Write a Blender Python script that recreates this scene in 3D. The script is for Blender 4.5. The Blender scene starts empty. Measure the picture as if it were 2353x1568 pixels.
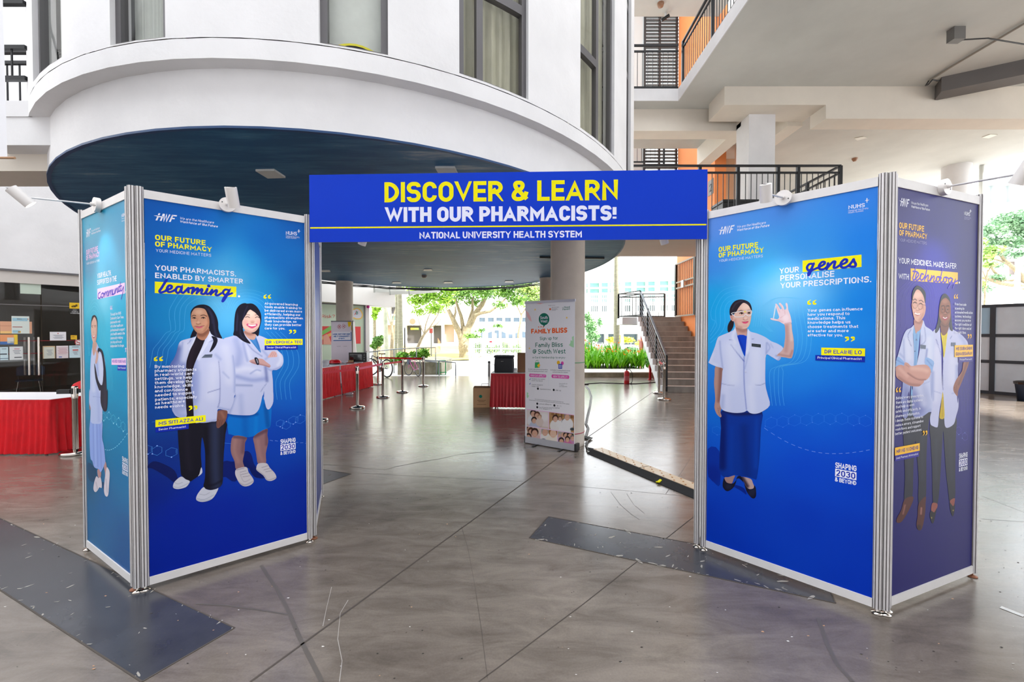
import bpy, bmesh, math, random
import numpy as np
from mathutils import Vector, Matrix
from mathutils.geometry import delaunay_2d_cdt, tessellate_polygon
random.seed(7); np.random.seed(7)
S = bpy.context.scene
C = S.collection
PI = math.pi

# ------------------------------------------------------------------ camera, world, sun, exposure
FOC, CX, CY, EYE = 990.0, 1176.5, 784.0, 1.6
PIT = math.atan(17/990)
cam_d = bpy.data.cameras.new('camera'); cam = bpy.data.objects.new('camera', cam_d); C.objects.link(cam)
cam_d.sensor_width = 36; cam_d.lens = FOC/2353*36; cam_d.clip_start = .05; cam_d.clip_end = 500
cam.location = (0, 0, EYE); cam.rotation_euler = (PI/2-PIT, 0, 0)
S.camera = cam
W = bpy.data.worlds.new('world'); S.world = W; W.use_nodes = True
wn = W.node_tree.nodes; wl = W.node_tree.links
bgn = wn['Background']
tc = wn.new('ShaderNodeTexCoord'); sx = wn.new('ShaderNodeSeparateXYZ'); wl.new(tc.outputs['Generated'], sx.inputs[0])
nz = wn.new('ShaderNodeTexNoise'); nz.inputs['Scale'].default_value = 2.5; nz.inputs['Detail'].default_value = 5
wl.new(tc.outputs['Generated'], nz.inputs['Vector'])
cr = wn.new('ShaderNodeValToRGB'); cr.color_ramp.elements[0].position = .3; cr.color_ramp.elements[0].color = (.80, .90, 1, 1)
cr.color_ramp.elements[1].position = .65; cr.color_ramp.elements[1].color = (1, 1, 1, 1)
wl.new(nz.outputs['Fac'], cr.inputs['Fac']); wl.new(cr.outputs[0], bgn.inputs['Color'])
bgn.inputs['Strength'].default_value = 2.9
sun_d = bpy.data.lights.new('sun', 'SUN'); sun = bpy.data.objects.new('sun', sun_d); C.objects.link(sun)
sun_d.energy = 11.0; sun_d.angle = math.radians(3); sun_d.color = (1, .97, .92)
sun.rotation_euler = Vector((-.75, .42, -.85)).to_track_quat('-Z', 'Y').to_euler()
S.view_settings.view_transform = 'Standard'; S.view_settings.look = 'None'; S.view_settings.gamma = 1
S.view_settings.use_curve_mapping = False
S.view_settings.exposure = .6
try:
    S.cycles.max_bounces = 10; S.cycles.diffuse_bounces = 5; S.cycles.caustics_reflective = False; S.cycles.caustics_refractive = False
    S.cycles.sample_clamp_indirect = 6
except Exception: pass

# ------------------------------------------------------------------ the photograph's perspective, as plain geometry
def ray(x, y):
    a = (x-CX)/FOC; b = -(y-CY)/FOC
    return Vector((a, math.cos(PIT)+b*math.sin(PIT), -math.sin(PIT)+b*math.cos(PIT)))
def ATZ(x, y, z=0.0):
    r = ray(x, y); t = (z-EYE)/r.z
    return Vector((r.x*t, r.y*t, z))
def ATY(x, y, Y):
    r = ray(x, y); t = Y/r.y
    return Vector((r.x*t, Y, EYE+r.z*t))

# ------------------------------------------------------------------ materials
def lin(c):
    c = c/255.0
    return c/12.92 if c <= .04045 else ((c+.055)/1.055)**2.4
def rgb(*c): return (lin(c[0]), lin(c[1]), lin(c[2]), 1.0)
MATS = {}
def mat(name, col, rough=.6, metal=0.0, noise=0.0, nscale=6.0, bump=0.0, bscale=40.0, spec=.5, stretch=None, alpha=None, trans=0.0, emit=0.0, coat=0.0, col2=None):
    if name in MATS: return MATS[name]
    m = bpy.data.materials.new(name); m.use_nodes = True; n = m.node_tree.nodes; l = m.node_tree.links
    b = n['Principled BSDF']; c = rgb(*col)
    b.inputs['Base Color'].default_value = c; b.inputs['Roughness'].default_value = rough; b.inputs['Metallic'].default_value = metal
    b.inputs['Specular IOR Level'].default_value = spec
    if trans: b.inputs['Transmission Weight'].default_value = trans
    if coat: b.inputs['Coat Weight'].default_value = coat; b.inputs['Coat Roughness'].default_value = .12
    if alpha is not None: b.inputs['Alpha'].default_value = alpha
    if emit: b.inputs['Emission Color'].default_value = c; b.inputs['Emission Strength'].default_value = emit
    t = n.new('ShaderNodeTexCoord'); src = t.outputs['Object']
    if stretch:
        mp = n.new('ShaderNodeMapping'); mp.inputs['Scale'].default_value = stretch; l.new(src, mp.inputs[0]); src = mp.outputs[0]
    if noise or col2:
        z = n.new('ShaderNodeTexNoise'); z.inputs['Scale'].default_value = nscale; z.inputs['Detail'].default_value = 6; z.inputs['Roughness'].default_value = .6
        l.new(src, z.inputs['Vector'])
        r = n.new('ShaderNodeValToRGB'); r.color_ramp.elements[0].position = .32; r.color_ramp.elements[1].position = .68
        if col2: r.color_ramp.elements[0].color = rgb(*col2); r.color_ramp.elements[1].color = c
        else:
            r.color_ramp.elements[0].color = tuple(v*(1-noise) for v in c[:3])+(1,); r.color_ramp.elements[1].color = tuple(min(1, v*(1+noise*.6)) for v in c[:3])+(1,)
        l.new(z.outputs['Fac'], r.inputs['Fac']); l.new(r.outputs[0], b.inputs['Base Color'])
    if bump:
        z2 = n.new('ShaderNodeTexNoise'); z2.inputs['Scale'].default_value = bscale; z2.inputs['Detail'].default_value = 4; l.new(src, z2.inputs['Vector'])
        bp = n.new('ShaderNodeBump'); bp.inputs['Strength'].default_value = bump; bp.inputs['Distance'].default_value = .01
        l.new(z2.outputs['Fac'], bp.inputs['Height']); l.new(bp.outputs[0], b.inputs['Normal'])
    MATS[name] = m; return m

WHITE = mat('painted_plaster', (222, 221, 222), .75, noise=.07, nscale=1.3, bump=.15, bscale=25)
CREAM = mat('cream_plaster', (222, 214, 202), .8, noise=.06, nscale=1.1, bump=.1, bscale=25)
SOFFIT = mat('slab_soffit_paint', (200, 201, 197), .85, noise=.08, nscale=.8, bump=.1, bscale=30)
ORANGE = mat('orange_paint', (242, 146, 82), .6, noise=.06, nscale=1.0, bump=.1, bscale=20)
DARKFR = mat('grey_window_frame', (98, 96, 98), .45, metal=.3)
BLACKM = mat('black_steel', (26, 27, 30), .4, metal=.2, spec=.4)
ALU = mat('silver_aluminium', (206, 203, 203), .34, metal=.15, noise=.05, nscale=12)
ALUD = mat('dark_groove', (116, 110, 110), .6)
RAILW = mat('pale_panel_rail', (214, 211, 210), .5, noise=.04, nscale=14)
CHROME = mat('brushed_steel', (186, 178, 170), .14, metal=1.0)
CLOTH = mat('red_satin_cloth', (222, 18, 32), .5, noise=.12, nscale=5, spec=.3)
TABLEW = mat('white_table_top', (228, 226, 230), .5)
BLACKP = mat('black_plastic', (24, 24, 26), .42)
GREYP = mat('grey_plastic', (120, 122, 126), .5)
LAMPW = mat('white_lamp_enamel', (222, 217, 214), .35)
LEDGLOW = mat('lit_lamp_lens', (255, 250, 240), .4, emit=3.0)
STRAP = mat('red_belt_webbing', (222, 46, 66), .6)
BARKM = mat('tree_bark', (152, 138, 112), .9, noise=.35, nscale=9, bump=.5, bscale=18)
PALMB = mat('palm_bark', (148, 146, 124), .9, noise=.25, nscale=5, bump=.4, stretch=(1, 1, 5))
LEAFA = mat('fresh_leaf_green', (122, 178, 46), .5, col2=(66, 122, 38), nscale=3)  # the leaf's own two greens, mottled at random
LEAFB = mat('deep_leaf_green', (88, 138, 70), .5, col2=(44, 92, 48), nscale=3)
LEAFC = mat('bright_lily_leaf', (140, 206, 34), .4, col2=(82, 160, 22), nscale=5)
FLOWER = mat('orange_flower', (246, 158, 42), .6)

# ------------------------------------------------------------------ mesh builder and tagging
class G:
    def __init__(s): s.v = []; s.f = []; s.m = []; s.mats = []; s.sm = []
    def mi(s, m):
        if m not in s.mats: s.mats.append(m)
        return s.mats.index(m)
    def add(s, vs, fs, m, sm=False):
        k = len(s.v); s.v += [tuple(v) for v in vs]; i = s.mi(m)
        for f in fs: s.f.append(tuple(k+j for j in f)); s.m.append(i); s.sm.append(sm)
        return s
    def box(s, x0, x1, y0, y1, z0, z1, m, M=None):
        vs = [Vector(p) for p in ((x0,y0,z0),(x1,y0,z0),(x1,y1,z0),(x0,y1,z0),(x0,y0,z1),(x1,y0,z1),(x1,y1,z1),(x0,y1,z1))]
        if M: vs = [M @ v for v in vs]
        return s.add(vs, [(0,3,2,1),(4,5,6,7),(0,1,5,4),(1,2,6,5),(2,3,7,6),(3,0,4,7)], m)
    def bar(s, a, b, w, h, m, up=(0,0,1)):
        a = Vector(a); b = Vector(b); d = (b-a); L = d.length
        if L < 1e-6: return s
        d /= L; u = Vector(up)
        if abs(d.dot(u)) > .99: u = Vector((0,1,0))
        x = d.cross(u).normalized(); z = x.cross(d).normalized()
        vs = []
        for p in (a, b):
            for (i, j) in ((-1,-1),(1,-1),(1,1),(-1,1)): vs.append(p+x*(i*w/2)+z*(j*h/2))
        return s.add(vs, [(0,1,2,3),(7,6,5,4),(0,4,5,1),(1,5,6,2),(2,6,7,3),(3,7,4,0)], m)
    def cyl(s, a, b, r, m, n=16, r2=None, cap=True, sm=True):
        a = Vector(a); b = Vector(b); d = (b-a).normalized(); u = Vector((0,0,1)) if abs(d.z) < .95 else Vector((1,0,0))
        x = d.cross(u).normalized(); y = d.cross(x); r2 = r if r2 is None else r2
        vs = [a+(x*math.cos(t)+y*math.sin(t))*r for t in [2*PI*i/n for i in range(n)]]+[b+(x*math.cos(t)+y*math.sin(t))*r2 for t in [2*PI*i/n for i in range(n)]]
        s.add(vs, [(i, i+n, (i+1)%n+n, (i+1)%n) for i in range(n)], m, sm)
        if cap: s.add(vs, [tuple(range(n)), tuple(range(2*n-1, n-1, -1))], m)
        return s
    def tube(s, pts, r, m, n=8, rs=None):
        pts = [Vector(p) for p in pts]; k = len(pts); vs = []
        prev = None
        for i, p in enumerate(pts):
            d = (pts[min(i+1,k-1)]-pts[max(i-1,0)]).normalized()
            if prev is None:
                u = Vector((0,0,1)) if abs(d.z) < .9 else Vector((1,0,0)); x = d.cross(u).normalized()
            else: x = (prev-d*prev.dot(d)).normalized()
            prev = x; y = d.cross(x); rr = rs[i] if rs else r
            vs += [p+(x*math.cos(2*PI*j/n)+y*math.sin(2*PI*j/n))*rr for j in range(n)]
        fs = [(i*n+j, i*n+(j+1)%n, (i+1)*n+(j+1)%n, (i+1)*n+j) for i in range(k-1) for j in range(n)]
        s.add(vs, fs, m, True); s.add(vs, [tuple(range(n-1,-1,-1)), tuple((k-1)*n+j for j in range(n))], m)
        return s
    def lathe(s, prof, m, o=(0,0,0), n=24):
        o = Vector(o); vs = []
        for (r, z) in prof: vs += [o+Vector((r*math.cos(2*PI*j/n), r*math.sin(2*PI*j/n), z)) for j in range(n)]
        k = len(prof)
        return s.add(vs, [(i*n+j, i*n+(j+1)%n, (i+1)*n+(j+1)%n, (i+1)*n+j) for i in range(k-1) for j in range(n)], m, True)
    def prism(s, poly, z0, z1, m, M=None):
        n = len(poly); vs = [Vector((x,y,z0)) for x,y in poly]+[Vector((x,y,z1)) for x,y in poly]
        if M: vs = [M @ v for v in vs]
        s.add(vs, [tuple(range(n-1,-1,-1)), tuple(range(n,2*n))]+[(i,(i+1)%n,(i+1)%n+n,i+n) for i in range(n)], m); return s
    def hexa(s, pts8, m):
        return s.add(pts8, [(0,3,2,1),(4,5,6,7),(0,1,5,4),(1,2,6,5),(2,3,7,6),(3,0,4,7)], m)
    def out(s, name, parent=None, smooth=None, **k):
        me = bpy.data.meshes.new(name); me.from_pydata(s.v, [], s.f)
        for m in s.mats: me.materials.append(m)
        me.polygons.foreach_set('material_index', s.m)
        me.polygons.foreach_set('use_smooth', s.sm if smooth is None else [smooth]*len(s.f))
        me.update()
        o = bpy.data.objects.new(name, me); C.objects.link(o)
        if parent: o.parent = parent; o.matrix_parent_inverse = parent_inv(parent)
        for a, b in k.items(): o[a] = b
        return o
def parent_inv(p):
    M = p.matrix_basis.copy(); q = p
    while q.parent: M = q.parent.matrix_basis @ q.matrix_parent_inverse @ M if False else q.parent.matrix_basis @ M; q = q.parent
    return M.inverted()
def thing(name, label, cat, loc=(0,0,0), rz=0, group=None):
    o = bpy.data.objects.new(name, None); C.objects.link(o); o.location = loc; o.rotation_euler = (0,0,rz); o.empty_display_size = .1
    o['label'] = label; o['category'] = cat
    if group: o['group'] = group
    return o
def part(g, name, parent, **k):           # geometry given in the parent's own axes
    o = g.out(name, None, **k); o.parent = parent; return o
def solo(g, name, label, cat, group=None, **k):
    o = g.out(name, None, label=label, category=cat, **k)
    if group: o['group'] = group
    return o
def struct(g, name, parent=None, label=None):
    o = g.out(name, None); 
    if parent: o.parent = parent
    else: o['kind'] = 'structure'
    if label: o['label'] = label
    return o
def dup(root, loc, rz=0, label=None, group=None, scale=None):
    r = root.copy(); C.objects.link(r); r.location = loc; r.rotation_euler = (0,0,rz)
    if scale: r.scale = scale
    if label: r['label'] = label
    if group: r['group'] = group
    for ch in [c for c in root.children]:
        c = ch.copy(); C.objects.link(c); c.parent = r
        for g2 in ch.children:
            d = g2.copy(); C.objects.link(d); d.parent = c
    return r
def arc(c, r, a0, a1, n): return [(c[0]+r*math.cos(a0+(a1-a0)*i/n), c[1]+r*math.sin(a0+(a1-a0)*i/n)) for i in range(n+1)]
# ================================================================== floor
def concrete():
    m = bpy.data.materials.new('polished_concrete'); m.use_nodes = True; n = m.node_tree.nodes; l = m.node_tree.links; b = n['Principled BSDF']
    t = n.new('ShaderNodeTexCoord')
    def noise(sc, det, rough=.6, src=None, dist=0):
        z = n.new('ShaderNodeTexNoise'); z.inputs['Scale'].default_value = sc; z.inputs['Detail'].default_value = det; z.inputs['Roughness'].default_value = rough
        z.inputs['Distortion'].default_value = dist; l.new(src or t.outputs['Object'], z.inputs['Vector']); return z
    def ramp(src, a, b_, ca, cb):
        r = n.new('ShaderNodeValToRGB'); r.color_ramp.elements[0].position = a; r.color_ramp.elements[1].position = b_
        r.color_ramp.elements[0].color = ca; r.color_ramp.elements[1].color = cb; l.new(src, r.inputs['Fac']); return r
    big = noise(.55, 5, .55); r1 = ramp(big.outputs['Fac'], .35, .65, rgb(110,100,92), rgb(141,131,121))
    mp = n.new('ShaderNodeMapping'); mp.inputs['Scale'].default_value = (1, 3.2, 1); mp.inputs['Rotation'].default_value = (0,0,.5); l.new(t.outputs['Object'], mp.inputs[0])
    st = noise(2.2, 8, .7, mp.outputs[0], .6); r2 = ramp(st.outputs['Fac'], .3, .62, (.58,.57,.56,1), (1,1,1,1))
    mx = n.new('ShaderNodeMix'); mx.data_type = 'RGBA'; mx.blend_type = 'MULTIPLY'; mx.inputs[0].default_value = 1; l.new(r1.outputs[0], mx.inputs[6]); l.new(r2.outputs[0], mx.inputs[7])
    fine = noise(90, 3, .7); r3 = ramp(fine.outputs['Fac'], .3, .7, (.86,.86,.86,1), (1,1,1,1))
    mx2 = n.new('ShaderNodeMix'); mx2.data_type = 'RGBA'; mx2.blend_type = 'MULTIPLY'; mx2.inputs[0].default_value = 1; l.new(mx.outputs[2], mx2.inputs[6]); l.new(r3.outputs[0], mx2.inputs[7])
    sp = n.new('ShaderNodeTexVoronoi'); sp.inputs['Scale'].default_value = 9; l.new(t.outputs['Object'], sp.inputs['Vector'])
    r4 = ramp(sp.outputs['Distance'], .035, .05, (.25,.23,.21,1), (1,1,1,1))
    mx3 = n.new('ShaderNodeMix'); mx3.data_type = 'RGBA'; mx3.blend_type = 'MULTIPLY'; mx3.inputs[0].default_value = .55; l.new(mx2.outputs[2], mx3.inputs[6]); l.new(r4.outputs[0], mx3.inputs[7])
    l.new(mx3.outputs[2], b.inputs['Base Color'])
    rr = n.new('ShaderNodeMapRange'); rr.inputs['To Min'].default_value = .12; rr.inputs['To Max'].default_value = .30; l.new(st.outputs['Fac'], rr.inputs[0]); l.new(rr.outputs[0], b.inputs['Roughness'])
    bp = n.new('ShaderNodeBump'); bp.inputs['Strength'].default_value = .05; bp.inputs['Distance'].default_value = .01; l.new(st.outputs['Fac'], bp.inputs['Height']); l.new(bp.outputs[0], b.inputs['Normal'])
    b.inputs['Specular IOR Level'].default_value = .8
    return m
CONC = concrete()
JOINT = mat('dark_joint_line', (70, 62, 56), .8)  # dark colour of the floor joints and cracks
PATCH = mat('dark_floor_coating', (50, 51, 57), .24, noise=.3, nscale=3, col2=(64, 66, 72), spec=.6)
CHIP = mat('chipped_floor_paint', (150, 145, 136), .6)
SCRATCH = mat('pale_scratch', (158, 152, 146), .5)
FY = 16.2
g = G(); g.add([(-22,-7,0),(24,-7,0),(24,FY,0),(-22,FY,0),(-22,-7,-.3),(24,-7,-.3),(24,FY,-.3),(-22,FY,-.3)], [(0,1,2,3),(4,7,6,5),(0,4,5,1),(1,5,6,2),(2,6,7,3),(3,7,4,0)], CONC)
floor = struct(g, 'floor')
def strip(pts, w, name, m=JOINT, z=.0012, jag=0):
    P = [ATZ(x, y) for x, y in pts]; g = G(); vs = []
    for i, p in enumerate(P):
        d = (P[min(i+1,len(P)-1)]-P[max(i-1,0)]); d.z = 0; d.normalize(); q = Vector((-d.y, d.x, 0))
        ww = w*(1+random.uniform(-jag, jag)); vs += [p+q*ww/2+Vector((0,0,z)), p-q*ww/2+Vector((0,0,z))]
    g.add(vs, [(2*i, 2*i+1, 2*i+3, 2*i+2) for i in range(len(P)-1)], m)
    return struct(g, name, floor)
strip([(575,1568),(1296,1043),(1505,898)], .012, 'expansion_joint')
strip([(1100,1568),(1339,1390),(1603,1181)], .006, 'saw_cut')
strip([(743,1083),(960,1095),(1203,1107),(1603,1143)], .004, 'saw_cut')
strip([(0,1192),(205,1288)], .006, 'saw_cut')
strip([(740,1068),(790,1071),(850,1078),(888,1080),(905,1074),(960,1063),(1010,1055),(1050,1046),(1090,1041),(1140,1037)], .006, 'floor_crack', jag=.6)
strip([(1060,1210),(1075,1260),(1090,1340),(1105,1440),(1120,1560)], .003, 'floor_crack', jag=.5)
strip([(600,1300),(640,1360),(665,1410),(690,1470),(740,1568)], .02, 'scuff_mark', mat('tyre_scuff', (92, 86, 80), .35))
strip([(450,1388),(520,1392),(600,1403),(660,1413)], .012, 'scuff_mark', mat('tyre_scuff', (92, 86, 80), .35))
strip([(1880,1420),(1900,1480),(1925,1530),(1960,1568)], .02, 'scuff_mark', mat('tyre_scuff', (92, 86, 80), .35))
for pts in ([(762,1350),(750,1400),(742,1440)],[(800,1380),(782,1410),(776,1470),(786,1520),(780,1568)],[(1600,1030),(1570,1080),(1530,1135)],[(1404,1132),(1425,1160),(1450,1182),(1470,1195)],[(1440,1135),(1456,1160),(1480,1180)],[(2255,1085),(2353,1118)],[(2255,1140),(2353,1178)],[(2255,1193),(2353,1200)]):
    strip(pts, .003, 'scratch', SCRATCH if pts[0][0] < 1000 else mat('grey_scratch', (96, 92, 92), .5), z=.0016, jag=.5)
def patch(P, chips):
    g = G(); z0, z1 = 0, .0015
    g.add([p+Vector((0,0,z1)) for p in P], [tuple(range(len(P)))], PATCH); o = struct(g, 'dark_floor_strip', floor)
    A, B, D = P[0], P[1], P[-1]; g = G()
    for k in range(chips):
        u, v = random.random(), random.random()**.6
        if random.random() < .5: v = random.choice((random.uniform(0,.05), random.uniform(.95,1)))
        c = A+(B-A)*u+(D-A)*v; r = random.uniform(.003, .015)*(1 if random.random() < .85 else 2); a0 = random.uniform(0, PI); n = 7
        pts = []
        for i in range(n):
            a = 2*PI*i/n; rr = r*random.uniform(.5, 1.2); x = rr*math.cos(a)*1.8; y = rr*math.sin(a)*.45
            pts.append(c+Vector((x*math.cos(a0)-y*math.sin(a0), x*math.sin(a0)+y*math.cos(a0), .0024)))
        g.add(pts, [tuple(range(n))], CHIP)
    f = struct(g, 'chipped_spots', floor); f['kind'] = 'stuff'
    e = G(); n = len(P)
    for i in range(n):
        e.bar(P[i]+Vector((0,0,.001)), P[(i+1) % n]+Vector((0,0,.001)), .008, .003, JOINT)
    struct(e, 'strip_edge_joint', floor)
a, b_, c_ = ATZ(0,1192), ATZ(539,1444), ATZ(326,1568); d_ = ATZ(0,1377)
dirA = (b_-a).normalized(); a2 = a-dirA*3; d2 = c_-dirA*(b_-a2).length
patch([a2, b_, c_, d2], 150)
tl, bl, br = ATZ(1260,1188), ATZ(1216,1237), ATZ(1920,1387)
patch([tl, tl+(br-bl), br, bl], 80)
patch([ATZ(807,1090), ATZ(743,1113), ATZ(650,1130), ATZ(700,1072)], 10)
# little litter on the floor
g = G()
def crumbs(n, x0, x1, y0, y1, cols):
    for k in range(n):
        p = ATZ(random.uniform(x0,x1), random.uniform(y0,y1)); r = random.uniform(.002,.007); a = random.uniform(0,PI)
        vs = [p+Vector((r*1.6*math.cos(a+t)*random.uniform(.6,1), r*math.sin(a+t)*random.uniform(.5,1), .001+random.uniform(0,.002))) for t in (0,1.6,3.1,4.7)]
        g.add(vs, [(0,1,2,3)], random.choice(cols))
LITD = mat('dark_grit', (48,42,38), .9); LITT = mat('tan_grit', (178,136,104), .9); LITW = mat('pale_grit', (200,196,190), .8)
crumbs(170, 0, 2350, 1180, 1560, [LITD, LITD, LITT, LITW]); crumbs(120, 745, 1600, 960, 1180, [LITD]); crumbs(25, 2255, 2350, 930, 1400, [LITD])
o = g.out('floor_grit'); o['label'] = 'dark and tan grit and crumbs scattered over the concrete floor'; o['category'] = 'grit'; o['kind'] = 'stuff'

# ================================================================== outside ground
ROAD = mat('pale_concrete_road', (196, 194, 190), .85, noise=.12, nscale=.6)
GRASS = mat('dry_grass', (150, 158, 74), .9, col2=(176, 150, 92), nscale=1.5, bump=.4, bscale=30)  # GRASS: own dry green and tan, mixed at random
g = G(); g.box(-90,90,FY,120,-.32,-.02, ROAD); g.box(24,90,-10,FY,-.32,-.02,ROAD); struct(g, 'ground')

# ================================================================== drum
DC = (-2.27, 9.35); DA, DB = 4.46, 5.92
def EL(off, th): return Vector((DC[0]+(DA+off)*math.cos(th), DC[1]+(DB+off)*math.sin(th), 0))
def hit(px, off, y=400):
    r = ray(px, y); m = r.x/r.y; a, b = DA+off, DB+off
    # (m t - cx)^2/a^2 + (t - cy)^2/b^2 = 1
    A = m*m/a**2+1/b**2; B = -2*(m*DC[0]/a**2+DC[1]/b**2); Cc = DC[0]**2/a**2+DC[1]**2/b**2-1
    D = B*B-4*A*Cc; t = (-B-math.sqrt(max(D,0)))/(2*A)
    return math.atan2((t-DC[1])/b, (m*t-DC[0])/a)
def ring(g, off0, z0, off1, z1, m, th0=0, th1=2*PI, n=96, flip=False):
    vs = []
    for i in range(n+1):
        t = th0+(th1-th0)*i/n
        p = EL(off0, t); q = EL(off1, t); vs += [(p.x,p.y,z0),(q.x,q.y,z1)]
    fs = [(2*i, 2*i+2, 2*i+3, 2*i+1) for i in range(n)]
    if flip: fs = [f[::-1] for f in fs]
    return g.add(vs, fs, m, True)
ZS, ZL, ZT, ZTOP = 3.23, 3.69, 3.84, 13.0
def bluesoffit():
    m = bpy.data.materials.new('dark_blue_soffit_paint'); m.use_nodes = True; n = m.node_tree.nodes; l = m.node_tree.links; b = n['Principled BSDF']
    t = n.new('ShaderNodeTexCoord'); mp = n.new('ShaderNodeMapping'); mp.inputs['Scale'].default_value = (.9, 6, 1); l.new(t.outputs['Object'], mp.inputs[0])
    z = n.new('ShaderNodeTexNoise'); z.inputs['Scale'].default_value = 1.3; z.inputs['Detail'].default_value = 9; z.inputs['Roughness'].default_value = .72; l.new(mp.outputs[0], z.inputs['Vector'])
    z2 = n.new('ShaderNodeTexNoise'); z2.inputs['Scale'].default_value = .45; z2.inputs['Detail'].default_value = 3; l.new(t.outputs['Object'], z2.inputs['Vector'])
    mu = n.new('ShaderNodeMath'); mu.operation = 'MULTIPLY'; l.new(z.outputs['Fac'], mu.inputs[0]); l.new(z2.outputs['Fac'], mu.inputs[1])
    r = n.new('ShaderNodeValToRGB'); e = r.color_ramp.elements; e[0].position = .20; e[0].color = rgb(34,82,120); e[1].position = .43; e[1].color = rgb(176,186,188)
    k = e.new(.30); k.color = rgb(60,110,144)
    l.new(mu.outputs[0], r.inputs['Fac']); l.new(r.outputs[0], b.inputs['Base Color']); b.inputs['Roughness'].default_value = .55; b.inputs['Specular IOR Level'].default_value = .3
    return m
BLUE = bluesoffit(); BLUEE = mat('blue_edge_paint', (20, 62, 108), .5)
g = G(); n = 96
vs = [(EL(0,2*PI*i/n).x, EL(0,2*PI*i/n).y, ZS) for i in range(n)]; g.add(vs, [tuple(range(n-1,-1,-1))], BLUE)
drum_s = struct(g, 'ceiling_drum')
g = G(); ring(g, 0, ZS-.0, 0, ZL, WHITE); struct(g, 'trim_1')
g = G(); ring(g, .004, ZS-.006, .004, ZS+.012, BLUEE); ring(g, -.03, ZS-.006, .004, ZS-.006, BLUEE); struct(g, 'soffit_edge', drum_s)
g = G(); ring(g, 0, ZL, .13, ZL, WHITE); ring(g, .13, ZL, .13, ZT, WHITE); GRV = mat('stained_groove', (150,132,118), .8); ring(g, .13, ZT, .118, ZT, GRV); ring(g, .118, ZT, .118, ZT+.008, GRV); struct(g, 'trim_2')
# windows: (left px, right px, mullions as fractions, transom heights, sill, window top)
WIN = [(80,147,[],[],3.9),(258,384,[],[],3.86),(735,893,[],[],3.862),(1056,1214,[.29],[4.72],3.87),(1333,1411,[.5],[4.8],3.88),(1439,1449,[],[5.4,6.4],3.88)]
WTOP = 7.2; OW = .128
sp = []
for (x0,x1,mu,tr,zs) in WIN: sp.append((hit(x0, OW), hit(x1, OW), mu, tr, zs))
sp.sort()
g = G(); prev = -PI+.02
segs = []
lo = sp[0][0]
for s_ in sp:
    pass
def wallseg(g, t0, t1, z0, z1):
    k = max(2, int(abs(t1-t0)/.05)); ring(g, OW, z0, OW, z1, WHITE, t0, t1, k)
ths = sorted([(s_[0], s_[1]) for s_ in sp])
cur = ths[-1][1]
wallseg(g, cur, ths[0][0]+2*PI, ZT+.008, ZTOP)
for i, s_ in enumerate(sp):
    wallseg(g, s_[0], s_[1], ZT+.008, s_[4]); wallseg(g, s_[0], s_[1], WTOP, ZTOP)
    for t in (s_[0], s_[1]):
        a = EL(OW, t); b = EL(OW-.16, t); g.add([(a.x,a.y,s_[4]),(b.x,b.y,s_[4]),(b.x,b.y,WTOP),(a.x,a.y,WTOP)], [(0,1,2,3)], WHITE)
    ring(g, OW, s_[4], OW-.16, s_[4], WHITE, s_[0], s_[1], 8)
    if i+1 < len(sp): wallseg(g, s_[1], sp[i+1][0], ZT+.008, ZTOP)
struct(g, 'wall_drum')
g = G(); vs = [(EL(.1,2*PI*i/64).x, EL(.1,2*PI*i/64).y, ZTOP) for i in range(64)]; g.add(vs, [tuple(range(64))], WHITE); struct(g, 'ceiling_roof')
CURT = mat('pale_window_film', (214, 219, 211), .7, noise=.16, nscale=1.6)
CURT2 = mat('beige_curtain', (196, 194, 172), .8, noise=.22, nscale=2.2, stretch=(3,3,.5))
GLASS = mat('window_glass', (16, 20, 22), .03, alpha=.16, spec=1.0)
YEL = mat('yellow_edge', (236, 226, 40), .5)
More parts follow.
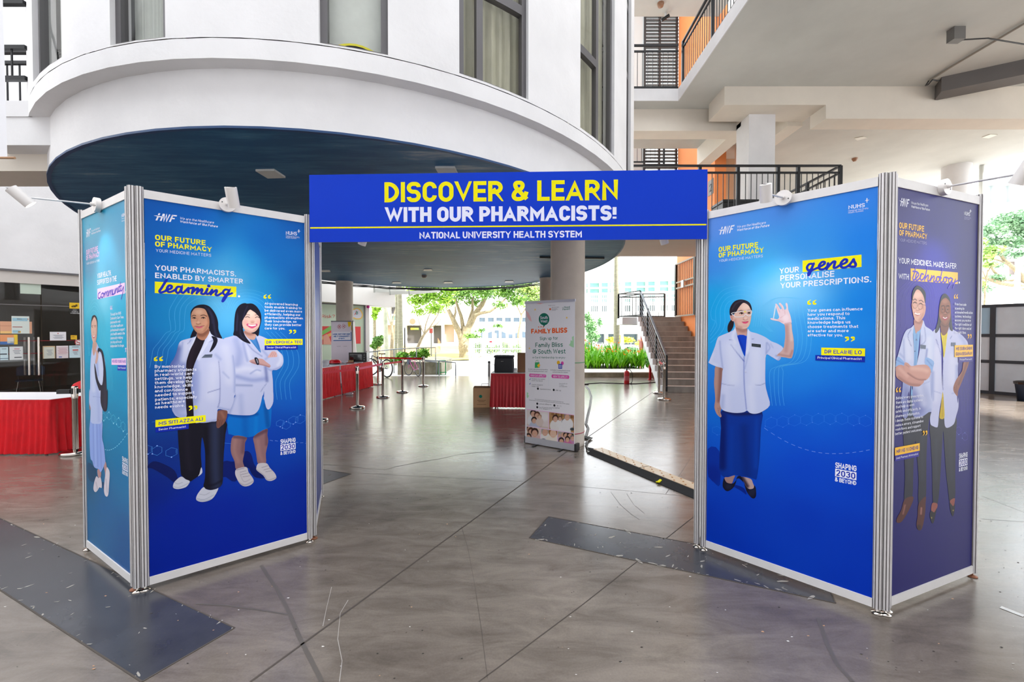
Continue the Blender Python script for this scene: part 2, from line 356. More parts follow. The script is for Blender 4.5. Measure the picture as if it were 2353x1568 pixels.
for i, (t0, t1, mu, tr, zs) in enumerate(sp):
    w = bpy.data.objects.new('window_%d' % (i+1), None); C.objects.link(w); w['kind'] = 'structure'
    g = G(); fo = OW-.07
    def fr(ta, tb, za, zb):
        for (o_, z0_) in (): pass
        a, b = EL(fo+.03, ta), EL(fo+.03, tb); c, d = EL(fo-.03, tb), EL(fo-.03, ta)
        g.add([(a.x,a.y,za),(b.x,b.y,za),(c.x,c.y,za),(d.x,d.y,za),(a.x,a.y,zb),(b.x,b.y,zb),(c.x,c.y,zb),(d.x,d.y,zb)], [(0,3,2,1),(4,5,6,7),(0,1,5,4),(1,2,6,5),(2,3,7,6),(3,0,4,7)], DARKFR)
    L = (EL(OW,t0)-EL(OW,t1)).length; dw = (t1-t0)*.055/max(L,.3)
    fr(t0, t0+dw, zs, WTOP); fr(t1-dw, t1, zs, WTOP)
    for zz in (zs, WTOP-.05): 
        for j in range(6): fr(t0+(t1-t0)*j/6, t0+(t1-t0)*(j+1)/6, zz, zz+.03)
    for m_ in mu: fr(t0+(t1-t0)*m_-dw*.6, t0+(t1-t0)*m_+dw*.6, zs, WTOP)
    for z_ in tr:
        for j in range(6):
            ta, tb = t0+(t1-t0)*j/6, t0+(t1-t0)*(j+1)/6
            if mu and ((ta+tb)/2 < t0+(t1-t0)*mu[0]) == (i == 3): continue
            fr(ta, tb, z_-.04, z_+.05)
    part(g, 'window_frame', w)
    g = G(); ring(g, fo, zs, fo, WTOP, GLASS, t0, t1, 6); part(g, 'window_pane', w)
    g = G()
    if i in (2,):
        k = 10
        vs = []
        for j in range(k+1):
            t = t0+(t1-t0)*j/k; p = EL(fo-.06, t); zb = zs+.012+.075*math.sin(PI*min(1,(1-j/k)*1.05+.0))**.7*(.4+.6*(1-j/k)) if False else zs+.01+.09*math.sin(PI*j/k)
            vs += [(p.x,p.y,zb),(p.x,p.y,WTOP),(p.x,p.y,zb+.018)]
        g.add(vs, [(3*j+2,3*j+5,3*j+4,3*j+1) for j in range(k)], CURT); g.add(vs, [(3*j,3*j+3,3*j+5,3*j+2) for j in range(k)], YEL)
    else:
        vs = []; k = 48
        for j in range(k+1):
            t = t0+(t1-t0)*j/k; p = EL(fo-.12-.02*math.sin(j*.9)*(1 if i > 2 else .2)-.01*math.sin(j*2.3), t); vs += [(p.x,p.y,zs),(p.x,p.y,WTOP)]
        g.add(vs, [(2*j,2*j+2,2*j+3,2*j+1) for j in range(k)], CURT2 if i > 2 else CURT, True)
    part(g, 'window_blind', w)
# soffit lights
def zquad(px, z, d=.02):
    return [ATZ(x,y,z) for x,y in px]
LPAN = mat('soffit_light_panel', (196,196,192), .5); LPANL = mat('soffit_light_painted_lit', (232,232,226), .5)  # far diffusers get a paler colour as if lit, without emission
for k, q in enumerate([[(587,389),(630,388),(656,405),(615,406)],[(1000,382),(1045,382),(1053,399),(1010,399)]]+[[(x-9,y-1.6),(x+9,y-1.6),(x+11,y+1.6),(x-11,y+1.6)] for x,y in ((748,622),(983,619.5),(911,649),(1030,648.5),(1170,646.5))]):
    P = [ATZ(x,y,ZS-.001) for x,y in q]; g = G(); c = sum(P, Vector())/4
    lo = [p+Vector((0,0,-.02)) for p in P]; g.hexa(lo+P, LPAN)
    o = solo(g, 'ceiling_light', ['square ceiling light on dark blue soffit above the left poster booth','square ceiling light on dark blue soffit above the word DISCOVER','small ceiling light on blue soffit just right of the booth edge at left','small ceiling light in the middle of the far soffit','small ceiling light at the far soffit rim, leftmost','small ceiling light at the far soffit rim, middle one','small ceiling light at the far soffit rim, beside the second column'][k], 'light', 'lights set in the blue soffit')
    g = G(); inn = [c+(p-c)*.86+Vector((0,0,-.021)) for p in P]; g.add(inn, [(3,2,1,0)], LPAN if k < 2 else LPANL); part(g, 'diffuser', o)
p = ATZ(975,633,ZS); g = G(); g.lathe([(0,-.07),(.05,-.07),(.065,-.05),(.07,-.02),(.07,0)], mat('taupe_plastic', (120,110,104), .5), p); solo(g, 'smoke_detector', 'brown round smoke detector under the far blue soffit', 'detector')
a, b = ATZ(1240,592,ZS-.02), ATZ(1388,594,ZS-.02); g = G(); g.bar(a, b, .06, .035, BLACKP); solo(g, 'cable_trunking', 'thin black cable trunking across the soffit behind the front column', 'trunking')
# cables slung along the far rim
g = G()
for k in range(5):
    pts = []
    for i in range(41):
        t = .86*PI-(.86*PI-.2*PI)*i/40; pnt = EL(.03+.02*k, t); pts.append((pnt.x, pnt.y, ZS-.02-.012*k-.03*abs(math.sin(i*(.35+.08*k)+k*1.3))))
    g.tube(pts, .012+.003*(k%2), BLACKP, 5)
solo(g, 'cable_bundle', 'black cables drooping along the far rim of the drum', 'cables')

# ================================================================== columns
def column(x, y, r, z1, name, label):
    g = G(); g.lathe([(r,0),(r,z1-.05),(r+.006,z1-.05),(r+.006,z1)], WHITE if r else WHITE, (x,y,0), 40); o = struct(g, name); o['label'] = label; return o
COLM = mat('taupe_column_paint', (196, 186, 176), .6, noise=.1, nscale=2.5, bump=.1)
def colm(x, y, r, z1, name):
    g = G(); g.lathe([(r,0),(r,z1-.07),(r+.008,z1-.07),(r+.008,z1)], COLM, (x,y,0), 40); o = struct(g, name); return o
colm(.805, 6.25, .246, ZS, 'column_1'); colm(1.05, 12.7, .236, ZS, 'column_2'); colm(-5.24, 13.5, .25, ZS, 'column_3')

# ================================================================== railings
def railing(name, label, p0, p1, h, posts, nbal, top_w=.05, m=BLACKM, mid=.87, thin=.012, cat='railing', group=None, low=.08):
    """p0, p1: feet of the railing; posts: fractions"""
    p0 = Vector(p0); p1 = Vector(p1); r = thing(name, label, cat, p0, group=group); d = p1-p0; U = Vector((0,0,1))
    g = G(); g.bar(U*h, d+U*h, top_w, top_w*.7, m); part(g, 'top_rail', r)
    g = G(); g.bar(U*h*mid, d+U*h*mid, .035, .035, m); part(g, 'middle_rail', r)
    g = G(); g.bar(U*low, d+U*low, .04, .04, m); part(g, 'bottom_rail', r)
    pm = None
    for f in posts:
        if pm is None: g = G(); g.box(-.028,.028,-.028,.028,0,h,m); q = part(g, 'post', r); pm = q.data
        else: q = bpy.data.objects.new('post', pm); C.objects.link(q); q.parent = r
        q.location = d*f
    bm_ = None
    for i in range(1, nbal):
        f = i/nbal
        if bm_ is None: g = G(); g.box(-thin/2,thin/2,-thin/2,thin/2,low,h*mid,m); q = part(g, 'baluster', r); bm_ = q.data
        else: q = bpy.data.objects.new('baluster', bm_); C.objects.link(q); q.parent = r
        q.location = d*f
    return r

# ================================================================== right galleries
Z2 = 3.9; Z3 = 7.26
# level 2 gallery slab
g = G(); g.box(2.1, 6.62, 8.6, 11.5, 3.65, Z2, CREAM); struct(g, 'ceiling_gallery_lower')
g = G(); g.prism([(6.62,11.9),(12.4,11.9),(13.9,13.6),(14.1,17),(6.62,17)], 3.65, Z2, CREAM); struct(g, 'ceiling_gallery_side')
# level 3 slab: L shape, underside z 7
g = G(); g.prism([(3.72,-3),(15.6,-3),(15.6,11.5),(15.25,12.8),(15.3,14.2),(15.2,17),(6.2,17),(6.2,12.66),(1.2,12.66),(1.2,10.1),(3.87,10.1)], 7.0, Z3, SOFFIT); struct(g, 'ceiling_right')
g = G(); g.prism([(3.70,-3),(3.72,-3),(3.87,10.1),(1.2,10.1),(1.2,10.08),(3.85,10.08)], 7.0, Z3+.02, WHITE); struct(g, 'trim_3')
# beams and column under it
g = G(); g.box(4.64, 6.86, 9.5, 10.25, 6.6, 7.0, CREAM); g.box(6.86, 15.5, 9.5, 10.0, 6.3, 7.0, CREAM); struct(g, 'beam_1')
g = G(); g.box(1.2, 5.4, 10.45, 10.9, 6.48, 7.0, CREAM); struct(g, 'beam_2')
g = G(); g.box(5.4, 6.0, 9.9, 10.45, 0, 6.6, WHITE); struct(g, 'column_4')
g = G(); g.box(5.4, 5.75, 10.25, 12.66, 6.5, 7.0, CREAM); g.box(6.5, 6.86, 10.25, 12.66, 6.5, 7.0, CREAM); struct(g, 'beam_3')
g = G(); g.prism([(1.2,8),(6,8),(6,12.66),(1.2,12.66)], 10.8, 11.1, SOFFIT); struct(g, 'ceiling_top')
g = G(); g.box(3,7,12.4,17,14,14.2,WHITE); struct(g, 'stair_sky_blocker')  # unseen slab, added to keep sky light off the orange wall
g = G(); g.box(-5.1,-4.35,4.19,5.0,3.42,ZL+.0,WHITE); struct(g, 'bridge_haunch')
# orange stair wall
g = G(); g.box(5.92, 6.25, 12.66, 15.5, 0, 14, ORANGE); g.box(6.62,17,16.9,17.2,0,11,WHITE); struct(g, 'wall_orange')
g = G(); g.box(5.62, 5.92, 11.95, 12.66, 0, 3.4, ORANGE) if False else g.box(5.92, 6.25, 9.0, 12.66, 0, 3.65, ORANGE); struct(g, 'wall_stair')
g = G(); g.box(6.25, 6.9, 13.4, 13.7, Z2, 7.0, mat('tan_wall', (196,160,128), .8, noise=.1, nscale=2)); struct(g, 'wall_tan')
# round column far right
g = G(); g.lathe([(.36,0),(.36,7.0)], WHITE, (14.35, 14.0, 0), 32); struct(g, 'column_5')
g = G(); g.cyl((15.05,13.9,3.9),(15.05,13.9,6.99), .06, mat('grey_downpipe', (176,176,168), .5)); solo(g, 'downpipe', 'thin grey downpipe beside the round far column at right', 'pipe')
# louvred screens behind the gallery
LOUV = mat('dark_louvre', (44,46,48), .5); FROST = mat('frosted_panel', (196,204,204), .5)
def screen(z0, z1, label):
    r = thing('louvre_screen', label, 'screen', (0,15.5,z0), group='screens behind the galleries')
    g = G()
    for X in (3.95, 4.72, 5.25, 5.86): g.box(X-.035, X+.035, -.04, .04, 0, z1-z0, LOUV)
    part(g, 'screen_frame', r)
    k = int((z1-z0)/.12)
    sm_ = None
    for i in range(k):
        if sm_ is None:
            g = G(); g.box(4.75, 5.9, -.05, .05, 0, .045, LOUV); q = part(g, 'louvre', r); sm_ = q.data
        else: q = bpy.data.objects.new('louvre', sm_); C.objects.link(q); q.parent = r
        q.location = (0,0,.1+i*.12)
    g = G(); g.box(3.5, 4.70, .0, .02, 0, z1-z0, FROST); part(g, 'frosted_panel', r)
screen(4.75, 8.7, 'dark louvre and frosted screen seen just above the banner'); screen(9.6, 13.5, 'dark louvre and frosted screen at the upper gallery')
# railings of galleries
ra = railing('gallery_railing', 'long black railing of the middle gallery, just above the banner', (2.1,8.66,Z2), (6.56,8.66,Z2), 1.05, [.0,.37,.54,.72,.81,.999], 40, group='gallery railings')
railing('gallery_railing', 'black railing running back from the corner above the right booth', (6.56,8.7,Z2), (6.62,11.6,Z2), 1.05, [.33,.66,1], 22, group='gallery railings')
railing('gallery_railing', 'black railing along the sloping white slab edge at the top', (3.78,2.2,Z3), (3.93,10.05,Z3), 1.05, [0,.2,.4,.6,.8,.995], 72, group='gallery railings')
railing('gallery_railing', 'black railing beside the drum at the upper gallery', (1.5,10.15,Z3), (3.87,10.15,Z3), 1.05, [0,.5], 20, group='gallery railings')
railing('gallery_railing', 'black railing far back at the upper gallery screen', (2.6,14.0,Z3-.2), (4.9,14.0,Z3-.2), .9, [0,.5,1], 16, group='gallery railings')
# number plate on orange wall
g = G(); g.box(-.01,0,-.0,.5,0,.33, mat('grey_sign_plate', (150,146,144), .5)); 
# box on gallery floor
g = G(); g.prism([(-.35,-.25),(.35,-.25),(.35,.25),(-.35,.25)], 0, .42, BLACKP); g.prism([(-.37,-.27),(.37,-.27),(.37,.27),(-.37,.27)], .42, .47, BLACKP)
bx = solo(g, 'storage_box', 'black plastic storage box behind the gallery railing', 'box'); bx.location = (4.72, 9.2, Z2)
# ceiling fittings right
def fit(px, z, name, label, cat, m, grp=None, dz=.015):
    P = [ATZ(x,y,z-.001) for x,y in px]; g = G(); g.hexa([p+Vector((0,0,-dz)) for p in P]+P, m); solo(g, name, label, cat, grp)
SOFL = mat('ceiling_lamp_cover', (222,222,214), .5)
fit([(1963,317),(1984,313),(1993,316),(1970,322)], 7.0, 'ceiling_light', 'square ceiling light on pale soffit right of the stair column', 'light', SOFL, 'lights on the pale gallery soffit')
fit([(2256,315),(2275,308),(2292,309),(2272,317)], 7.0, 'ceiling_light', 'square ceiling light on pale soffit near the right edge', 'light', SOFL, 'lights on the pale gallery soffit')
fit([(1620,325),(1640,318),(1650,320),(1634,327)], 7.0, 'ceiling_light', 'square ceiling light beyond the beam left of the white column', 'light', SOFL, 'lights on the pale gallery soffit')
p = ATZ(1964,364,7.0); g = G(); g.lathe([(0,-.09),(.04,-.09),(.07,-.04),(.08,0)], mat('brown_plastic', (150,110,84), .5), p); solo(g, 'ceiling_sensor', 'small brown sensor on the pale soffit at right', 'sensor')
p = ATZ(1518,7,10.8); g = G(); g.lathe([(0,-.1),(.07,-.1),(.09,-.04),(.09,0)], mat('brown_plastic', (150,110,84), .5), p); solo(g, 'ceiling_sensor', 'round brown sensor on the topmost ceiling beside the drum', 'sensor')
p = ATZ(1530,30,10.8); g = G(); g.cyl(p, p+Vector((0,0,-.1)), .03, WHITE); g.cyl(p+Vector((.08,-.05,-.1)), p+Vector((-.12,.02,-.2)), .045, BLACKP); solo(g, 'ceiling_camera', 'small black and white camera on the topmost ceiling', 'camera')
# bracket, conduit and trunking on the big slab
p = ATZ(2197,66,7.0); g = G(); g.box(-.1,.1,-.07,.07,-.22,0, mat('grey_galvanised', (110,108,106), .5)); br_ = solo(g, 'ceiling_bracket', 'grey metal bracket under the big slab with a cable', 'bracket'); br_.location = p
g = G(); g.tube([p+Vector((0,0,-.2)), ATZ(2270,88,6.75), ATZ(2360,103,6.7)], .012, BLACKP); solo(g, 'hanging_cable', 'dark cable running right from the ceiling bracket', 'cable')
g = G(); g.tube([ATZ(2134,186,6.97), ATZ(2195,148,6.97), ATZ(2400,27,6.97)], .02, mat('grey_conduit', (150,144,134), .5)); g.tube([ATZ(2134,186,6.95),ATZ(2127,197,6.9),ATZ(2133,194,6.85),ATZ(2143,183,6.9),ATZ(2155,186,6.9),ATZ(2163,184,6.9)], .014, BLACKP); solo(g, 'ceiling_conduit', 'thin grey conduit crossing the slab diagonally with a looped end', 'conduit')
a, b = ATZ(2155,205,6.85), ATZ(2420,150,6.85)
d = (b-a); d.z = 0; d.normalize(); q = Vector((-d.y,d.x,0)); a0, b0 = a+Vector((0,0,.12)), b+Vector((0,0,.12))
g = G(); g.bar(a, b, .42, .30, mat('dark_grey_duct', (104,100,98), .7, noise=.08, nscale=2)); solo(g, 'ceiling_duct', 'long dark grey duct under the slab at the right edge', 'duct')

# ================================================================== left side: bridge, storefront
g = G(); g.box(-16, -4.62, 4.18, 4.98, ZL, ZT, WHITE); g.box(-16, -4.5, 4.4, 4.86, 3.25, ZL, CREAM); struct(g, 'bridge_slab')
railing('gallery_railing', 'nearer black railing on the left bridge beside the drum', (-9.5,4.2,ZT), (-4.68,4.2,ZT), .94, [0,.5], 34, mid=.55, group='gallery railings', low=.22)
railing('gallery_railing', 'farther black railing on the left bridge beside the drum', (-9.5,4.92,ZT), (-4.72,4.92,ZT), .94, [0,.5], 34, group='gallery railings')
u = Vector((.66,.75,0)).normalized(); A0 = Vector((-10.5,8.9,0)); nrm = Vector((u.y,-u.x,0))
ML = Matrix.Translation(A0) @ Matrix(((u.x,-nrm.x,0,0),(u.y,-nrm.y,0,0),(0,0,1,0),(0,0,0,1)))   # x along, y into the building
g = G(); g.box(-9, 6, 0, .2, 2.93, 13, WHITE, ML); g.box(1.6, 6, 0, .2, 0, 2.93, WHITE, ML) if False else None; struct(g, 'wall_left')
g = G(); g.box(-9, 6, -.03, .1, 2.66, 2.93, mat('shopfront_header', (196,190,184), .5), ML); g.box(-9,6,-.06,0,2.9,2.94,DARKFR,ML); struct(g, 'trim_4')
GL2 = mat('shop_glass', (22,22,20), .02, alpha=.34, spec=1.0)
sw = bpy.data.objects.new('window_shopfront', None); C.objects.link(sw); sw['kind'] = 'structure'; sw.matrix_basis = ML
for k, (x0, x1) in enumerate(((-8,-5.4),(-5.38,-2.8),(-2.78,-.25),(-.23,.52),(.54,1.3),(1.32,3.6),(3.62,6))):
    g = G(); g.box(x0, x1, .03, .045, .02, 2.66, GL2); part(g, 'glass_pane', sw)
g = G(); g.box(-9,6,.0,.07,0,.04,DARKFR); g.box(-9,6,.02,.06,2.2,2.215,ALUD); part(g, 'glass_track', sw)
for z in (1.17,1.44):
    g = G(); g.box(-9,6,.022,.028,z,z+.014, mat('dark_red_tape', (130,18,26), .5)); part(g, 'red_stripe', sw)
def lpix(px, py):      # pixel -> shopfront coordinates on its outer face
    r = ray(px, py); o_ = Vector((0,0,EYE)); t = nrm.dot(A0+nrm*0-o_)/nrm.dot(r); P = o_+r*t; return (P-A0).dot(u), P.z
for px in (66, 88):
    x, z0 = lpix(px, 862); x, z1 = lpix(px, 775); g = G()
    g.cyl((x,-.06,z0),(x,-.06,z1), .02, CHROME, 14); g.cyl((x-.06,.09,z0),(x-.06,.09,z1), .02, CHROME, 14)
    for z in (z0+.12, z1-.12): g.cyl((x,-.06,z),(x,.03,z), .01, CHROME, 8)
    part(g, 'door_handle', sw)
# shop interior
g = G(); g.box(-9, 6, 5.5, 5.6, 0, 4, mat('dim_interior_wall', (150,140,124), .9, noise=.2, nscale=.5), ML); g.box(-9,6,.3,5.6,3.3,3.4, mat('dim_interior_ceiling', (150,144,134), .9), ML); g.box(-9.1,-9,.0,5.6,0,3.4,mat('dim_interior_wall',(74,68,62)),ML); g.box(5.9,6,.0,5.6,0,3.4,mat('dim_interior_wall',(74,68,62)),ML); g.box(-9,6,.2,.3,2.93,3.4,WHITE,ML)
struct(g, 'wall_shop_interior')
# the block across the courtyard, behind the viewpoint, raised and roofed against sky light
g = G(); g.box(-22,24,-9.3,-9,0,17,WHITE); g.box(-22,24,-9,-7.6,10.4,10.7,WHITE); g.box(-22,8,-9,-4.5,13.6,13.9,WHITE); g.box(-22,24,-9,-7.6,3.65,3.9,WHITE); g.box(-22,24,-9,-7.6,7.0,7.26,WHITE); g.box(-22.3,-22,-9,0,0,14,WHITE); struct(g, 'wall_back')
g = G(); g.box(8,8.3,-9,16,Z3,22,WHITE); struct(g, 'wall_upper_sunblock')  # unseen upper storeys, added to keep the sun off the drum
# beyond the end of that wall: side wall towards W2
# ================================================================== lettering in single-width strokes
GL = {
'A':(.74,'0,0 .5,1 1,0;0,.27,0 1,.27'),'B':(.66,'o 0,0 1,0,9 1,.54,9 0,.54;o 0,.54 .94,.54,9 .94,1,9 0,1'),'C':(.64,'n 1,.72 1,1,9 0,1,9 0,0,9 1,0,9 1,.28'),
'D':(.67,'o 0,0 1,0,9 1,1,9 0,1'),'E':(.58,'1,1 0,1 0,0 1,0;0,.52 .9,.52'),'F':(.56,'1,1 0,1 0,0;0,.48 .9,.48'),'G':(.67,'n 1,.74 1,1,9 0,1,9 0,0,9 1,0,9 1,.5 .55,.5'),
'H':(.67,'0,0 0,1;1,0 1,1;0,.52 1,.52'),'I':(0,'0,0 0,1'),'J':(.5,'n 1,1 1,0,9 0,0,9 0,.25'),'K':(.68,'0,0 0,1;1,1 0,.38;.35,.6 1,0'),'L':(.55,'0,1 0,0 1,0'),
'M':(.86,'0,0 0,1 .5,.3 1,1 1,0'),'N':(.7,'0,0 0,1 1,0 1,1'),'O':(.68,'o 0,0,9 1,0,9 1,1,9 0,1,9'),'P':(.64,'0,0 0,1 1,1,9 1,.42,9 0,.42'),'Q':(.68,'o 0,0,9 1,0,9 1,1,9 0,1,9;n .55,.3 1,0'),
'R':(.68,'0,0 0,1 .95,1,9 .95,.45,9 0,.45;.5,.45 1,0'),'S':(.64,'n 1,.8 1,1,9 0,1,9 0,.52,9 1,.52,9 1,0,9 0,0,9 0,.2'),'T':(.64,'.5,0 .5,1;0,1 1,1'),'U':(.67,'0,1 0,0,9 1,0,9 1,1'),
'V':(.74,'0,1 .5,0 1,1'),'W':(1.05,'0,1 .25,0 .5,.9 .75,0 1,1'),'X':(.7,'0,0 1,1;0,1 1,0'),'Y':(.72,'0,1 .5,.45 1,1;.5,.45 .5,0'),'Z':(.62,'0,1 1,1 0,0 1,0'),
'0':(.6,'o 0,0,9 1,0,9 1,1,9 0,1,9'),'1':(.3,'0,.8 .8,1 .8,0'),'2':(.6,'n 0,.75 0,1,9 1,1,9 1,.62,.3 0,0 1,0'),'3':(.6,'n 0,.8 0,1,9 1,1,9 1,.54,9 .4,.54;n .4,.54 1,.54,9 1,0,9 0,0,9 0,.2'),
'8':(.6,'o 0,0,9 1,0,9 1,.52,9 0,.52,9;o .06,.52,9 .94,.52,9 .94,1,9 .06,1,9'),
'&':(.78,'n 1,0 .12,.75,.2 .12,1,9 .68,1,9 .68,.66,.2 0,.42,.25 0,0,9 .8,0,.4 .98,.45'),'!':(0,'n 0,.34 0,1;n 0,0 0,.18'),'.':(0,'n 0,-.08 0,.1'),',':(0,'n -.5,-.15 0,.1'),"'":(0,'n 0,.75 0,1'),'-':(.4,'0,.42 1,.42'),'?':(.55,'n 0,.75 0,1,9 1,1,9 1,.6,.3 .5,.4 .5,.3;n .5,-.02 .5,.14'),
'@':(.95,'n .75,.1 0,0,9 0,1,9 1,1,9 1,.3,9 .75,.3 .75,.7;o .3,.3,9 .72,.3,9 .72,.7,9 .3,.7,9'),'/':(.4,'0,0 1,1'),':':(0,'n 0,.1 0,.25;n 0,.5 0,.65'),'(':(.2,'n 1,1 0,.8,.3 0,.2,.3 1,0'),')':(.2,'n 0,1 1,.8,.3 1,.2,.3 0,0'),
'a':(.56,'n .1,1 1,1,9 1,0;o 1,.58 0,.58,9 0,0,9 1,0','l'),'b':(.58,'0,A 0,0 1,0,9 1,1,9 0,1','l'),'c':(.52,'n 1,.8 1,1,9 0,1,9 0,0,9 1,0,9 1,.2','l'),'d':(.58,'1,A 1,0 0,0,9 0,1,9 1,1','l'),'e':(.57,'n 0,.48 1,.48 1,1,9 0,1,9 0,0,9 .95,0,.2','l'),
'f':(.4,'n 1,A .4,A,9 .4,0;0,1 1,1','l'),'g':(.58,'o 0,0,9 1,0 1,1 0,1,9;n 1,1 1,D,9 .1,D','l'),'h':(.57,'0,A 0,0;0,1 1,1,9 1,0','l'),'i':(0,'0,0 0,1;n 0,A 0,B','l'),'j':(.2,'1,1 1,D,9 0,D;n 1,A 1,B','l'),'k':(.56,'0,A 0,0;1,1 0,.38;.3,.6 1,0','l'),
'l':(.12,'0,A 0,0','l'),'m':(.88,'0,0 0,1;0,1 .5,1,9 .5,0;.5,1 1,1,9 1,0','l'),'n':(.57,'0,0 0,1;0,1 1,1,9 1,0','l'),'o':(.58,'o 0,0,9 1,0,9 1,1,9 0,1,9','l'),'p':(.58,'0,D 0,1 1,1,9 1,0,9 0,0','l'),'q':(.58,'1,D 1,1 0,1,9 0,0,9 1,0','l'),
'r':(.38,'0,0 0,1;n 0,.4 0,1,9 1,1','l'),'s':(.52,'n 1,.85 1,1,9 0,1,9 0,.5,9 1,.5,9 1,0,9 0,0,9 0,.15','l'),'t':(.4,'.35,B .35,0,9 1,0;0,1 1,1','l'),'u':(.57,'0,1 0,0,9 1,0;1,0 1,1','l'),'v':(.58,'0,1 .5,0 1,1','l'),'w':(.86,'0,1 .25,0 .5,.95 .75,0 1,1','l'),
'x':(.56,'0,0 1,1;0,1 1,0','l'),'y':(.58,'0,1 .5,0;1,1 .3,D','l'),'z':(.5,'0,1 1,1 0,0 1,0','l')}
XH = .72
def roundpath(P, closed, seg=5):
    n = len(P); out = []
    for i, (x, y, r) in enumerate(P):
        if (not closed and i in (0, n-1)) or r <= 0: out.append((x, y)); continue
        a = P[i-1]; b = P[(i+1) % n]; p = Vector((x,y)); va = Vector(a[:2])-p; vb = Vector(b[:2])-p
        la, lb = va.length, vb.length
        fa = .5 if (a[2] > 0 and (closed or i-1 > 0)) else 1; fb = .5 if (b[2] > 0 and (closed or i+1 < n-1)) else 1
        if la < 1e-6 or lb < 1e-6: out.append((x,y)); continue
        va /= la; vb /= lb
        lim = min(la*fa, lb*fb); ang = va.angle(vb); tl = min(r if r < 5 else 9, lim)
        if r >= 5: tl = lim
        c0 = p+va*tl; c1 = p+vb*tl
        for k in range(seg+1):
            t = k/seg; q = c0*(1-t)**2+p*(.62*2*t*(1-t)+0)+c1*t*t
            w = (1-t)**2+.62*2*t*(1-t)+t*t; out.append((q.x/w, q.y/w))
    return out
def ribbon(pts, t, closed, box=None, ext=True, cap_round=False):
    """list of quads for a stroke of width t"""
    P = [Vector(p[:2]) for p in pts]; Q = [P[0]]
    for p in P[1:]:
        if (p-Q[-1]).length > 1e-5: Q.append(p)
    if closed and (Q[0]-Q[-1]).length < 1e-5: Q.pop()
    n = len(Q)
    if n < 2: return [], []
    if ext and not closed:
        for (i, j) in ((0,1),(n-1,n-2)):
            d = (Q[i]-Q[j]).normalized(); Q[i] = Q[i]+d*(t/2 if (abs(d.x) < .02 or abs(d.y) < .02) else t)
    L = []; R = []
    for i in range(n):
        a = Q[i-1] if (closed or i > 0) else None; b = Q[(i+1) % n] if (closed or i < n-1) else None
        d0 = (Q[i]-a).normalized() if a is not None else None; d1 = (b-Q[i]).normalized() if b is not None else None
        if d0 is None: d0 = d1
        if d1 is None: d1 = d0
        n0 = Vector((-d0.y,d0.x)); n1 = Vector((-d1.y,d1.x)); m = n0+n1
        if m.length < 1e-4: m = n0.copy()
        m.normalize(); k = t/2/max(.38, m.dot(n0))
        L.append(Q[i]+m*k); R.append(Q[i]-m*k)
    V = L+R
    if box:
        V = [Vector((min(max(v.x, box[0]), box[1]), min(max(v.y, box[2]), box[3]))) for v in V]
    F = [(i, i+n, (i+1)%n+n, (i+1)%n) for i in range(n if closed else n-1)]
    if cap_round and not closed:
        for i, sgn in ((0,-1),(n-1,1)):
            k0 = len(V); c = Q[i]; a0 = math.atan2((L[i]-c).y, (L[i]-c).x)
            V += [c+Vector((math.cos(a0-sgn*PI*j/6), math.sin(a0-sgn*PI*j/6)))*t/2 for j in range(7)]
            F.append(tuple(range(k0, k0+7)))
    return V, F
def glyph(ch, t, seg=5):
    if ch == ' ': return .30, [], []
    gdef = GL.get(ch)
    if gdef is None: return .3, [], []
    Wd = gdef[0]; low = len(gdef) > 2; H = XH if low else 1.0; Wd = max(Wd, t); V = []; F = []
    if not low: Wd += (t-.13)*.35 if Wd > t else 0
    def mx(x): return t/2+x*(Wd-t)
    def my(y, ):
        if y == 'A': return 1-t/2
        if y == 'B': return .90-t/2
        if y == 'D': return -.26+t/2
        return t/2+float(y)*(H-t)
    for s_ in gdef[1].split(';'):
        s_ = s_.strip(); closed = s_.startswith('o '); ne = s_.startswith('n ')
        if closed or ne: s_ = s_[2:]
        P = []
        for tok in s_.split():
            q = tok.split(','); P.append((mx(float(q[0])), my(q[1] if q[1] in 'ABD' else q[1]), float(q[2]) if len(q) > 2 else 0))
        if ch == 'A' and P[0][1] < t/2+.27*(H-t)+.01 and len(P) == 2: P = [(Wd*.2, P[0][1], 0), (Wd*.8, P[0][1], 0)]; ne = True
        if ch == 'i' and ne: P = [(P[0][0], 1.0, 0), (P[0][0], 1.0-t*1.05, 0)]
        pp = roundpath(P, closed, seg)
        top = 1.0 if (not low or any(tok.split(',')[1] in 'AB' for tok in s_.split())) else H
        bot = -.28 if any(tok.split(',')[1] == 'D' for tok in s_.split()) else (-.2 if ch in '.,' else 0)
        v, f = ribbon(pp, t, closed, (-.05, Wd+.02, bot, top), ext=not ne)
        k = len(V); zz = (max(q.z for q in V)+3e-5) if V else 0; V += [Vector((p.x,p.y,zz+(i%max(1,len(v)//2))*2.5e-6)) for i, p in enumerate(v)]; F += [tuple(k+j for j in q) for q in f]
    return Wd, V, F
def textmesh(s, t=.15, gap=None, seg=5):
    x = 0; V = []; F = []; gap = .10+.02 if gap is None else gap
    for ch in s:
        w, v, f = glyph(ch, t, seg); k = len(V); V += [Vector((p.x+x, p.y, p.z)) for p in v]; F += [tuple(k+j for j in q) for q in f]; x += w+(gap if ch != ' ' else .0)
    return x-gap, V, F

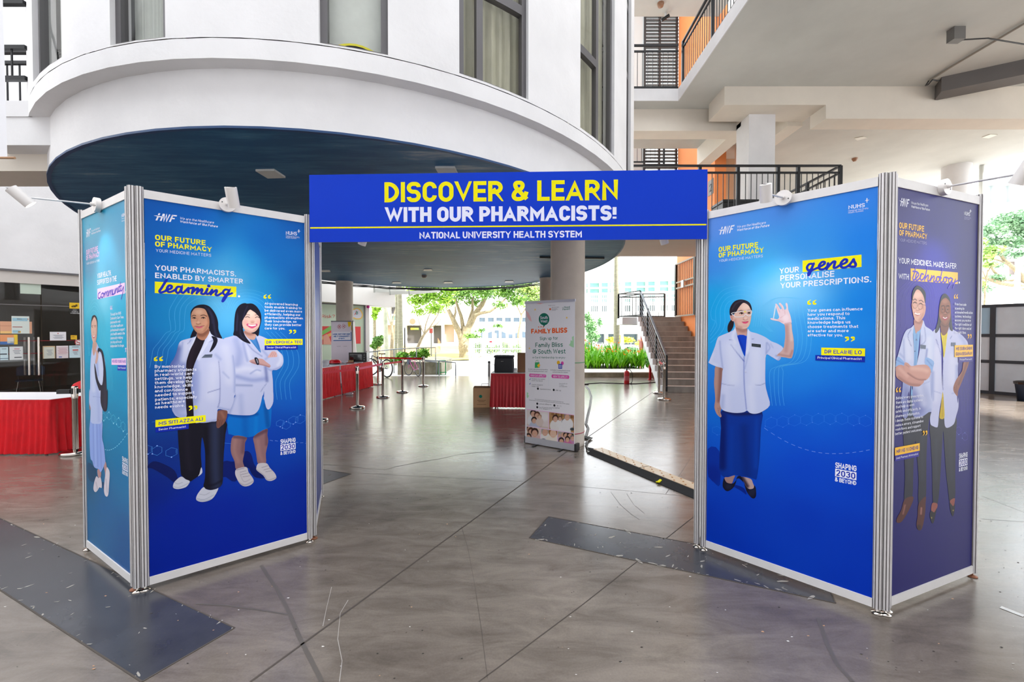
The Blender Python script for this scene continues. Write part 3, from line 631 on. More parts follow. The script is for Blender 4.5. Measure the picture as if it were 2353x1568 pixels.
# ================================================================== flat boards that carry print
def printmat(name, col, rough=.42):
    m = mat('ink_'+name, col, rough); m.node_tree.nodes['Principled BSDF'].inputs['IOR'].default_value = 1.22; return m
def vcolmat():
    m = bpy.data.materials.new('printed_picture'); m.use_nodes = True; n = m.node_tree.nodes; l = m.node_tree.links; b = n['Principled BSDF']
    a = n.new('ShaderNodeAttribute'); a.attribute_name = 'ink'; l.new(a.outputs['Color'], b.inputs['Base Color']); b.inputs['Roughness'].default_value = .42; b.inputs['IOR'].default_value = 1.22
    return m
PIC = vcolmat()
class Board:
    """a vertical flat board: O lower left corner, u along it to the viewer's right, height H"""
    def __init__(s, P0, P1, off=0.0, up=None):
        s.O = Vector((P0[0], P0[1], 0)); d = Vector((P1[0]-P0[0], P1[1]-P0[1], 0)); s.L = d.length; s.u = d.normalized()
        s.n = Vector((s.u.y, -s.u.x, 0)); s.off = off; s.layers = {}; s.k = 0; s.hold = False
    def px(s, x, y):
        r = ray(x, y); o = s.O+s.n*s.off; E_ = Vector((0,0,EYE)); t = (o-E_).dot(s.n)/r.dot(s.n); P = E_+r*t
        return ((P-s.O).dot(s.u), P.z)
    def W(s, u, v, lay=0): return s.O+s.u*u+Vector((0,0,v))+s.n*(s.off+lay)
    def g(s, name, lay, tag=0):
        k = (name, lay if not tag else 0, tag)
        if k not in s.layers: s.layers[k] = G()
        return s.layers[k]
    def text(s, txt, bl, br, tl, m, t=.15, name='printed_lettering', lay=.0006, shear=0, gap=None, seg=5):
        """bl, br: ends of the baseline, tl: top of the first capital, photo pixels"""
        a = Vector(s.px(*bl)); b = Vector(s.px(*br)); c = Vector(s.px(*tl)); w, V, F = textmesh(txt, t, gap, seg)
        ex = (b-a)/w; ey = Vector((0,(c-a).y)); ey.x = ey.y*shear
        s.k += 1; s.g(name, lay, s.k).add([s.W(*(a+ex*v.x+ey*v.y), lay+v.z) for v in V], [f[::-1] for f in F], m)
    def poly(s, pts, m, name='printed_shape', lay=.0004, smooth=False):
        if smooth: pts = catmull(pts, 4)
        P = [Vector(s.px(*p)) for p in pts]; T = tessellate_polygon([[Vector((p.x,p.y,0)) for p in P]])
        
        if not s.hold: s.k += 1
        s.g(name, lay, s.k).add([s.W(p.x, p.y, lay) for p in P], [fix(P, f) for f in T], m)
    def line(s, pts, w, m, name='printed_line', lay=.0004, closed=False, smooth=True, rnd=False):
        if smooth: pts = catmull(pts, 5, closed)
        P = [s.px(*p) for p in pts]; V, F = ribbon(P, w, closed, ext=False, cap_round=rnd)
        n_ = len(P); s.g(name, lay).add([s.W(v.x, v.y, lay+(i%n_ if i < 2*n_ else (0 if i < 2*n_+7 else n_))*5e-6) for i, v in enumerate(V)], [fix(V, f) for f in F], m)
    def dot(s, x, y, r, m, name='printed_line', lay=.0004):
        c = s.px(x, y); s.g(name, lay).add([s.W(c[0]+r*math.cos(a), c[1]+r*math.sin(a), lay) for a in [2*PI*i/12 for i in range(12)]], [tuple(range(11,-1,-1))[::-1]], m)
    def flush(s, parent, labels={}):
        for (name, lay, tag), g in s.layers.items():
            o = part(g, name, parent)
            if name in labels: o['label'] = labels[name]
        s.layers = {}
def fix(P, f):
    a, b, c = P[f[0]], P[f[1]], P[f[2]]
    return tuple(f) if (b[0]-a[0])*(c[1]-a[1])-(b[1]-a[1])*(c[0]-a[0]) > 0 else tuple(f)[::-1]
def catmull(P, k=5, closed=False):
    n = len(P); out = []
    if n < 3: return list(P)
    for i in range(n if closed else n-1):
        if closed: p0, p1, p2, p3 = P[i-1], P[i], P[(i+1)%n], P[(i+2)%n]
        else: p0, p1, p2, p3 = P[max(i-1,0)], P[i], P[i+1], P[min(i+2,n-1)]
        for j in range(k):
            t = j/k; q = []
            for a in (0,1):
                q.append(.5*((2*p1[a])+(-p0[a]+p2[a])*t+(2*p0[a]-5*p1[a]+4*p2[a]-p3[a])*t*t+(-p0[a]+3*p1[a]-3*p2[a]+p3[a])*t**3))
            out.append(tuple(q))
    if not closed: out.append(tuple(P[-1]))
    return out
def crop(x0, y0, sc):
    def f(s_): return [(x0+float(a.split(',')[0])/sc, y0+float(a.split(',')[1])/sc) for a in s_.split()]
    return f
def lin3(c): return np.array([lin(v) for v in c])
def segdist(P, A, B):
    d = B-A; L = (d**2).sum(); t = np.clip(((P-A)@d)/max(L,1e-9), 0, 1); return np.hypot(*(P-(A+t[:,None]*d)).T)
def paint(P, base, strokes):
    col = np.tile(np.array(base, float), (len(P),1))
    for st in strokes:
        if st[0] == 'l':
            _, pts, w, c, al, soft = st; pts = [np.array(p) for p in catmull(pts, 4)]
            d = np.min([segdist(P, pts[i], pts[i+1]) for i in range(len(pts)-1)], axis=0)-w/2
        else:
            _, (cx, cy), rx, ry, rot, c, al, soft = st; ca, sa = math.cos(rot), math.sin(rot)
            X = (P[:,0]-cx)*ca+(P[:,1]-cy)*sa; Y = -(P[:,0]-cx)*sa+(P[:,1]-cy)*ca; q = np.hypot(X/rx, Y/ry); d = (q-1)*min(rx, ry)
        k = np.clip(.5-d/max(soft,.01), 0, 1); k = k*k*(3-2*k)*al
        col = col*(1-k[:,None])+np.array(c, float)*k[:,None]
    return np.array([[lin(v) for v in r] for r in np.clip(col, 0, 255)])
class Figure:
    def __init__(s, board, lay=.0008): s.b = board; s.v = []; s.f = []; s.c = []; s.lay = lay
    def region(s, pts, base, strokes=(), res=3.0, smooth=True):
        O_ = catmull(pts, 3, True) if smooth else pts
        O2 = []
        for i, p in enumerate(O_):
            q = O_[(i+1) % len(O_)]; d = math.dist(p, q); k = max(1, int(d/(res*1.3)))
            for j in range(k): O2.append((p[0]+(q[0]-p[0])*j/k, p[1]+(q[1]-p[1])*j/k))
        V = [Vector(p) for p in O2]; n = len(V); xs = [p[0] for p in O2]; ys = [p[1] for p in O2]
        x = min(xs); row = 0
        gy = min(ys)+res*.5
        A = np.array(O2)
        while gy < max(ys):
            gx = min(xs)+(res*.5 if row % 2 else res)
            while gx < max(xs):
                if inside(A, gx, gy) and np.min(np.hypot(A[:,0]-gx, A[:,1]-gy)) > res*.5: V.append(Vector((gx, gy)))
                gx += res
            gy += res*.87; row += 1
        vv, ee, ff, _, _, _ = delaunay_2d_cdt(V, [], [list(range(n))], 1, 1e-4)
        P = np.array([[p.x, p.y] for p in vv]); col = paint(P, base, strokes)
        k = len(s.v); s.lay += .00004; W2 = [s.b.px(*p) for p in P]
        s.v += [s.b.W(u, v, s.lay) for u, v in W2]; s.f += [tuple(k+j for j in fix(W2, f)) for f in ff]; s.c += [tuple(c)+(1,) for c in col]
        return s
    def out(s, name, parent, label=None):
        me = bpy.data.meshes.new(name); me.from_pydata([tuple(v) for v in s.v], [], s.f); me.materials.append(PIC)
        a = me.color_attributes.new('ink', 'FLOAT_COLOR', 'POINT'); cc = np.array(s.c, dtype=np.float32); cc[:,:3] *= .82; a.data.foreach_set('color', cc.ravel())
        o = bpy.data.objects.new(name, me); C.objects.link(o); o.parent = parent
        if label: o['label'] = label
        return o
def inside(A, x, y):
    x1, y1 = A[:,0], A[:,1]; x2, y2 = np.roll(x1,-1), np.roll(y1,-1); c = (y1 > y) != (y2 > y)
    with np.errstate(divide='ignore', invalid='ignore'): xi = (x2-x1)*(y-y1)/(y2-y1)+x1
    return bool(np.sum(c & (x < xi)) % 2)
def backdrop(board, u0, u1, v0, v1, ctrl, name, parent, label, nu=26, nv=60, thick=.004, sig=.16):
    """ctrl: list of (px, py, colour); smooth blend between them, a printed gradient"""
    pts = [(board.px(x, y), np.array(c, float)) for x, y, c in ctrl]; V = []; cols = []; F = []
    for j in range(nv+1):
        for i in range(nu+1):
            u = u0+(u1-u0)*i/nu; v = v0+(v1-v0)*j/nv; V.append(board.W(u, v, 0))
            w = np.array([1/(((u-p[0])**2+((v-p[1]))**2)+.012)**1.6 for p, c in pts]); c = (w[:,None]*np.array([c for p, c in pts])).sum(0)/w.sum(); cols.append([lin(k)*.85 for k in c]+[1])
    F = [(j*(nu+1)+i, j*(nu+1)+i+1, (j+1)*(nu+1)+i+1, (j+1)*(nu+1)+i) for j in range(nv) for i in range(nu)]
    k = len(V); 
    for (u, v) in ((u0,v0),(u1,v0),(u1,v1),(u0,v1)): V.append(board.W(u, v, -thick)); cols.append([.7,.7,.7,1])
    F.append((k+3,k+2,k+1,k))
    me = bpy.data.meshes.new(name); me.from_pydata([tuple(p) for p in V], [], F); me.materials.append(PIC)
    a = me.color_attributes.new('ink', 'FLOAT_COLOR', 'POINT'); a.data.foreach_set('color', np.array(cols, dtype=np.float32).ravel())
    o = bpy.data.objects.new(name, me); C.objects.link(o); o.parent = parent; o['label'] = label
    return o

# ================================================================== booths of aluminium posts and boards
def post_mesh():
    g = G(); r = .020; n = 8; pr = []
    for k in range(n):
        a = 2*PI*k/n; c, s_ = math.cos(a), math.sin(a)
        for (w, d, m) in ((-.0078,r,0),(-.0024,r,0),(-.0024,r-.005,1),(.0024,r-.005,1),(.0024,r,0),(.0078,r,0)):
            pr.append((c*d-s_*w, s_*d+c*w, m))
    N = len(pr); vs = [(x,y,.03) for x,y,m in pr]+[(x,y,2.5) for x,y,m in pr]
    for i in range(N):
        j = (i+1) % N; g.add([vs[i],vs[j],vs[N+j],vs[N+i]], [(0,1,2,3)], ALUD if (pr[i][2] or pr[j][2]) else ALU)
    g.add(vs[N:], [tuple(range(N))], ALU); g.add([(x*.7,y*.7,2.501) for x,y,z in vs[:N]], [tuple(range(N))], ALUD)
    return g
RUST = mat('rusty_foot', (134, 84, 58), .6, metal=.3)
PM = {}
def post(parent, x, y, rust=False, ang=0):
    if 'p' not in PM: q = part(post_mesh(), 'post', parent); PM['p'] = q.data
    else: q = bpy.data.objects.new('post', PM['p']); C.objects.link(q); q.parent = parent
    q.location = (x, y, 0); q.rotation_euler = (0,0,ang)
    k = 'f%d' % rust
    if k not in PM:
        g = G(); m = RUST if rust else CHROME; g.lathe([(0,.001),(.027,.001),(.027,.006),(.010,.012),(.006,.014),(.006,.04)], m); f = part(g, 'levelling_foot', q); PM[k] = f.data
    else: f = bpy.data.objects.new('levelling_foot', PM[k]); C.objects.link(f); f.parent = q
    return q
def rails(parent, A, B, z0=.03, z1=2.485):
    A = Vector((A[0],A[1],0)); B = Vector((B[0],B[1],0)); u = (B-A).normalized(); a = A+u*.021; b = B-u*.021
    for za, zb in ((z0, z0+.05), (z1-.052, z1)):
        g = G(); g.bar(a+Vector((0,0,(za+zb)/2)), b+Vector((0,0,(za+zb)/2)), .022, zb-za, RAILW); g.bar(a+Vector((0,0,zb if za > 1 else za)), b+Vector((0,0,zb if za > 1 else za)), .008, .004, ALU); part(g, 'rail', parent)
P1 = (-3.139,3.16); P2a = (-2.352,2.665); P2b = (-2.284,2.655); P3a = (-1.552,3.28); P3b = (-1.545,3.335); P7 = (-1.869,4.19)
P4a = (1.416,3.16); P4b = (1.385,3.205); P5a = (2.087,2.437); P5b = (2.160,2.457); P6 = (3.03,2.81)
boothL = thing('display_booth', 'left display booth of aluminium posts with teal and blue posters', 'booth', (0,0,0))
boothR = thing('display_booth', 'right display booth of aluminium posts with blue and purple posters', 'booth', (0,0,0))
for b_, L_ in ((boothL, [(P1,0,.2),((P2a[0]-.004,P2a[1]+.0),1,.2),((-2.318,2.64),0,.55),(P2b,0,-.2),(P3a,0,-.2),(P3b,1,.3),(P7,0,.3)]), (boothR, [(P4a,0,.4),(P4b,0,.2),(P5a,0,.4),((2.125,2.425),0,.1),(P5b,0,-.1),(P6,1,-.1)])):
    for (x, y), ru, an in L_:
        q = post(b_, x, y, ru, an)
rails(boothL, P1, P2a); rails(boothL, P2b, P3a); rails(boothL, P3b, P7)
rails(boothR, P4a, P5a); rails(boothR, P5b, P6)
# the two boards that turn away behind each booth close it towards the hall
P9 = (1.87,4.05)
BL1 = Board(P1, P2a, .004); BL2 = Board(P2b, P3a, .004); BL3 = Board(P3b, P7, .004); BR1 = Board(P4a, P5a, .004); BR2 = Board(P5b, P6, .004); BR3 = Board(P9, P4b, .004)
post(boothR, *P9, False, .1); rails(boothR, P9, P4b)
IW = printmat('white', (226,228,240)); IY = printmat('yellow', (236,228,14)); IB = printmat('royal_blue', (22,40,170)); ITAG = printmat('tag_blue', (8,36,160)); IO = printmat('amber', (238,184,62)); IP = printmat('pale_pink', (236,196,230))
IPT = printmat('pink_text', (220,180,222)); IPU = printmat('violet', (76,58,178)); IPD = printmat('deep_violet', (58,48,134)); IL = printmat('light_blue_line', (92,186,232)); ILD = printmat('mid_blue_line', (74,150,234)); IND = printmat('pale_node', (128,164,232)); ILV = printmat('violet_line', (118,112,200)); IPT2 = printmat('teal_line', (110,206,226))
def common(b, logo, nuhs, fut, yel, t0=.15):
    """logo: six points of the HWF mark and its two lines; nuhs; fut: headline block"""
    pass
# ---------------- left blue poster
def quote(b, x, y, w, h, m, close=False, dy=0, lay=.0005):
    b.k += 1; b.hold = True
    for k in (0, 1):
        x0 = x+k*w*.56; y0 = y+k*dy; s = -1 if close else 1
        cx, cy = x0+w*.2, y0+h*(.66 if not close else .34)
        r = w*.205
        pts = [(cx+r*math.cos(a), cy+r*.95*math.sin(a)*h/w*.9) for a in [2*PI*i/14 for i in range(14)]]
        b.poly(pts, m, 'printed_quote_mark', lay)
        if not close: b.poly([(cx-r, cy), (cx-r*.9, y0+h*.28), (cx+r*.75, y0), (cx+r*.95, y0+h*.05), (cx-r*.05, y0+h*.38), (cx+r*.1, cy)], m, 'printed_quote_mark', lay)
        else: b.poly([(cx+r, cy), (cx+r*.9, y0+h*.72), (cx-r*.75, y0+h), (cx-r*.95, y0+h*.95), (cx+r*.05, y0+h*.62), (cx-r*.1, cy)], m, 'printed_quote_mark', lay)
    b.hold = False
def hexchain(b, pts, w, m, md, dbl=True):
    """pts: centres of hexagons in photo pixels with half width and half height"""
    for i, (x, y, rx, ry, sk) in enumerate(pts):
        P = [(x-rx, y-ry*.5-sk), (x, y-ry), (x+rx, y-ry*.5+sk), (x+rx, y+ry*.5+sk), (x, y+ry), (x-rx, y+ry*.5-sk)]
        b.line(P+[P[0]], w, m, 'printed_molecule', smooth=False)
        if i % 2 == 0: b.line([(x+rx-2.4, y-ry*.4+sk), (x+rx-2.4, y+ry*.4+sk)], w, m, 'printed_molecule', smooth=False)
        q = P[1] if i % 2 else P[4]; b.dot(q[0], q[1], w*3.2, md, 'printed_molecule', .0005)
        if i % 2: b.dot(P[5][0], P[5][1], w*3.2, md, 'printed_molecule', .0005)
def shaping(b, tl, tr, br, bl, ink):
    """the SHAPING 2030 & BEYOND mark in the quadrilateral"""
    def P(u, v): return tuple(((tl[k]*(1-u)+tr[k]*u)*(1-v)+(bl[k]*(1-u)+br[k]*u)*v) for k in (0,1))
    b.text('SHAPING', P(0,.29), P(1,.29), P(0,0), IW, .19, 'printed_emblem', gap=.07)
    b.poly([P(0,.335), P(1,.335), P(1,.735), P(0,.735)], IW, 'printed_emblem', .0004)
    b.text('2030', P(.05,.69), P(.95,.69), P(.05,.38), ink, .17, 'printed_emblem', .0008)
    b.text('& BEYOND', P(0,1), P(1,1), P(0,.78), IW, .19, 'printed_emblem', gap=.07)
def hwf(b, x0, y0, x1, y1, h, lines, yl):
    b.k += 1; b.hold = True
    def P(u, v): return (x0+(x1-x0)*u, y0+(y1-y0)*u-h*v)
    sh = .16
    def q(u0, u1, v0, v1, s0=sh): return [P(u0+s0*v0, v0), P(u1+s0*v0, v0), P(u1+s0*v1, v1), P(u0+s0*v1, v1)]
    for a in (q(.02,.11,0,.55), q(.24,.33,0,.55), q(.02,.11,.72,1), q(.24,.33,.66,1), q(.02,.32,.47,.62)): b.poly(a, IW, 'printed_logo', .0005)
    b.poly([P(-.08,.62), P(.12,.66), P(.14,.52)], IW, 'printed_logo', .0005)
    for (ua, ub) in ((.41,.40),(.40,.57),(.57,.57),(.57,.74)):
        pass
    b.line([P(.475,1), P(.455,.05), P(.60,.92), P(.595,.05), P(.765,1)], abs(b.px(*P(.1,0))[0]-b.px(*P(0,0))[0])*.72, IW, 'printed_logo', .0006, smooth=False)
    for a in (q(.72,.81,0,1), q(.72,.99,.83,1), q(.74,.94,.42,.58)): b.poly(a, IW, 'printed_logo', .0005)
    b.hold = False
def plus(b, x, y, r, sl=0):
    b.k += 1; b.hold = True
    b.poly([(x-r,y-sl*r),(x,y-r*.16),(x+r*1.2,y+sl*r),(x,y+r*.16)], IW, 'printed_logo', .0005); b.poly([(x-r*.2,y-r),(x+r*.22,y-r),(x+r*.16,y+r),(x-r*.16,y+r)], IW, 'printed_logo', .0005)
    b.poly([(x-r*.5,y-r*.22),(x+r*.5,y-r*.25),(x+r*.5,y+r*.2),(x-r*.5,y+r*.22)], IW, 'printed_logo', .0005)
    b.hold = False
SK, SKS, LIP = (206,152,124), (156,100,78), (204,84,116)
def face_light(c, s=1): return

D0 = 'blue poster of two women in white coats, one with long hair'
bd2 = backdrop(BL2, .022, BL2.L-.022, .078, 2.435, [(345,470,(6,86,178)),(345,560,(4,92,186)),(345,640,(6,104,190)),(345,720,(0,128,196)),(350,800,(8,96,180)),(345,900,(8,72,156)),(345,960,(8,68,150)),(345,1050,(8,44,128)),(345,1130,(4,32,130)),(345,1320,(2,34,150)),
   (440,480,(4,92,190)),(480,560,(4,110,208)),(520,600,(90,190,244)),(540,640,(130,205,250)),(560,600,(20,160,232)),(600,560,(2,108,204)),(690,520,(2,92,184)),(690,640,(2,98,186)),(640,600,(2,110,200)),(600,650,(18,160,230)),(500,690,(120,200,240)),(420,700,(20,150,216)),(400,760,(20,150,214)),(520,730,(90,180,232)),(640,720,(10,112,200)),(690,760,(4,92,188)),(660,860,(14,110,196)),(690,900,(6,92,196)),
   (690,1000,(2,66,172)),(640,1020,(2,62,176)),(520,1020,(4,60,170)),(520,1080,(4,52,168)),(690,1120,(2,42,160)),(690,1220,(2,36,158)),(520,1180,(2,36,160)),(420,1180,(2,34,156)),(400,1040,(10,44,130)),(520,1280,(2,34,158)),(420,1320,(2,34,154))], 'poster_board', boothL, D0+' on left booth')
b = BL2; A = crop(330,660,6.031); B_ = crop(330,900,5.6); Hc = crop(330,440,6.031)
hwf(b, *Hc('160,400')[0], *Hc('425,430')[0], 17, None, None)
b.text('We are the Healthcare', Hc('500,388')[0], Hc('972,448')[0], Hc('500,352')[0], IW, .11, shear=.2, seg=3); b.text('Workforce of the Future', Hc('500,432')[0], Hc('1025,502')[0], Hc('500,398')[0], IW, .16, shear=.2, seg=3)
b.text('OUR FUTURE', Hc('160,672')[0], Hc('858,748')[0], Hc('160,598')[0], IY, .19); b.text('OF PHARMACY', Hc('160,762')[0], Hc('945,840')[0], Hc('160,690')[0], IY, .19)
b.text('YOUR MEDICINE MATTERS', Hc('170,838')[0], Hc('936,908')[0], Hc('170,796')[0], IW, .10, gap=.2)
b.text('NUHS', Hc('1972,600')[0], Hc('2125,612')[0], Hc('1972,550')[0], IW, .15); b.text('National University', Hc('1972,628')[0], Hc('2162,648')[0], Hc('1972,606')[0], IW, .09, seg=2); b.text('Health System', Hc('1972,650')[0], Hc('2118,660')[0], Hc('1972,630')[0], IW, .09, seg=2)
plus(b, *Hc('2150,552')[0], 4)
b.text('YOUR PHARMACISTS,', Hc('160,1092')[0], Hc('1280,1178')[0], Hc('160,1018')[0], IW, .17); b.text('ENABLED BY SMARTER', Hc('160,1200')[0], Hc('1378,1282')[0], Hc('160,1125')[0], IW, .17)
b.poly(Hc('155,1250 1285,1322 1285,1466 155,1410'), IY, 'printed_highlight'); b.dot(*Hc('1322,1455')[0], .007, IW)
def script(b, paths, w, m):
    for p in paths: b.line(p, w, m, 'printed_script_word', .0008, rnd=True)
script(b, [Hc('322,1224 296,1262 252,1335 222,1380 238,1402 300,1384'), Hc('310,1370 380,1345 385,1310 350,1308 325,1350 345,1395 400,1385 440,1360'), Hc('515,1325 470,1325 445,1370 470,1410 505,1385 530,1325 520,1380 545,1408 590,1370'), Hc('590,1370 620,1340 625,1350 618,1385 625,1400'), Hc('625,1350 690,1335 685,1360 670,1415'),
   Hc('680,1400 740,1345 755,1360 735,1415'), Hc('740,1405 800,1355 812,1370 800,1415 840,1420 880,1370'), Hc('885,1350 868,1395 880,1425 920,1405 950,1365'), Hc('950,1365 930,1430'), Hc('935,1420 1000,1370 1015,1385 998,1430 1030,1440 1080,1410'), Hc('1185,1370 1130,1362 1100,1400 1125,1435 1160,1415 1190,1370 1150,1450 1105,1518 1095,1515 1130,1455 1225,1412')], .0135, IB)
b.dot(*Hc('903,1312')[0], .010, IB, 'printed_script_word', .0008)
quote(b, *A('1662,100')[0], 18, 12, IY); quote(b, *A('2015,580')[0], 17, 11.5, IY, True)
for i, (s_, x1, y0, y1) in enumerate([('AI-powered learning',2135,242,260),('tools enable training to',2190,290,308),('be delivered even more',2195,340,355),('efficiently, helping our',2175,388,402),('pharmacists strengthen',2208,437,448),('their knowledge, so',2118,488,495),('they can provide better',2188,536,542),('care for you.',1958,586,590)]):
    b.text(s_, A('1678,%d' % y0)[0], A('%d,%d' % (x1, y1))[0], A('1678,%d' % (y0-34))[0], IW, .15, seg=3)
b.poly(A('1676,722 2202,718 2202,800 1676,808'), IY, 'printed_name_tag', .0022); b.text('DR VERONICA TEO', A('1700,785')[0], A('2186,780')[0], A('1700,745')[0], IB, .17, 'printed_name_tag', .0026)
b.poly(A('1676,808 2136,802 2136,864 1676,872'), ITAG, 'printed_name_tag', .0022); b.text('Senior Clinical Pharmacist', A('1703,850')[0], A('2112,847')[0], A('1703,824')[0], IW, .12, 'printed_name_tag', .0026, seg=2)
quote(b, *A('142,960')[0], 22, 13.5, IY, dy=-.2); quote(b, *B_('580,170')[0], 21, 13.5, IY, True, dy=-.5, lay=.0026)
for (s_, c_, x1, y0, y1) in [('By mentoring',A,562,1123,1115),('pharmacy students',A,732,1180,1160),('in real-world care',A,697,1236,1212),('settings, we help',A,668,1292,1268),('them develop the',A,676,1348,1322),('knowledge, skills',A,684,1405,1376),('and confidence',A,610,1460,1436)]:
    b.text(s_, c_('155,%d' % y0)[0], c_('%d,%d' % (x1, y1))[0], c_('155,%d' % (y0-42))[0], IW, .15, 'printed_quotation', .0024, seg=3)
for (s_, x1, y0, y1) in [('needed to support',652,68,28),('patients, especially',686,122,84),('as healthcare',530,172,140),('needs evolve.',526,222,195)]:
    b.text(s_, B_('148,%d' % y0)[0], B_('%d,%d' % (x1, y1))[0], B_('148,%d' % (y0-38))[0], IW, .15, 'printed_quotation', .0024, seg=3)
b.poly(B_('152,368 798,302 800,388 152,460'), IY, 'printed_name_tag', .0022); b.text('MS SITI AZZA ALI', B_('195,432')[0], B_('762,372')[0], B_('195,388')[0], IB, .16, 'printed_name_tag', .0026)
b.poly(B_('152,460 580,414 580,480 154,530'), ITAG, 'printed_name_tag', .0022); b.text('Senior Pharmacist', B_('192,502')[0], B_('545,462')[0], B_('192,476')[0], IW, .12, 'printed_name_tag', .0026, seg=2)
shaping(b, *(B_('1762,618 1954,592 1956,792 1760,820')), ITAG)
hexchain(b, [(644,973,9,8,-1.2),(658,978,9,9,-1.5),(674,966,11,9,-2),(690,964,11,10,-2)], .0012, ILD, IND)
hexchain(b, [(340,1034,10,10,-1.5),(361,1036,11,11,-2),(394,1040,13,11,-2)], .0012, ILD, IND)
b.line(B_('1034,664 1130,672'), .0014, ILD); b.line(B_('30,412 60,405'), .0014, ILD); b.line(B_('105,396 150,388'), .0014, ILD)
for x in (1625, 1690, 1755, 1950, 2015, 2080): b.line(B_('%d,%d %d,%d' % (x, 628+abs(x-1850)**1.0*-.0+ (x-1625)*.09, x+38, 636+(x-1625)*.06)), .0018, IND)
for k, o_ in enumerate((0, 70, 140, 215)):
    q = o_; m = IL
    b.line(A('%d,1120 %d,960 %d,860 %d,760 %d,640 %d,590 %d,400 %d,260' % (300-q*1.0, 330-q, 350-q, 430-q, 500-q*.9, 560-q*.85, 570-q, 600-q))+A('%d,%d %d,%d %d,%d %d,%d' % (700-q*.6, 180-q*.8, 800, 150-q*.75, 950+q*.5, 190-q*.7, 1060+q*.55, 330-q*.4)), .0011, m, 'printed_contour')
    b.line(A('%d,%d %d,%d %d,%d %d,%d %d,%d %d,%d' % (1240-q*.4, 300, 1300-q*.2, 200-q*.5, 1430, 165-q*.6, 1580+q*.5, 210-q*.5, 1680+q*.75, 330-q*.2, 1700+q*.8, 560)), .0011, m, 'printed_contour')
    b.line(A('%d,620 %d,760 %d,900 %d,1080 %d,1200 %d,1330 %d,1560' % (1700+q*.9, 1830+q*.95, 1990-70+q, 1995-60+q, 1880+q, 1830+q*.9, 1850+q*.9)), .0011, m, 'printed_contour')
F = Figure(b)
F.region(B_('35,985 110,990 300,1100 385,1165 440,1150 400,1020 250,930 120,900'), (10,24,90), [], 5); F.region(B_('1300,770 1380,800 1420,930 1480,1010 1560,1110 1450,1110 1390,1060 1330,980 1180,1160 1060,1100 1020,1090 1030,900 1180,900'), (6,28,110), [('l', B_('1250,950 1420,1080'), 30, (4,20,86), .6, 20)], 4)
CO, COH, COS, COD = (196,202,236), (222,225,246), (150,162,214), (104,114,176)
# right-hand woman first (stands behind)
F.region(B_('1105,285 1088,525 1120,552 1225,582 1330,590 1430,570 1560,505 1605,468 1635,430 1640,150 1560,60 1400,200'), (0,112,206), [('l', B_('1300,330 1310,580'), 14, (0,94,186), .7, 14), ('l', B_('1450,280 1440,540'), 8, (0,130,220), .6, 10), ('l', B_('1570,180 1600,440'), 10, (0,80,160), .8, 8), ('l', B_('1110,300 1280,320 1460,290'), 6, (0,60,140), .7, 8)], 2.1)
F.region(B_('1158,572 1122,690 1128,800 1170,900 1192,1005 1295,985 1276,900 1298,780 1305,660 1325,592'), (146,108,110), [('l', B_('1180,620 1165,760 1215,900'), 8, (170,128,124), .7, 10), ('l', B_('1290,620 1275,780'), 8, (104,70,82), .7, 10), ('l', B_('1165,585 1320,600'), 6, (90,60,74), .7, 5)], 2.2)
F.region(B_('1420,575 1424,680 1448,800 1476,940 1572,925 1572,800 1602,650 1592,560 1585,478'), (146,108,112), [('l', B_('1470,640 1490,800 1530,900'), 8, (168,126,124), .7, 10), ('l', B_('1585,500 1580,680'), 6, (100,68,82), .7, 8), ('l', B_('1430,575 1580,500'), 8, (84,56,72), .7, 6)], 2.2)
SHO = (206,200,206)
F.region(B_('1192,1002 1178,1060 1200,1122 1240,1190 1300,1222 1372,1206 1416,1160 1400,1108 1350,1040 1334,985 1292,972'), SHO, [('l', B_('1210,1160 1300,1205 1410,1155'), 2.2, (160,156,172), .8, 2), ('l', B_('1240,1040 1320,1020'), 1, (120,112,130), .8, 1.2), ('l', B_('1255,1070 1345,1050'), 1, (120,112,130), .8, 1.2), ('l', B_('1275,1100 1365,1085'), 1, (120,112,130), .8, 1.2), ('l', B_('1195,1010 1290,985'), 2, (150,140,160), .8, 2), ('l', B_('1240,1060 1290,1160 1370,1130'), 1, (150,142,156), .8, 1.5)], 1.4)
F.region(B_('1475,928 1450,985 1460,1020 1540,1082 1580,1140 1640,1152 1700,1122 1706,1090 1680,1042 1622,980 1604,948 1572,922'), SHO, [('l', B_('1460,1010 1550,1080 1600,1140 1700,1110'), 2, (160,156,172), .8, 2), ('l', B_('1520,980 1600,955'), 1, (120,112,130), .8, 1.2), ('l', B_('1545,1010 1625,990'), 1, (120,112,130), .8, 1.2), ('l', B_('1570,1035 1650,1020'), 1, (120,112,130), .8, 1.2)], 1.4)
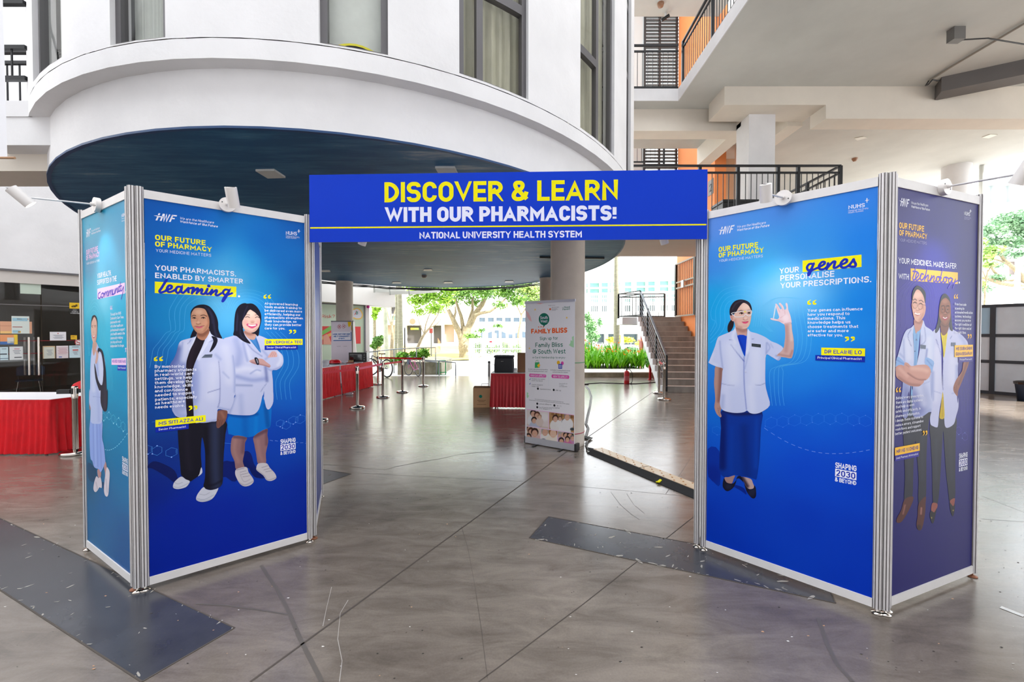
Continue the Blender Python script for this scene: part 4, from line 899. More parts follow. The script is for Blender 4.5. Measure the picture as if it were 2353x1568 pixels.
F.region(A('1250,672 1170,695 1110,720 1150,800 1230,1000 1265,1200 1270,1500')+B_('1180,60 1075,245 1105,290 1270,306 1400,300 1465,255 1500,180 1528,60')+A('1660,1480 1690,1300 1668,1330 1670,1568')+B_('1545,60 1575,200 1605,232 1640,200 1668,130 1668,0')+A('1795,1480 1790,1290 1780,1162 1840,1150 1905,1110 1936,1040 1926,950 1880,900 1830,850 1770,760 1700,710 1560,668 1600,800 1622,912 1520,790 1440,690 1388,620'), CO,
   [('l', A('1330,760 1430,900 1460,1020'), 14, COH, .7, 14), ('l', A('1290,740 1330,900 1300,1100'), 16, COS, .6, 16), ('l', A('1380,780 1420,950 1440,1020'), 6, COS, .7, 7), ('l', A('1400,730 1500,860 1640,960'), 2, COD, .6, 3), ('l', A('1290,1240 1500,1290 1690,1270'), 9, COS, .8, 10), ('l', A('1280,1360 1500,1365'), 4, (120,134,186), .6, 6), ('l', A('1300,1150 1450,1130 1600,1180'), 12, COH, .8, 14), ('l', A('1480,1200 1560,1150 1620,1160'), 3, COS, .8, 4), ('l', A('1690,1110 1710,1300'), 6, (108,120,178), .8, 8), ('l', A('1720,1130 1780,1155 1900,1110'), 4, COS, .8, 5), ('l', A('1650,880 1720,960 1690,1000'), 5, COS, .6, 6), ('l', A('1620,1450 1700,1340'), 1.2, COD, .6, 2), ('l', A('1870,900 1900,1000 1860,1080'), 6, COH, .8, 8), ('l', B_('1250,60 1260,290'), 10, COS, .4, 14), ('l', B_('1180,60 1105,280'), 5, COS, .7, 8)], 2.1)
F.region(A('1455,700 1535,790 1622,912 1592,800 1556,690 1540,716 1500,728'), (74,138,208), [('l', A('1560,720 1600,850'), 3, (50,108,182), .8, 4)], 1.8)
F.region(A('1388,610 1440,702 1500,730 1545,716 1562,620 1500,600'), (206,160,144), [('l', A('1400,625 1480,655 1560,625'), 6, (150,100,92), .7, 6)], 1.5)
HAIR = (22,20,36)
F.region(A('1400,222 1340,242 1290,300 1266,380 1255,500 1252,600 1242,664 1290,682 1340,722 1392,758 1472,786 1476,770 1425,705 1392,640 1380,560 1500,640 1545,650 1582,684 1600,640 1608,560 1630,470 1624,370 1590,300 1530,240 1480,226 1440,232'), HAIR, [('l', A('1330,290 1300,420 1290,600'), 3, (58,60,96), .7, 5), ('l', A('1370,280 1350,420 1340,650 1400,720'), 3, (54,56,92), .6, 5), ('l', A('1560,290 1600,400'), 3, (56,58,92), .6, 4)], 1.8)
F.region(A('1462,320 1410,400 1370,470 1370,530 1395,588 1440,620 1500,632 1550,612 1592,560 1614,490 1606,425 1565,375 1510,325'), (228,190,176), [('e', A('1480,370')[0], 8, 6, 0, (240,212,198), .8, 8), ('e', A('1410,490')[0], 6, 6, 0, (232,166,160), .7, 8), ('e', A('1590,490')[0], 4, 6, 0, (230,164,158), .7, 6), ('l', A('1395,590 1500,622 1580,570'), 4, (186,140,132), .6, 6), ('e', A('1508,480')[0], 5, 3, 0, (206,150,136), .7, 4), ('l', A('1490,492 1525,492'), .8, (160,90,84), .8, 1.5),
   ('l', A('1412,420 1438,410 1468,422'), 1.4, (50,36,44), .95, 1), ('l', A('1548,424 1575,412 1600,426'), 1.4, (50,36,44), .95, 1), ('l', A('1400,388 1430,380 1470,388'), 1.2, (90,66,66), .8, 1.5), ('l', A('1545,388 1580,382 1605,395'), 1.2, (90,66,66), .8, 1.5), ('l', A('1440,522 1500,558 1562,524'), 5.2, (206,70,120), .95, 1.2), ('l', A('1455,524 1500,536 1550,526'), 2.6, (250,246,248), 1, .8), ('l', A('1445,518 1500,514 1560,518'), 1, (190,80,110), .8, 1)], .9)
F.region(A('1480,228 1440,240 1455,300 1400,400 1375,460 1330,470 1300,300 1360,240'), HAIR, [('l', A('1440,260 1400,350 1380,440'), 1.5, (60,60,96), .7, 3)], 1.6); F.region(A('1470,232 1470,300 1540,350 1590,400 1612,440 1626,400 1590,300 1530,240'), HAIR, [], 1.6)
SKA = (204,160,156)
F.region(A('1465,1022 1540,996 1640,994 1695,1035 1757,1085 1742,1116 1690,1098 1620,1082 1550,1072 1485,1048'), SKA, [('l', A('1500,1045 1620,1078 1740,1112'), 4, (150,104,112), .7, 5)], 1.5)
F.region(A('1720,976 1745,930 1772,896 1800,890 1830,896 1848,930 1846,968 1790,972'), (222,176,172), [('l', A('1752,960 1785,905'), .8, (160,110,116), .8, 1.2), ('l', A('1780,962 1810,905'), .8, (160,110,116), .8, 1.2), ('l', A('1808,962 1832,915'), .8, (160,110,116), .8, 1.2)], 1.2)
F.region(A('1535,985 1560,974 1588,1000 1600,1068 1572,1078 1546,1030'), (26,28,46), [('l', A('1566,1000 1582,1050'), 2, (186,190,206), .9, 1)], 1)
# left-hand woman
F.region(A('800,242 740,254 690,285 656,335 650,400 656,470 668,530 692,582 672,625 646,704 700,686 745,650 830,700 905,640 942,690 966,740 950,800 912,898 940,890 985,840 1012,790 1026,740 1022,700 1088,714 1060,650 1036,580 1033,500 1015,420 975,340 920,275 860,246'), HAIR, [('l', A('900,300 960,420 980,560 1010,700'), 4, (50,52,84), .7, 6), ('l', A('930,640 985,760 950,860'), 2, (56,58,92), .7, 4), ('l', A('850,270 930,380 950,500'), 2, (54,56,88), .6, 4)], 1.8)
F.region(B_('428,315 438,480 450,700 468,900 480,1050 500,1092 590,1156 645,1130 722,1070 746,980 736,800 748,600 770,640 792,800 790,1100 772,1230 860,1266 932,1252 1012,1190 1022,1000 1032,800 1052,550 1058,385 800,360'), (20,18,32), [('l', B_('920,450 920,700 925,1000 940,1200'), 22, (46,54,84), .9, 22), ('l', B_('1015,430 1015,700 1000,1100'), 6, (30,34,58), .8, 8), ('l', B_('560,500 570,800 600,1000'), 10, (32,28,44), .6, 14), ('l', B_('800,480 820,800'), 5, (10,8,20), .7, 10), ('l', B_('800,1210 900,1200 1000,1150'), 4, (14,14,28), .7, 6)], 2.1)
SH2 = (206,208,222)
F.region(B_('482,1095 402,1158 378,1212 390,1245 450,1256 540,1232 580,1190 592,1152 540,1130'), SH2, [('l', B_('385,1225 460,1235 575,1180'), 1, (140,144,166), .8, 1.5), ('l', B_('400,1170 440,1190 500,1170'), 1, (150,152,170), .8, 1.5)], 1.5)
F.region(B_('742,975 756,1030 742,1062 700,1092 718,1060'), SH2, [], 1.5)
F.region(B_('768,1232 702,1308 675,1370 690,1406 760,1422 850,1400 910,1350 962,1248 930,1256 860,1270 800,1256'), SH2, [('l', B_('685,1375 780,1390 905,1330'), 1, (140,144,166), .8, 1.5), ('l', B_('720,1320 790,1330 850,1300'), 1, (150,152,170), .8, 1.5), ('l', B_('690,1395 780,1410 860,1390'), 4, (176,178,196), .7, 3)], 1.5)
F.region(A('740,660 700,695 650,860 600,980 585,1100 578,1300')+B_('535,0 545,200 548,330 640,350 652,320 640,200 632,60')+A('655,1400 672,1250 692,1110 742,980 802,850 848,732 800,735'), (26,16,28), [('l', A('700,780 650,1000 620,1300'), 8, (40,28,42), .7, 10)], 2.1)
F.region(A('742,646 715,690 620,715 522,745 486,790 470,850 450,920 415,1000 380,1050 345,1140 360,1300 410,1440')+B_('380,100 365,220 385,275 432,326 548,330 546,200 535,0')+A('572,1400 584,1200 592,1050 612,965 650,860 700,762'), CO, [('e', A('470,1330')[0], 36, 62, 0, (104,118,182), .75, 40), ('l', A('470,860 430,1000 370,1120 420,1400'), 16, (84,100,168), .85, 18), ('l', A('540,770 530,900 510,1100'), 3, COS, .8, 5), ('l', A('600,800 560,1000'), 14, COH, .6, 14), ('l', A('660,730 610,790'), 1.2, COD, .8, 2), ('l', A('720,680 690,760 640,860'), 4, COH, .9, 4), ('l', B_('380,150 440,300 545,320'), 10, COS, .7, 10)], 2.1)
F.region(A('908,610 935,650 1000,695 1088,716 1160,745 1206,790 1226,860 1246,950 1262,1080 1272,1200 1272,1400 1266,1500')+B_('1168,50 1150,150 1102,246 1062,246 958,226 950,300 940,378 880,388 800,402 720,402 655,390 640,200 630,60')+A('655,1400 672,1250 692,1110 742,980 802,850 850,732'), CO,
   [('l', A('1040,1030 1058,1250 1055,1560')+B_('955,200'), 1.3, (90,98,164), .9, 2.5), ('e', A('660,1330')[0], 14, 60, 0, (116,132,196), .75, 26), ('l', A('980,1100 960,1300 940,1500'), 26, COH, .5, 24), ('l', A('1130,850 1170,1050 1180,1300'), 20, COH, .5, 18), ('l', A('740,1200 730,1400 720,1560'), 14, COS, .5, 16), ('l', A('890,770 965,738'), 1.4, COD, .9, 2), ('l', A('900,775 830,900 700,1070'), 1.3, COS, .9, 3), ('l', A('920,640 900,740 830,860 760,990'), 8, COH, .8, 8), ('l', A('890,1462 960,1440 1055,1412'), 1.5, COD, .8, 2), ('l', A('1245,960 1268,1200 1268,1450'), 6, COS, .7, 8), ('l', B_('960,205 1060,230 1100,235'), 4, COS, .7, 5), ('l', A('1100,1180 1180,1260'), 3, COS, .6, 6), ('l', B_('660,380 800,392 930,370'), 4, COS, .7, 5), ('l', A('1000,940 1060,1000'), 6, COS, .5, 8)], 2.1)
F.region(A('940,680 966,740 950,800 912,898 940,890 985,840 1012,790 1026,740 1010,700'), HAIR, [], 1.8)
F.region(A('742,620 738,665 750,705 800,735 846,730 880,690 912,620 890,560 780,600'), (176,120,94), [('l', A('760,650 820,665 890,610'), 8, (120,74,58), .8, 8)], 1.5)
F.region(A('735,290 700,305 664,360 655,430 660,500 682,560 722,615 762,640 810,640 862,610 902,560 912,490 905,430 882,368 850,310 790,290'), (200,148,120), [('e', A('760,345')[0], 10, 6, 0, (224,178,150), .8, 8), ('l', A('890,400 900,500 850,600'), 5, (158,100,76), .75, 8), ('l', A('690,560 760,632 840,615'), 3, (160,106,84), .7, 6), ('e', A('700,500')[0], 5, 5, 0, (216,160,136), .7, 6), ('e', A('850,500')[0], 6, 5, 0, (212,150,122), .6, 6),
   ('l', A('670,404 695,392 722,398'), 1.7, (60,38,34), .9, 1.2), ('l', A('792,396 835,388 872,404'), 1.7, (60,38,34), .9, 1.2), ('l', A('676,430 700,420 724,432'), 1.7, (36,22,26), .95, 1), ('l', A('800,430 826,418 852,430'), 1.7, (36,22,26), .95, 1), ('e', A('702,432')[0], 1.6, 1.4, 0, (20,14,18), 1, .8), ('e', A('828,430')[0], 1.6, 1.4, 0, (20,14,18), 1, .8), ('l', A('750,430 738,480'), 2, (176,122,98), .6, 3), ('l', A('730,508 756,515 790,505'), 1.6, (130,76,62), .8, 2), ('e', A('756,490')[0], 3.4, 3, 0, (220,172,146), .7, 3),
   ('l', A('708,545 745,546 770,552 800,544 840,535'), 1.3, (130,56,66), .95, 1), ('l', A('730,556 770,564 810,552'), 2.6, (206,84,116), .95, 1.5), ('l', A('745,605 790,605'), 2, (176,120,96), .5, 4)], .9)
F.region(B_('962,245 944,320 938,400 938,455 962,472 1000,442 1036,410 1060,360 1076,300 1070,246'), (126,82,72), [('l', B_('960,360 948,450'), 1, (76,44,42), .8, 1.5), ('l', B_('985,370 968,455'), 1, (76,44,42), .8, 1.5), ('l', B_('1012,370 995,440'), 1, (76,44,42), .8, 1.5), ('l', B_('1000,270 1030,330'), 6, (160,112,96), .7, 8)], 1.4)
F.region(A('848,936 955,930 946,976 800,982'), (92,102,120), [('l', A('860,950 930,946'), 1.4, (60,66,84), .8, 1.2)], 1.2, False)
F.out('printed_picture', bd2, 'printed picture of two women in white coats')
b.flush(bd2)

# ---------------- right blue poster
bd4 = backdrop(BR1, .022, BR1.L-.022, .078, 2.435, [(1640,520,(96,146,232)),(1640,600,(60,140,232)),(1640,700,(4,168,236)),(1640,780,(20,160,230)),(1640,870,(40,120,216)),(1640,950,(4,104,212)),(1640,1020,(2,84,204)),(1640,1080,(2,64,190)),(1640,1200,(0,52,180)),(1800,470,(80,142,232)),(1990,440,(54,132,232)),(1990,560,(26,130,234)),(1850,560,(50,150,238)),(1760,620,(60,180,246)),(1800,660,(170,222,252)),(1840,680,(120,196,248)),(1780,700,(130,204,246)),(1990,700,(6,130,232)),(1880,760,(10,140,236)),(1830,760,(70,166,240)),(1740,760,(60,176,234)),(1850,860,(20,126,226)),(1990,860,(2,112,226)),(1900,940,(2,96,216)),(1990,1000,(2,78,208)),(1800,1000,(2,84,212)),(1850,1080,(0,68,204)),(1990,1100,(0,60,196)),(1700,1180,(0,58,190)),(1850,1200,(0,56,188)),(1990,1250,(0,54,186)),(1700,1280,(0,52,186)),(1980,1360,(0,52,184))], 'poster_board', boothR, 'bright blue poster of a woman raising a thin tube on right booth')
b = BR1; D = crop(1610,670,5.407); E_ = crop(1610,930,5.6); K = crop(1610,400,5.6)
hwf(b, *K('240,782')[0], *K('412,755')[0], 17, None, None)
b.text('We are the Healthcare', K('465,698')[0], K('836,640')[0], K('465,666')[0], IW, .11, shear=.2, seg=3); b.text('Workforce of the Future', K('465,740')[0], K('882,676')[0], K('465,708')[0], IW, .16, shear=.2, seg=3)
b.text('OUR FUTURE', K('232,1005')[0], K('738,945')[0], K('232,940')[0], IY, .19); b.text('OF PHARMACY', K('232,1080')[0], K('812,1010')[0], K('232,1016')[0], IY, .19); b.text('YOUR MEDICINE MATTERS', K('235,1135')[0], K('800,1072')[0], K('235,1103')[0], IW, .10, gap=.2)
b.text('NUHS', K('1902,455')[0], K('2112,425')[0], K('1902,405')[0], IW, .15); b.text('National University', K('1900,486')[0], K('2160,448')[0], K('1900,466')[0], IW, .1, seg=2); b.text('Health System', K('1900,510')[0], K('2094,482')[0], K('1900,490')[0], IW, .1, seg=2)
plus(b, *K('2140,340')[0], 5.2, -.3)
b.text('YOUR', K('1015,1285')[0], K('1266,1262')[0], K('1015,1215')[0], IW, .17); b.text('PERSONALISE', K('1025,1378')[0], K('1720,1322')[0], K('1025,1306')[0], IW, .17); b.text('YOUR PRESCRIPTIONS.', K('1028,1472')[0], K('2196,1392')[0], K('1028,1402')[0], IW, .17)
b.poly(K('1312,1116 2070,1038 2070,1196 1312,1264'), IY, 'printed_highlight')
script(b, [K('1455,1158 1400,1160 1370,1200 1385,1240 1420,1225 1450,1165 1430,1220 1400,1290 1388,1300 1400,1260 1500,1210'), K('1500,1212 1585,1165 1595,1135 1560,1135 1525,1180 1535,1225 1590,1222 1635,1185'), K('1640,1150 1622,1225'), K('1628,1210 1700,1135 1730,1130 1722,1165 1715,1205 1745,1205 1790,1175'), K('1790,1175 1870,1140 1880,1105 1845,1103 1805,1150 1815,1200 1870,1200 1925,1160'), K('1920,1165 1955,1120 1968,1100 1975,1125 1995,1160 1985,1190 1940,1192 1915,1185')], .0135, IB)
quote(b, *D('1325,103')[0], 22, 14, IY); quote(b, *D('1792,548')[0], 24, 14, IY, True)
for (s_, x1, y0, y1) in [('Your genes can influence',2012,254,234),('how you respond to',1850,305,292),('medications. This',1798,356,346),('knowledge helps us',1862,404,398),('choose treatments that',1958,456,452),('are safer and more',1838,508,506),('effective for you.',1765,560,560)]:
    b.text(s_, D('1330,%d' % y0)[0], D('%d,%d' % (x1, y1))[0], D('1330,%d' % (y0-36))[0], IW, .15, seg=3)
b.poly(D('1500,698 2044,710 2042,806 1500,792'), IY, 'printed_name_tag', .0022); b.text('DR ELAINE LO', D('1540,770')[0], D('2000,782')[0], D('1540,724')[0], IB, .16, 'printed_name_tag', .0026)
b.poly(D('1426,790 2042,806 2040,880 1426,858'), ITAG, 'printed_name_tag', .0022); b.text('Principal Clinical Pharmacist', D('1454,836')[0], D('2002,852')[0], D('1454,808')[0], IW, .12, 'printed_name_tag', .0026, seg=2)
shaping(b, *(E_('1734,742 2006,790 2003,1042 1728,988')), ITAG)
hexchain(b, [(1648,990,11,10,2)]+[(1772+26.5*i+(i*.6), 972-9*math.sin(min(1,i/5)*PI/2)+ (0 if i < 7 else (i-6)*2.5), 13.5, 13, (-1.2 if i < 5 else .8)) for i in range(9)], .0005, ILD, IND)
for i in range(16):
    x = 1756+i*15.6; f = lambda x: 1043-64*((x-1915)/165)**2*(1 if x < 1915 else .55)
    b.line([(x, f(x)), (x+8.5, f(x+8.5))], .002, IND, 'printed_line', smooth=False)
for k, q in enumerate((0, 55, 110, 165)):
    b.line(D('%d,%d %d,%d %d,%d %d,%d %d,%d %d,%d' % (120, 640-q*.8, 230-q*.3, 540-q*1.0, 300-q, 420-q*.5, 305-q, 200, 380-q*.7, 110-q*.7, 500, 90-q)), .0012, IL, 'printed_contour')
    b.line(D('500,%d %d,%d %d,%d %d,%d' % (90-q, 620+q*.5, 115-q*.8, 680+q*.5, 220-q*.5, 650+q*.55, 440)), .0012, IL, 'printed_contour')
    b.line(D('%d,500 %d,380 %d,250 %d,120 %d,80 %d,75 %d,110 %d,300 %d,600 %d,860 %d,930 %d,1000 %d,1250 %d,1420' % (900-q*.2, 810-q*.4, 815-q*.5, 890-q*.3, 960, 1080+q*.2, 1150+q*.8, 1170+q, 1210+q, 1140+q, 960+q*.4, 860+q, 870+q*.9, 890+q*.9)), .0012, IL, 'printed_contour')
F = Figure(b)
F.region(E_('95,570 240,600 250,1030 170,1000 120,950 95,890'), (0,48,160), [('e', E_('160,900')[0], 18, 22, 0, (0,34,140), .8, 18)], 5); F.region(E_('400,1040 470,1040 560,1080 590,1160 520,1110'), (0,36,140), [], 4)
F.region(E_('270,80 262,300 240,820 300,932 345,936 425,905 505,920 600,930 690,958 722,945 756,700 776,300 792,95 600,80'), (0,50,152), [('l', E_('285,150 280,800'), 16, (0,20,96), .8, 14), ('l', E_('560,300 580,700 600,900'), 16, (0,36,124), .7, 24), ('l', E_('720,200 710,800'), 8, (0,64,176), .8, 12), ('l', E_('290,80 440,120 600,120 780,105'), 6, (24,16,60), .8, 10), ('l', E_('400,300 390,880'), 8, (0,58,166), .7, 14)], 2.1)
F.region(E_('308,940 335,1002 400,1016 424,960 440,912 360,935'), (168,132,126), [], 1.6); F.region(E_('515,930 560,1000 600,1085 690,1080 672,1010 640,955'), (188,160,156), [('l', E_('530,935 600,1050'), 8, (44,30,44), .9, 8)], 1.6)
F.region(E_('302,948 286,1000 286,1060 320,1106 360,1113 420,1070 455,1000 470,930 520,925 560,1020 592,1120 650,1196 690,1208 714,1170 710,1080 690,1040 680,1078 630,1088 590,1062 540,990 480,950 420,1015 345,1008 322,985'), (16,16,40), [('e', E_('360,1060')[0], 8, 6, 0, (34,38,66), .8, 8), ('e', E_('660,1130')[0], 8, 10, .6, (34,38,66), .8, 8)], 1.8)
F.region(D('186,930 174,1050 168,1150 182,1330 172,1440 200,1522 246,1564 260,1545 246,1500 262,1440 242,1380 252,1200 272,1000 276,950'), (184,142,130), [('l', D('250,960 240,1200 225,1360'), 8, (132,90,86), .8, 8), ('l', D('215,1450 235,1540'), 1, (120,80,80), .8, 1.5), ('l', D('235,1440 250,1500'), 1, (120,80,80), .8, 1.5)], 1.8)
F.region(D('940,796 1025,710 1042,640 1052,540 1046,430 1036,404 1080,385 1126,390 1136,480 1156,600 1157,720 1142,802 1120,832 1060,822'), (208,172,168), [('l', D('1065,440 1075,600 1060,740'), 8, (180,134,130), .6, 10), ('l', D('1120,420 1130,600'), 6, (232,204,200), .8, 8), ('l', D('1120,790 1140,740'), 5, (176,120,116), .7, 6), ('l', D('960,780 1060,800 1120,810'), 4, (172,124,120), .7, 6)], 1.8)
HS = (240,212,220)
F.region(D('1036,406 1000,388 970,372 892,357 868,342 875,332 905,335 950,346 976,322 958,262 946,222 932,180 928,158 940,152 956,166 974,196 992,222 1008,210 990,180 974,160 974,145 990,143 1004,156 1028,186 1044,230 1066,206 1056,165 1058,146 1072,144 1082,165 1090,230 1112,290 1126,350 1128,392 1080,400'), HS, [('l', D('950,190 985,260'), .9, (214,160,172), .8, 1.5), ('l', D('995,170 1025,240'), .9, (214,160,172), .8, 1.5), ('l', D('1045,235 1050,290'), 1, (214,160,172), .8, 1.5), ('l', D('990,330 1050,290'), 1.2, (216,168,176), .7, 2), ('e', D('1060,330')[0], 7, 8, 0, (250,230,236), .8, 8), ('l', D('1045,400 1120,388'), 1.4, (196,146,150), .8, 2), ('l', D('960,350 1020,380'), 3, (224,180,188), .7, 4)], 1.1)
F.region(D('926,178 938,180 912,336 900,334'), (206,226,246), [('l', D('930,185 906,330'), .8, (244,250,255), .9, 1)], 1)
F.region(D('436,438 450,520 480,560 566,560 578,470 560,452 500,440'), (204,160,148), [('l', D('450,460 520,490 575,470'), 8, (150,104,96), .7, 8)], 1.5)
F.region(D('452,552 572,556 570,680 552,806 500,690'), (4,64,196), [('l', D('470,570 540,740'), 3, (2,44,160), .7, 4)], 2)
F.region(D('430,438 412,478 350,510 252,550 212,580 180,680 150,760 112,855 104,890 200,935 274,956 270,1000 262,1130 246,1300 240,1400 270,1470 350,1500 450,1511 540,1500 578,1480 612,1510 680,1521 762,1495 860,1415 832,1280 806,1160 804,950 815,788 880,812 930,842 968,860 996,832 990,805 944,798 1026,710 960,652 880,620 800,566 700,522 620,500 588,464 580,520 572,600 556,790 540,800 500,700 456,560'), (198,206,240),
   [('l', D('540,810 538,1000 545,1200 570,1470'), 1.6, (90,106,190), .9, 2.5), ('l', D('356,602 408,608'), 1.2, COD, .9, 1.6), ('l', D('376,662 450,760 540,868'), 1.6, (70,84,170), .9, 2.5), ('l', D('640,595 662,586'), 1.2, COD, .8, 1.6), ('l', D('600,760 570,880 550,960'), 2, COS, .7, 4), ('l', D('262,1145 350,1165 420,1170'), 1.4, COD, .8, 2), ('l', D('680,1160 740,1165 800,1140'), 1.4, COD, .8, 2), ('l', D('240,620 250,760 275,950'), 3, COS, .8, 5), ('l', D('380,700 400,900 400,1100'), 30, (224,228,248), .6, 26), ('l', D('680,760 690,960 680,1100'), 28, (224,228,248), .6, 26), ('l', D('430,480 400,560 430,640'), 6, (222,226,248), .8, 6), ('l', D('590,500 600,640 575,760'), 6, (226,230,250), .8, 6), ('l', D('820,640 815,780'), 3, COS, .8, 5), ('l', D('830,640 860,700 820,760'), 3, COS, .7, 4), ('l', D('870,650 900,700'), 2, COS, .6, 4), ('l', D('940,800 990,810 965,855'), 5, COS, .7, 5), ('l', D('150,780 130,870 200,920'), 8, (214,220,246), .6, 8), ('l', D('310,1200 330,1450'), 16, (214,218,246), .5, 16), ('l', D('620,1200 640,1480'), 16, (222,226,248), .6, 18), ('l', D('280,1300 270,1440'), 8, COS, .5, 10), ('e', D('560,1000')[0], 2.2, 2.2, 0, (216,220,240), 1, 1), ('e', D('560,1003')[0], 2.6, 1, 0, (150,158,206), .7, 1)], 2.1)
F.region(D('380,352 342,410 334,470 344,506 370,496 405,440 412,370'), (36,24,34), [], 1.6)
F.region(D('366,288 372,340 404,372 420,340 412,295 385,285'), (214,160,150), [('l', D('380,305 395,350'), 1.4, (150,96,90), .7, 2)], 1.2)
F.region(D('535,138 480,190 440,235 412,300 410,350 425,400 438,440 500,460 560,463 600,430 621,370 631,300 634,240 604,180 568,150'), (222,182,168), [('e', D('560,190')[0], 10, 7, 0, (240,208,194), .8, 8), ('l', D('430,360 450,430 500,450'), 6, (184,136,122), .7, 8), ('e', D('470,370')[0], 6, 5, 0, (226,172,160), .6, 6), ('l', D('460,255 500,236 530,246'), 1.6, (60,42,40), .85, 1.4), ('l', D('580,240 610,234 624,244'), 1.6, (60,42,40), .85, 1.4), ('l', D('484,275 508,262 530,274'), 1.8, (40,26,28), .95, 1), ('l', D('584,270 604,260 618,270'), 1.8, (40,26,28), .95, 1), ('e', D('510,275')[0], 2, 1.8, 0, (30,18,18), 1, .8), ('e', D('602,270')[0], 2, 1.8, 0, (30,18,18), 1, .8), ('l', D('545,275 530,345'), 1.6, (196,148,132), .7, 3), ('l', D('530,348 556,355 582,345'), 1.6, (170,112,100), .85, 2), ('e', D('560,335')[0], 3.4, 3.4, 0, (240,206,192), .7, 3), ('l', D('515,380 555,378 592,372'), 1.2, (150,40,66), .95, 1), ('l', D('530,388 560,392 585,380'), 3, (222,66,112), .95, 1.4), ('l', D('530,430 570,430'), 3, (204,160,146), .5, 4)], .9)
F.region(D('500,100 430,118 385,165 362,220 362,285 385,300 442,256 472,205 530,142 592,172 626,232 636,250 636,208 615,150 570,115'), (34,26,40), [('l', D('520,115 440,150 395,220'), 2, (76,66,84), .7, 4), ('l', D('560,125 600,165'), 1.4, (76,66,84), .7, 3)], 1.4)
for pts in ('386,272 420,262 520,246 548,258 560,246 632,240 626,292 592,304 556,282 530,312 440,318 418,300 400,290',): b.line(D(pts), .0035, printmat('goggle_edge', (214,220,226)), 'printed_goggles', .0024, closed=True)
b.line(D('540,252 566,252'), .008, printmat('goggle_bridge', (212,196,86)), 'printed_goggles', .0026)
F.region(D('634,646 748,658 748,698 634,684'), (44,52,60), [('l', D('650,668 735,678'), 1.6, (80,90,98), .8, 1)], 1.2, False)
F.out('printed_picture', bd4, 'printed picture of a woman in a white coat with clear goggles')
b.flush(bd4)

# ---------------- right purple poster
bd5 = backdrop(BR2, .022, BR2.L-.022, .078, 2.435, [(x_, y_, (c_[0]*.62, c_[1]*.58, c_[2]*.9)) for x_, y_, c_ in [(2070,450,(62,58,124)),(2230,480,(62,62,122)),(2150,520,(66,68,132)),(2070,600,(66,66,140)),(2150,580,(66,82,170)),(2230,620,(62,60,124)),(2090,650,(84,76,170)),(2150,680,(96,90,204)),(2160,720,(94,84,204)),(2060,740,(84,72,160)),(2230,720,(62,58,128)),(2060,860,(70,64,140)),(2230,860,(66,62,140)),(2220,960,(58,62,144)),(2060,1000,(50,46,120)),(2230,1060,(52,50,118)),(2150,1100,(46,42,116)),(2060,1150,(42,38,112)),(2230,1200,(46,42,112)),(2140,1260,(40,38,112)),(2060,1340,(44,42,112)),(2230,1290,(42,40,110))]], 'poster_board', boothR, 'purple poster of a man and a woman in white coats on right booth')
b = BR2; Fc = crop(2030,650,5.226); Gc = crop(2030,900,4.48); M = crop(2030,400,5.226)
hwf(b, *M('200,384')[0], *M('298,402')[0], 19, None, None)
b.text('We are the Healthcare', M('332,362')[0], M('534,394')[0], M('332,328')[0], IW, .11, shear=.1, seg=3); b.text('Workforce of the Future', M('332,406')[0], M('556,446')[0], M('332,374')[0], IW, .16, shear=.1, seg=3)
b.text('OUR FUTURE', M('188,652')[0], M('486,696')[0], M('188,578')[0], IO, .19); b.text('OF PHARMACY', M('188,738')[0], M('522,784')[0], M('188,668')[0], IO, .19); b.text('YOUR MEDICINE MATTERS', M('190,808')[0], M('518,850')[0], M('190,772')[0], printmat('lilac', (168,166,210)), .10, gap=.16)
b.text('NUHS', M('968,495')[0], M('1038,508')[0], M('968,448')[0], IW, .15); b.text('National University', M('968,525')[0], M('1052,540')[0], M('968,506')[0], printmat('lilac', (168,166,210)), .1, seg=2); b.text('Health System', M('968,545')[0], M('1034,554')[0], M('968,528')[0], printmat('lilac', (168,166,210)), .1, seg=2)
plus(b, *M('1044,446')[0], 3.4)
b.text('YOUR MEDICINES, MADE SAFER', M('180,1072')[0], M('874,1140')[0], M('180,1002')[0], IW, .15); b.text('WITH', M('180,1262')[0], M('304,1270')[0], M('180,1194')[0], IW, .15)
b.poly(M('326,1134 892,1184 892,1322 326,1282'), IO, 'printed_highlight'); b.dot(*M('910,1305')[0], .007, IW)
script(b, [M('385,1122 372,1180 352,1250 362,1275 395,1250'), M('352,1168 405,1176'), M('395,1250 420,1215 418,1190 400,1195 385,1240 395,1278 425,1262 450,1220'), M('478,1205 455,1200 440,1235 450,1275 475,1262 500,1220'), M('525,1120 508,1200 492,1280'), M('495,1262 530,1218 540,1230 530,1280 550,1282 575,1240'), M('578,1222 566,1285'), M('568,1270 600,1228 610,1242 600,1288 620,1290 640,1260'), M('665,1235 640,1240 632,1275 650,1295 672,1270 665,1235 695,1250'), M('710,1135 690,1220 682,1290 700,1300 725,1270'), M('750,1240 725,1248 720,1285 738,1302 758,1275 750,1240 780,1255'), M('822,1255 795,1250 780,1285 795,1310 820,1280 800,1330 775,1372'), M('830,1262 822,1300 842,1315 862,1270 850,1320 832,1372'), M('800,1330 850,1305 890,1280')], .0095, IPU)
quote(b, *Fc('846,136')[0], 9.5, 13, IO); quote(b, *Fc('1010,606')[0], 9.5, 13, IO, True)
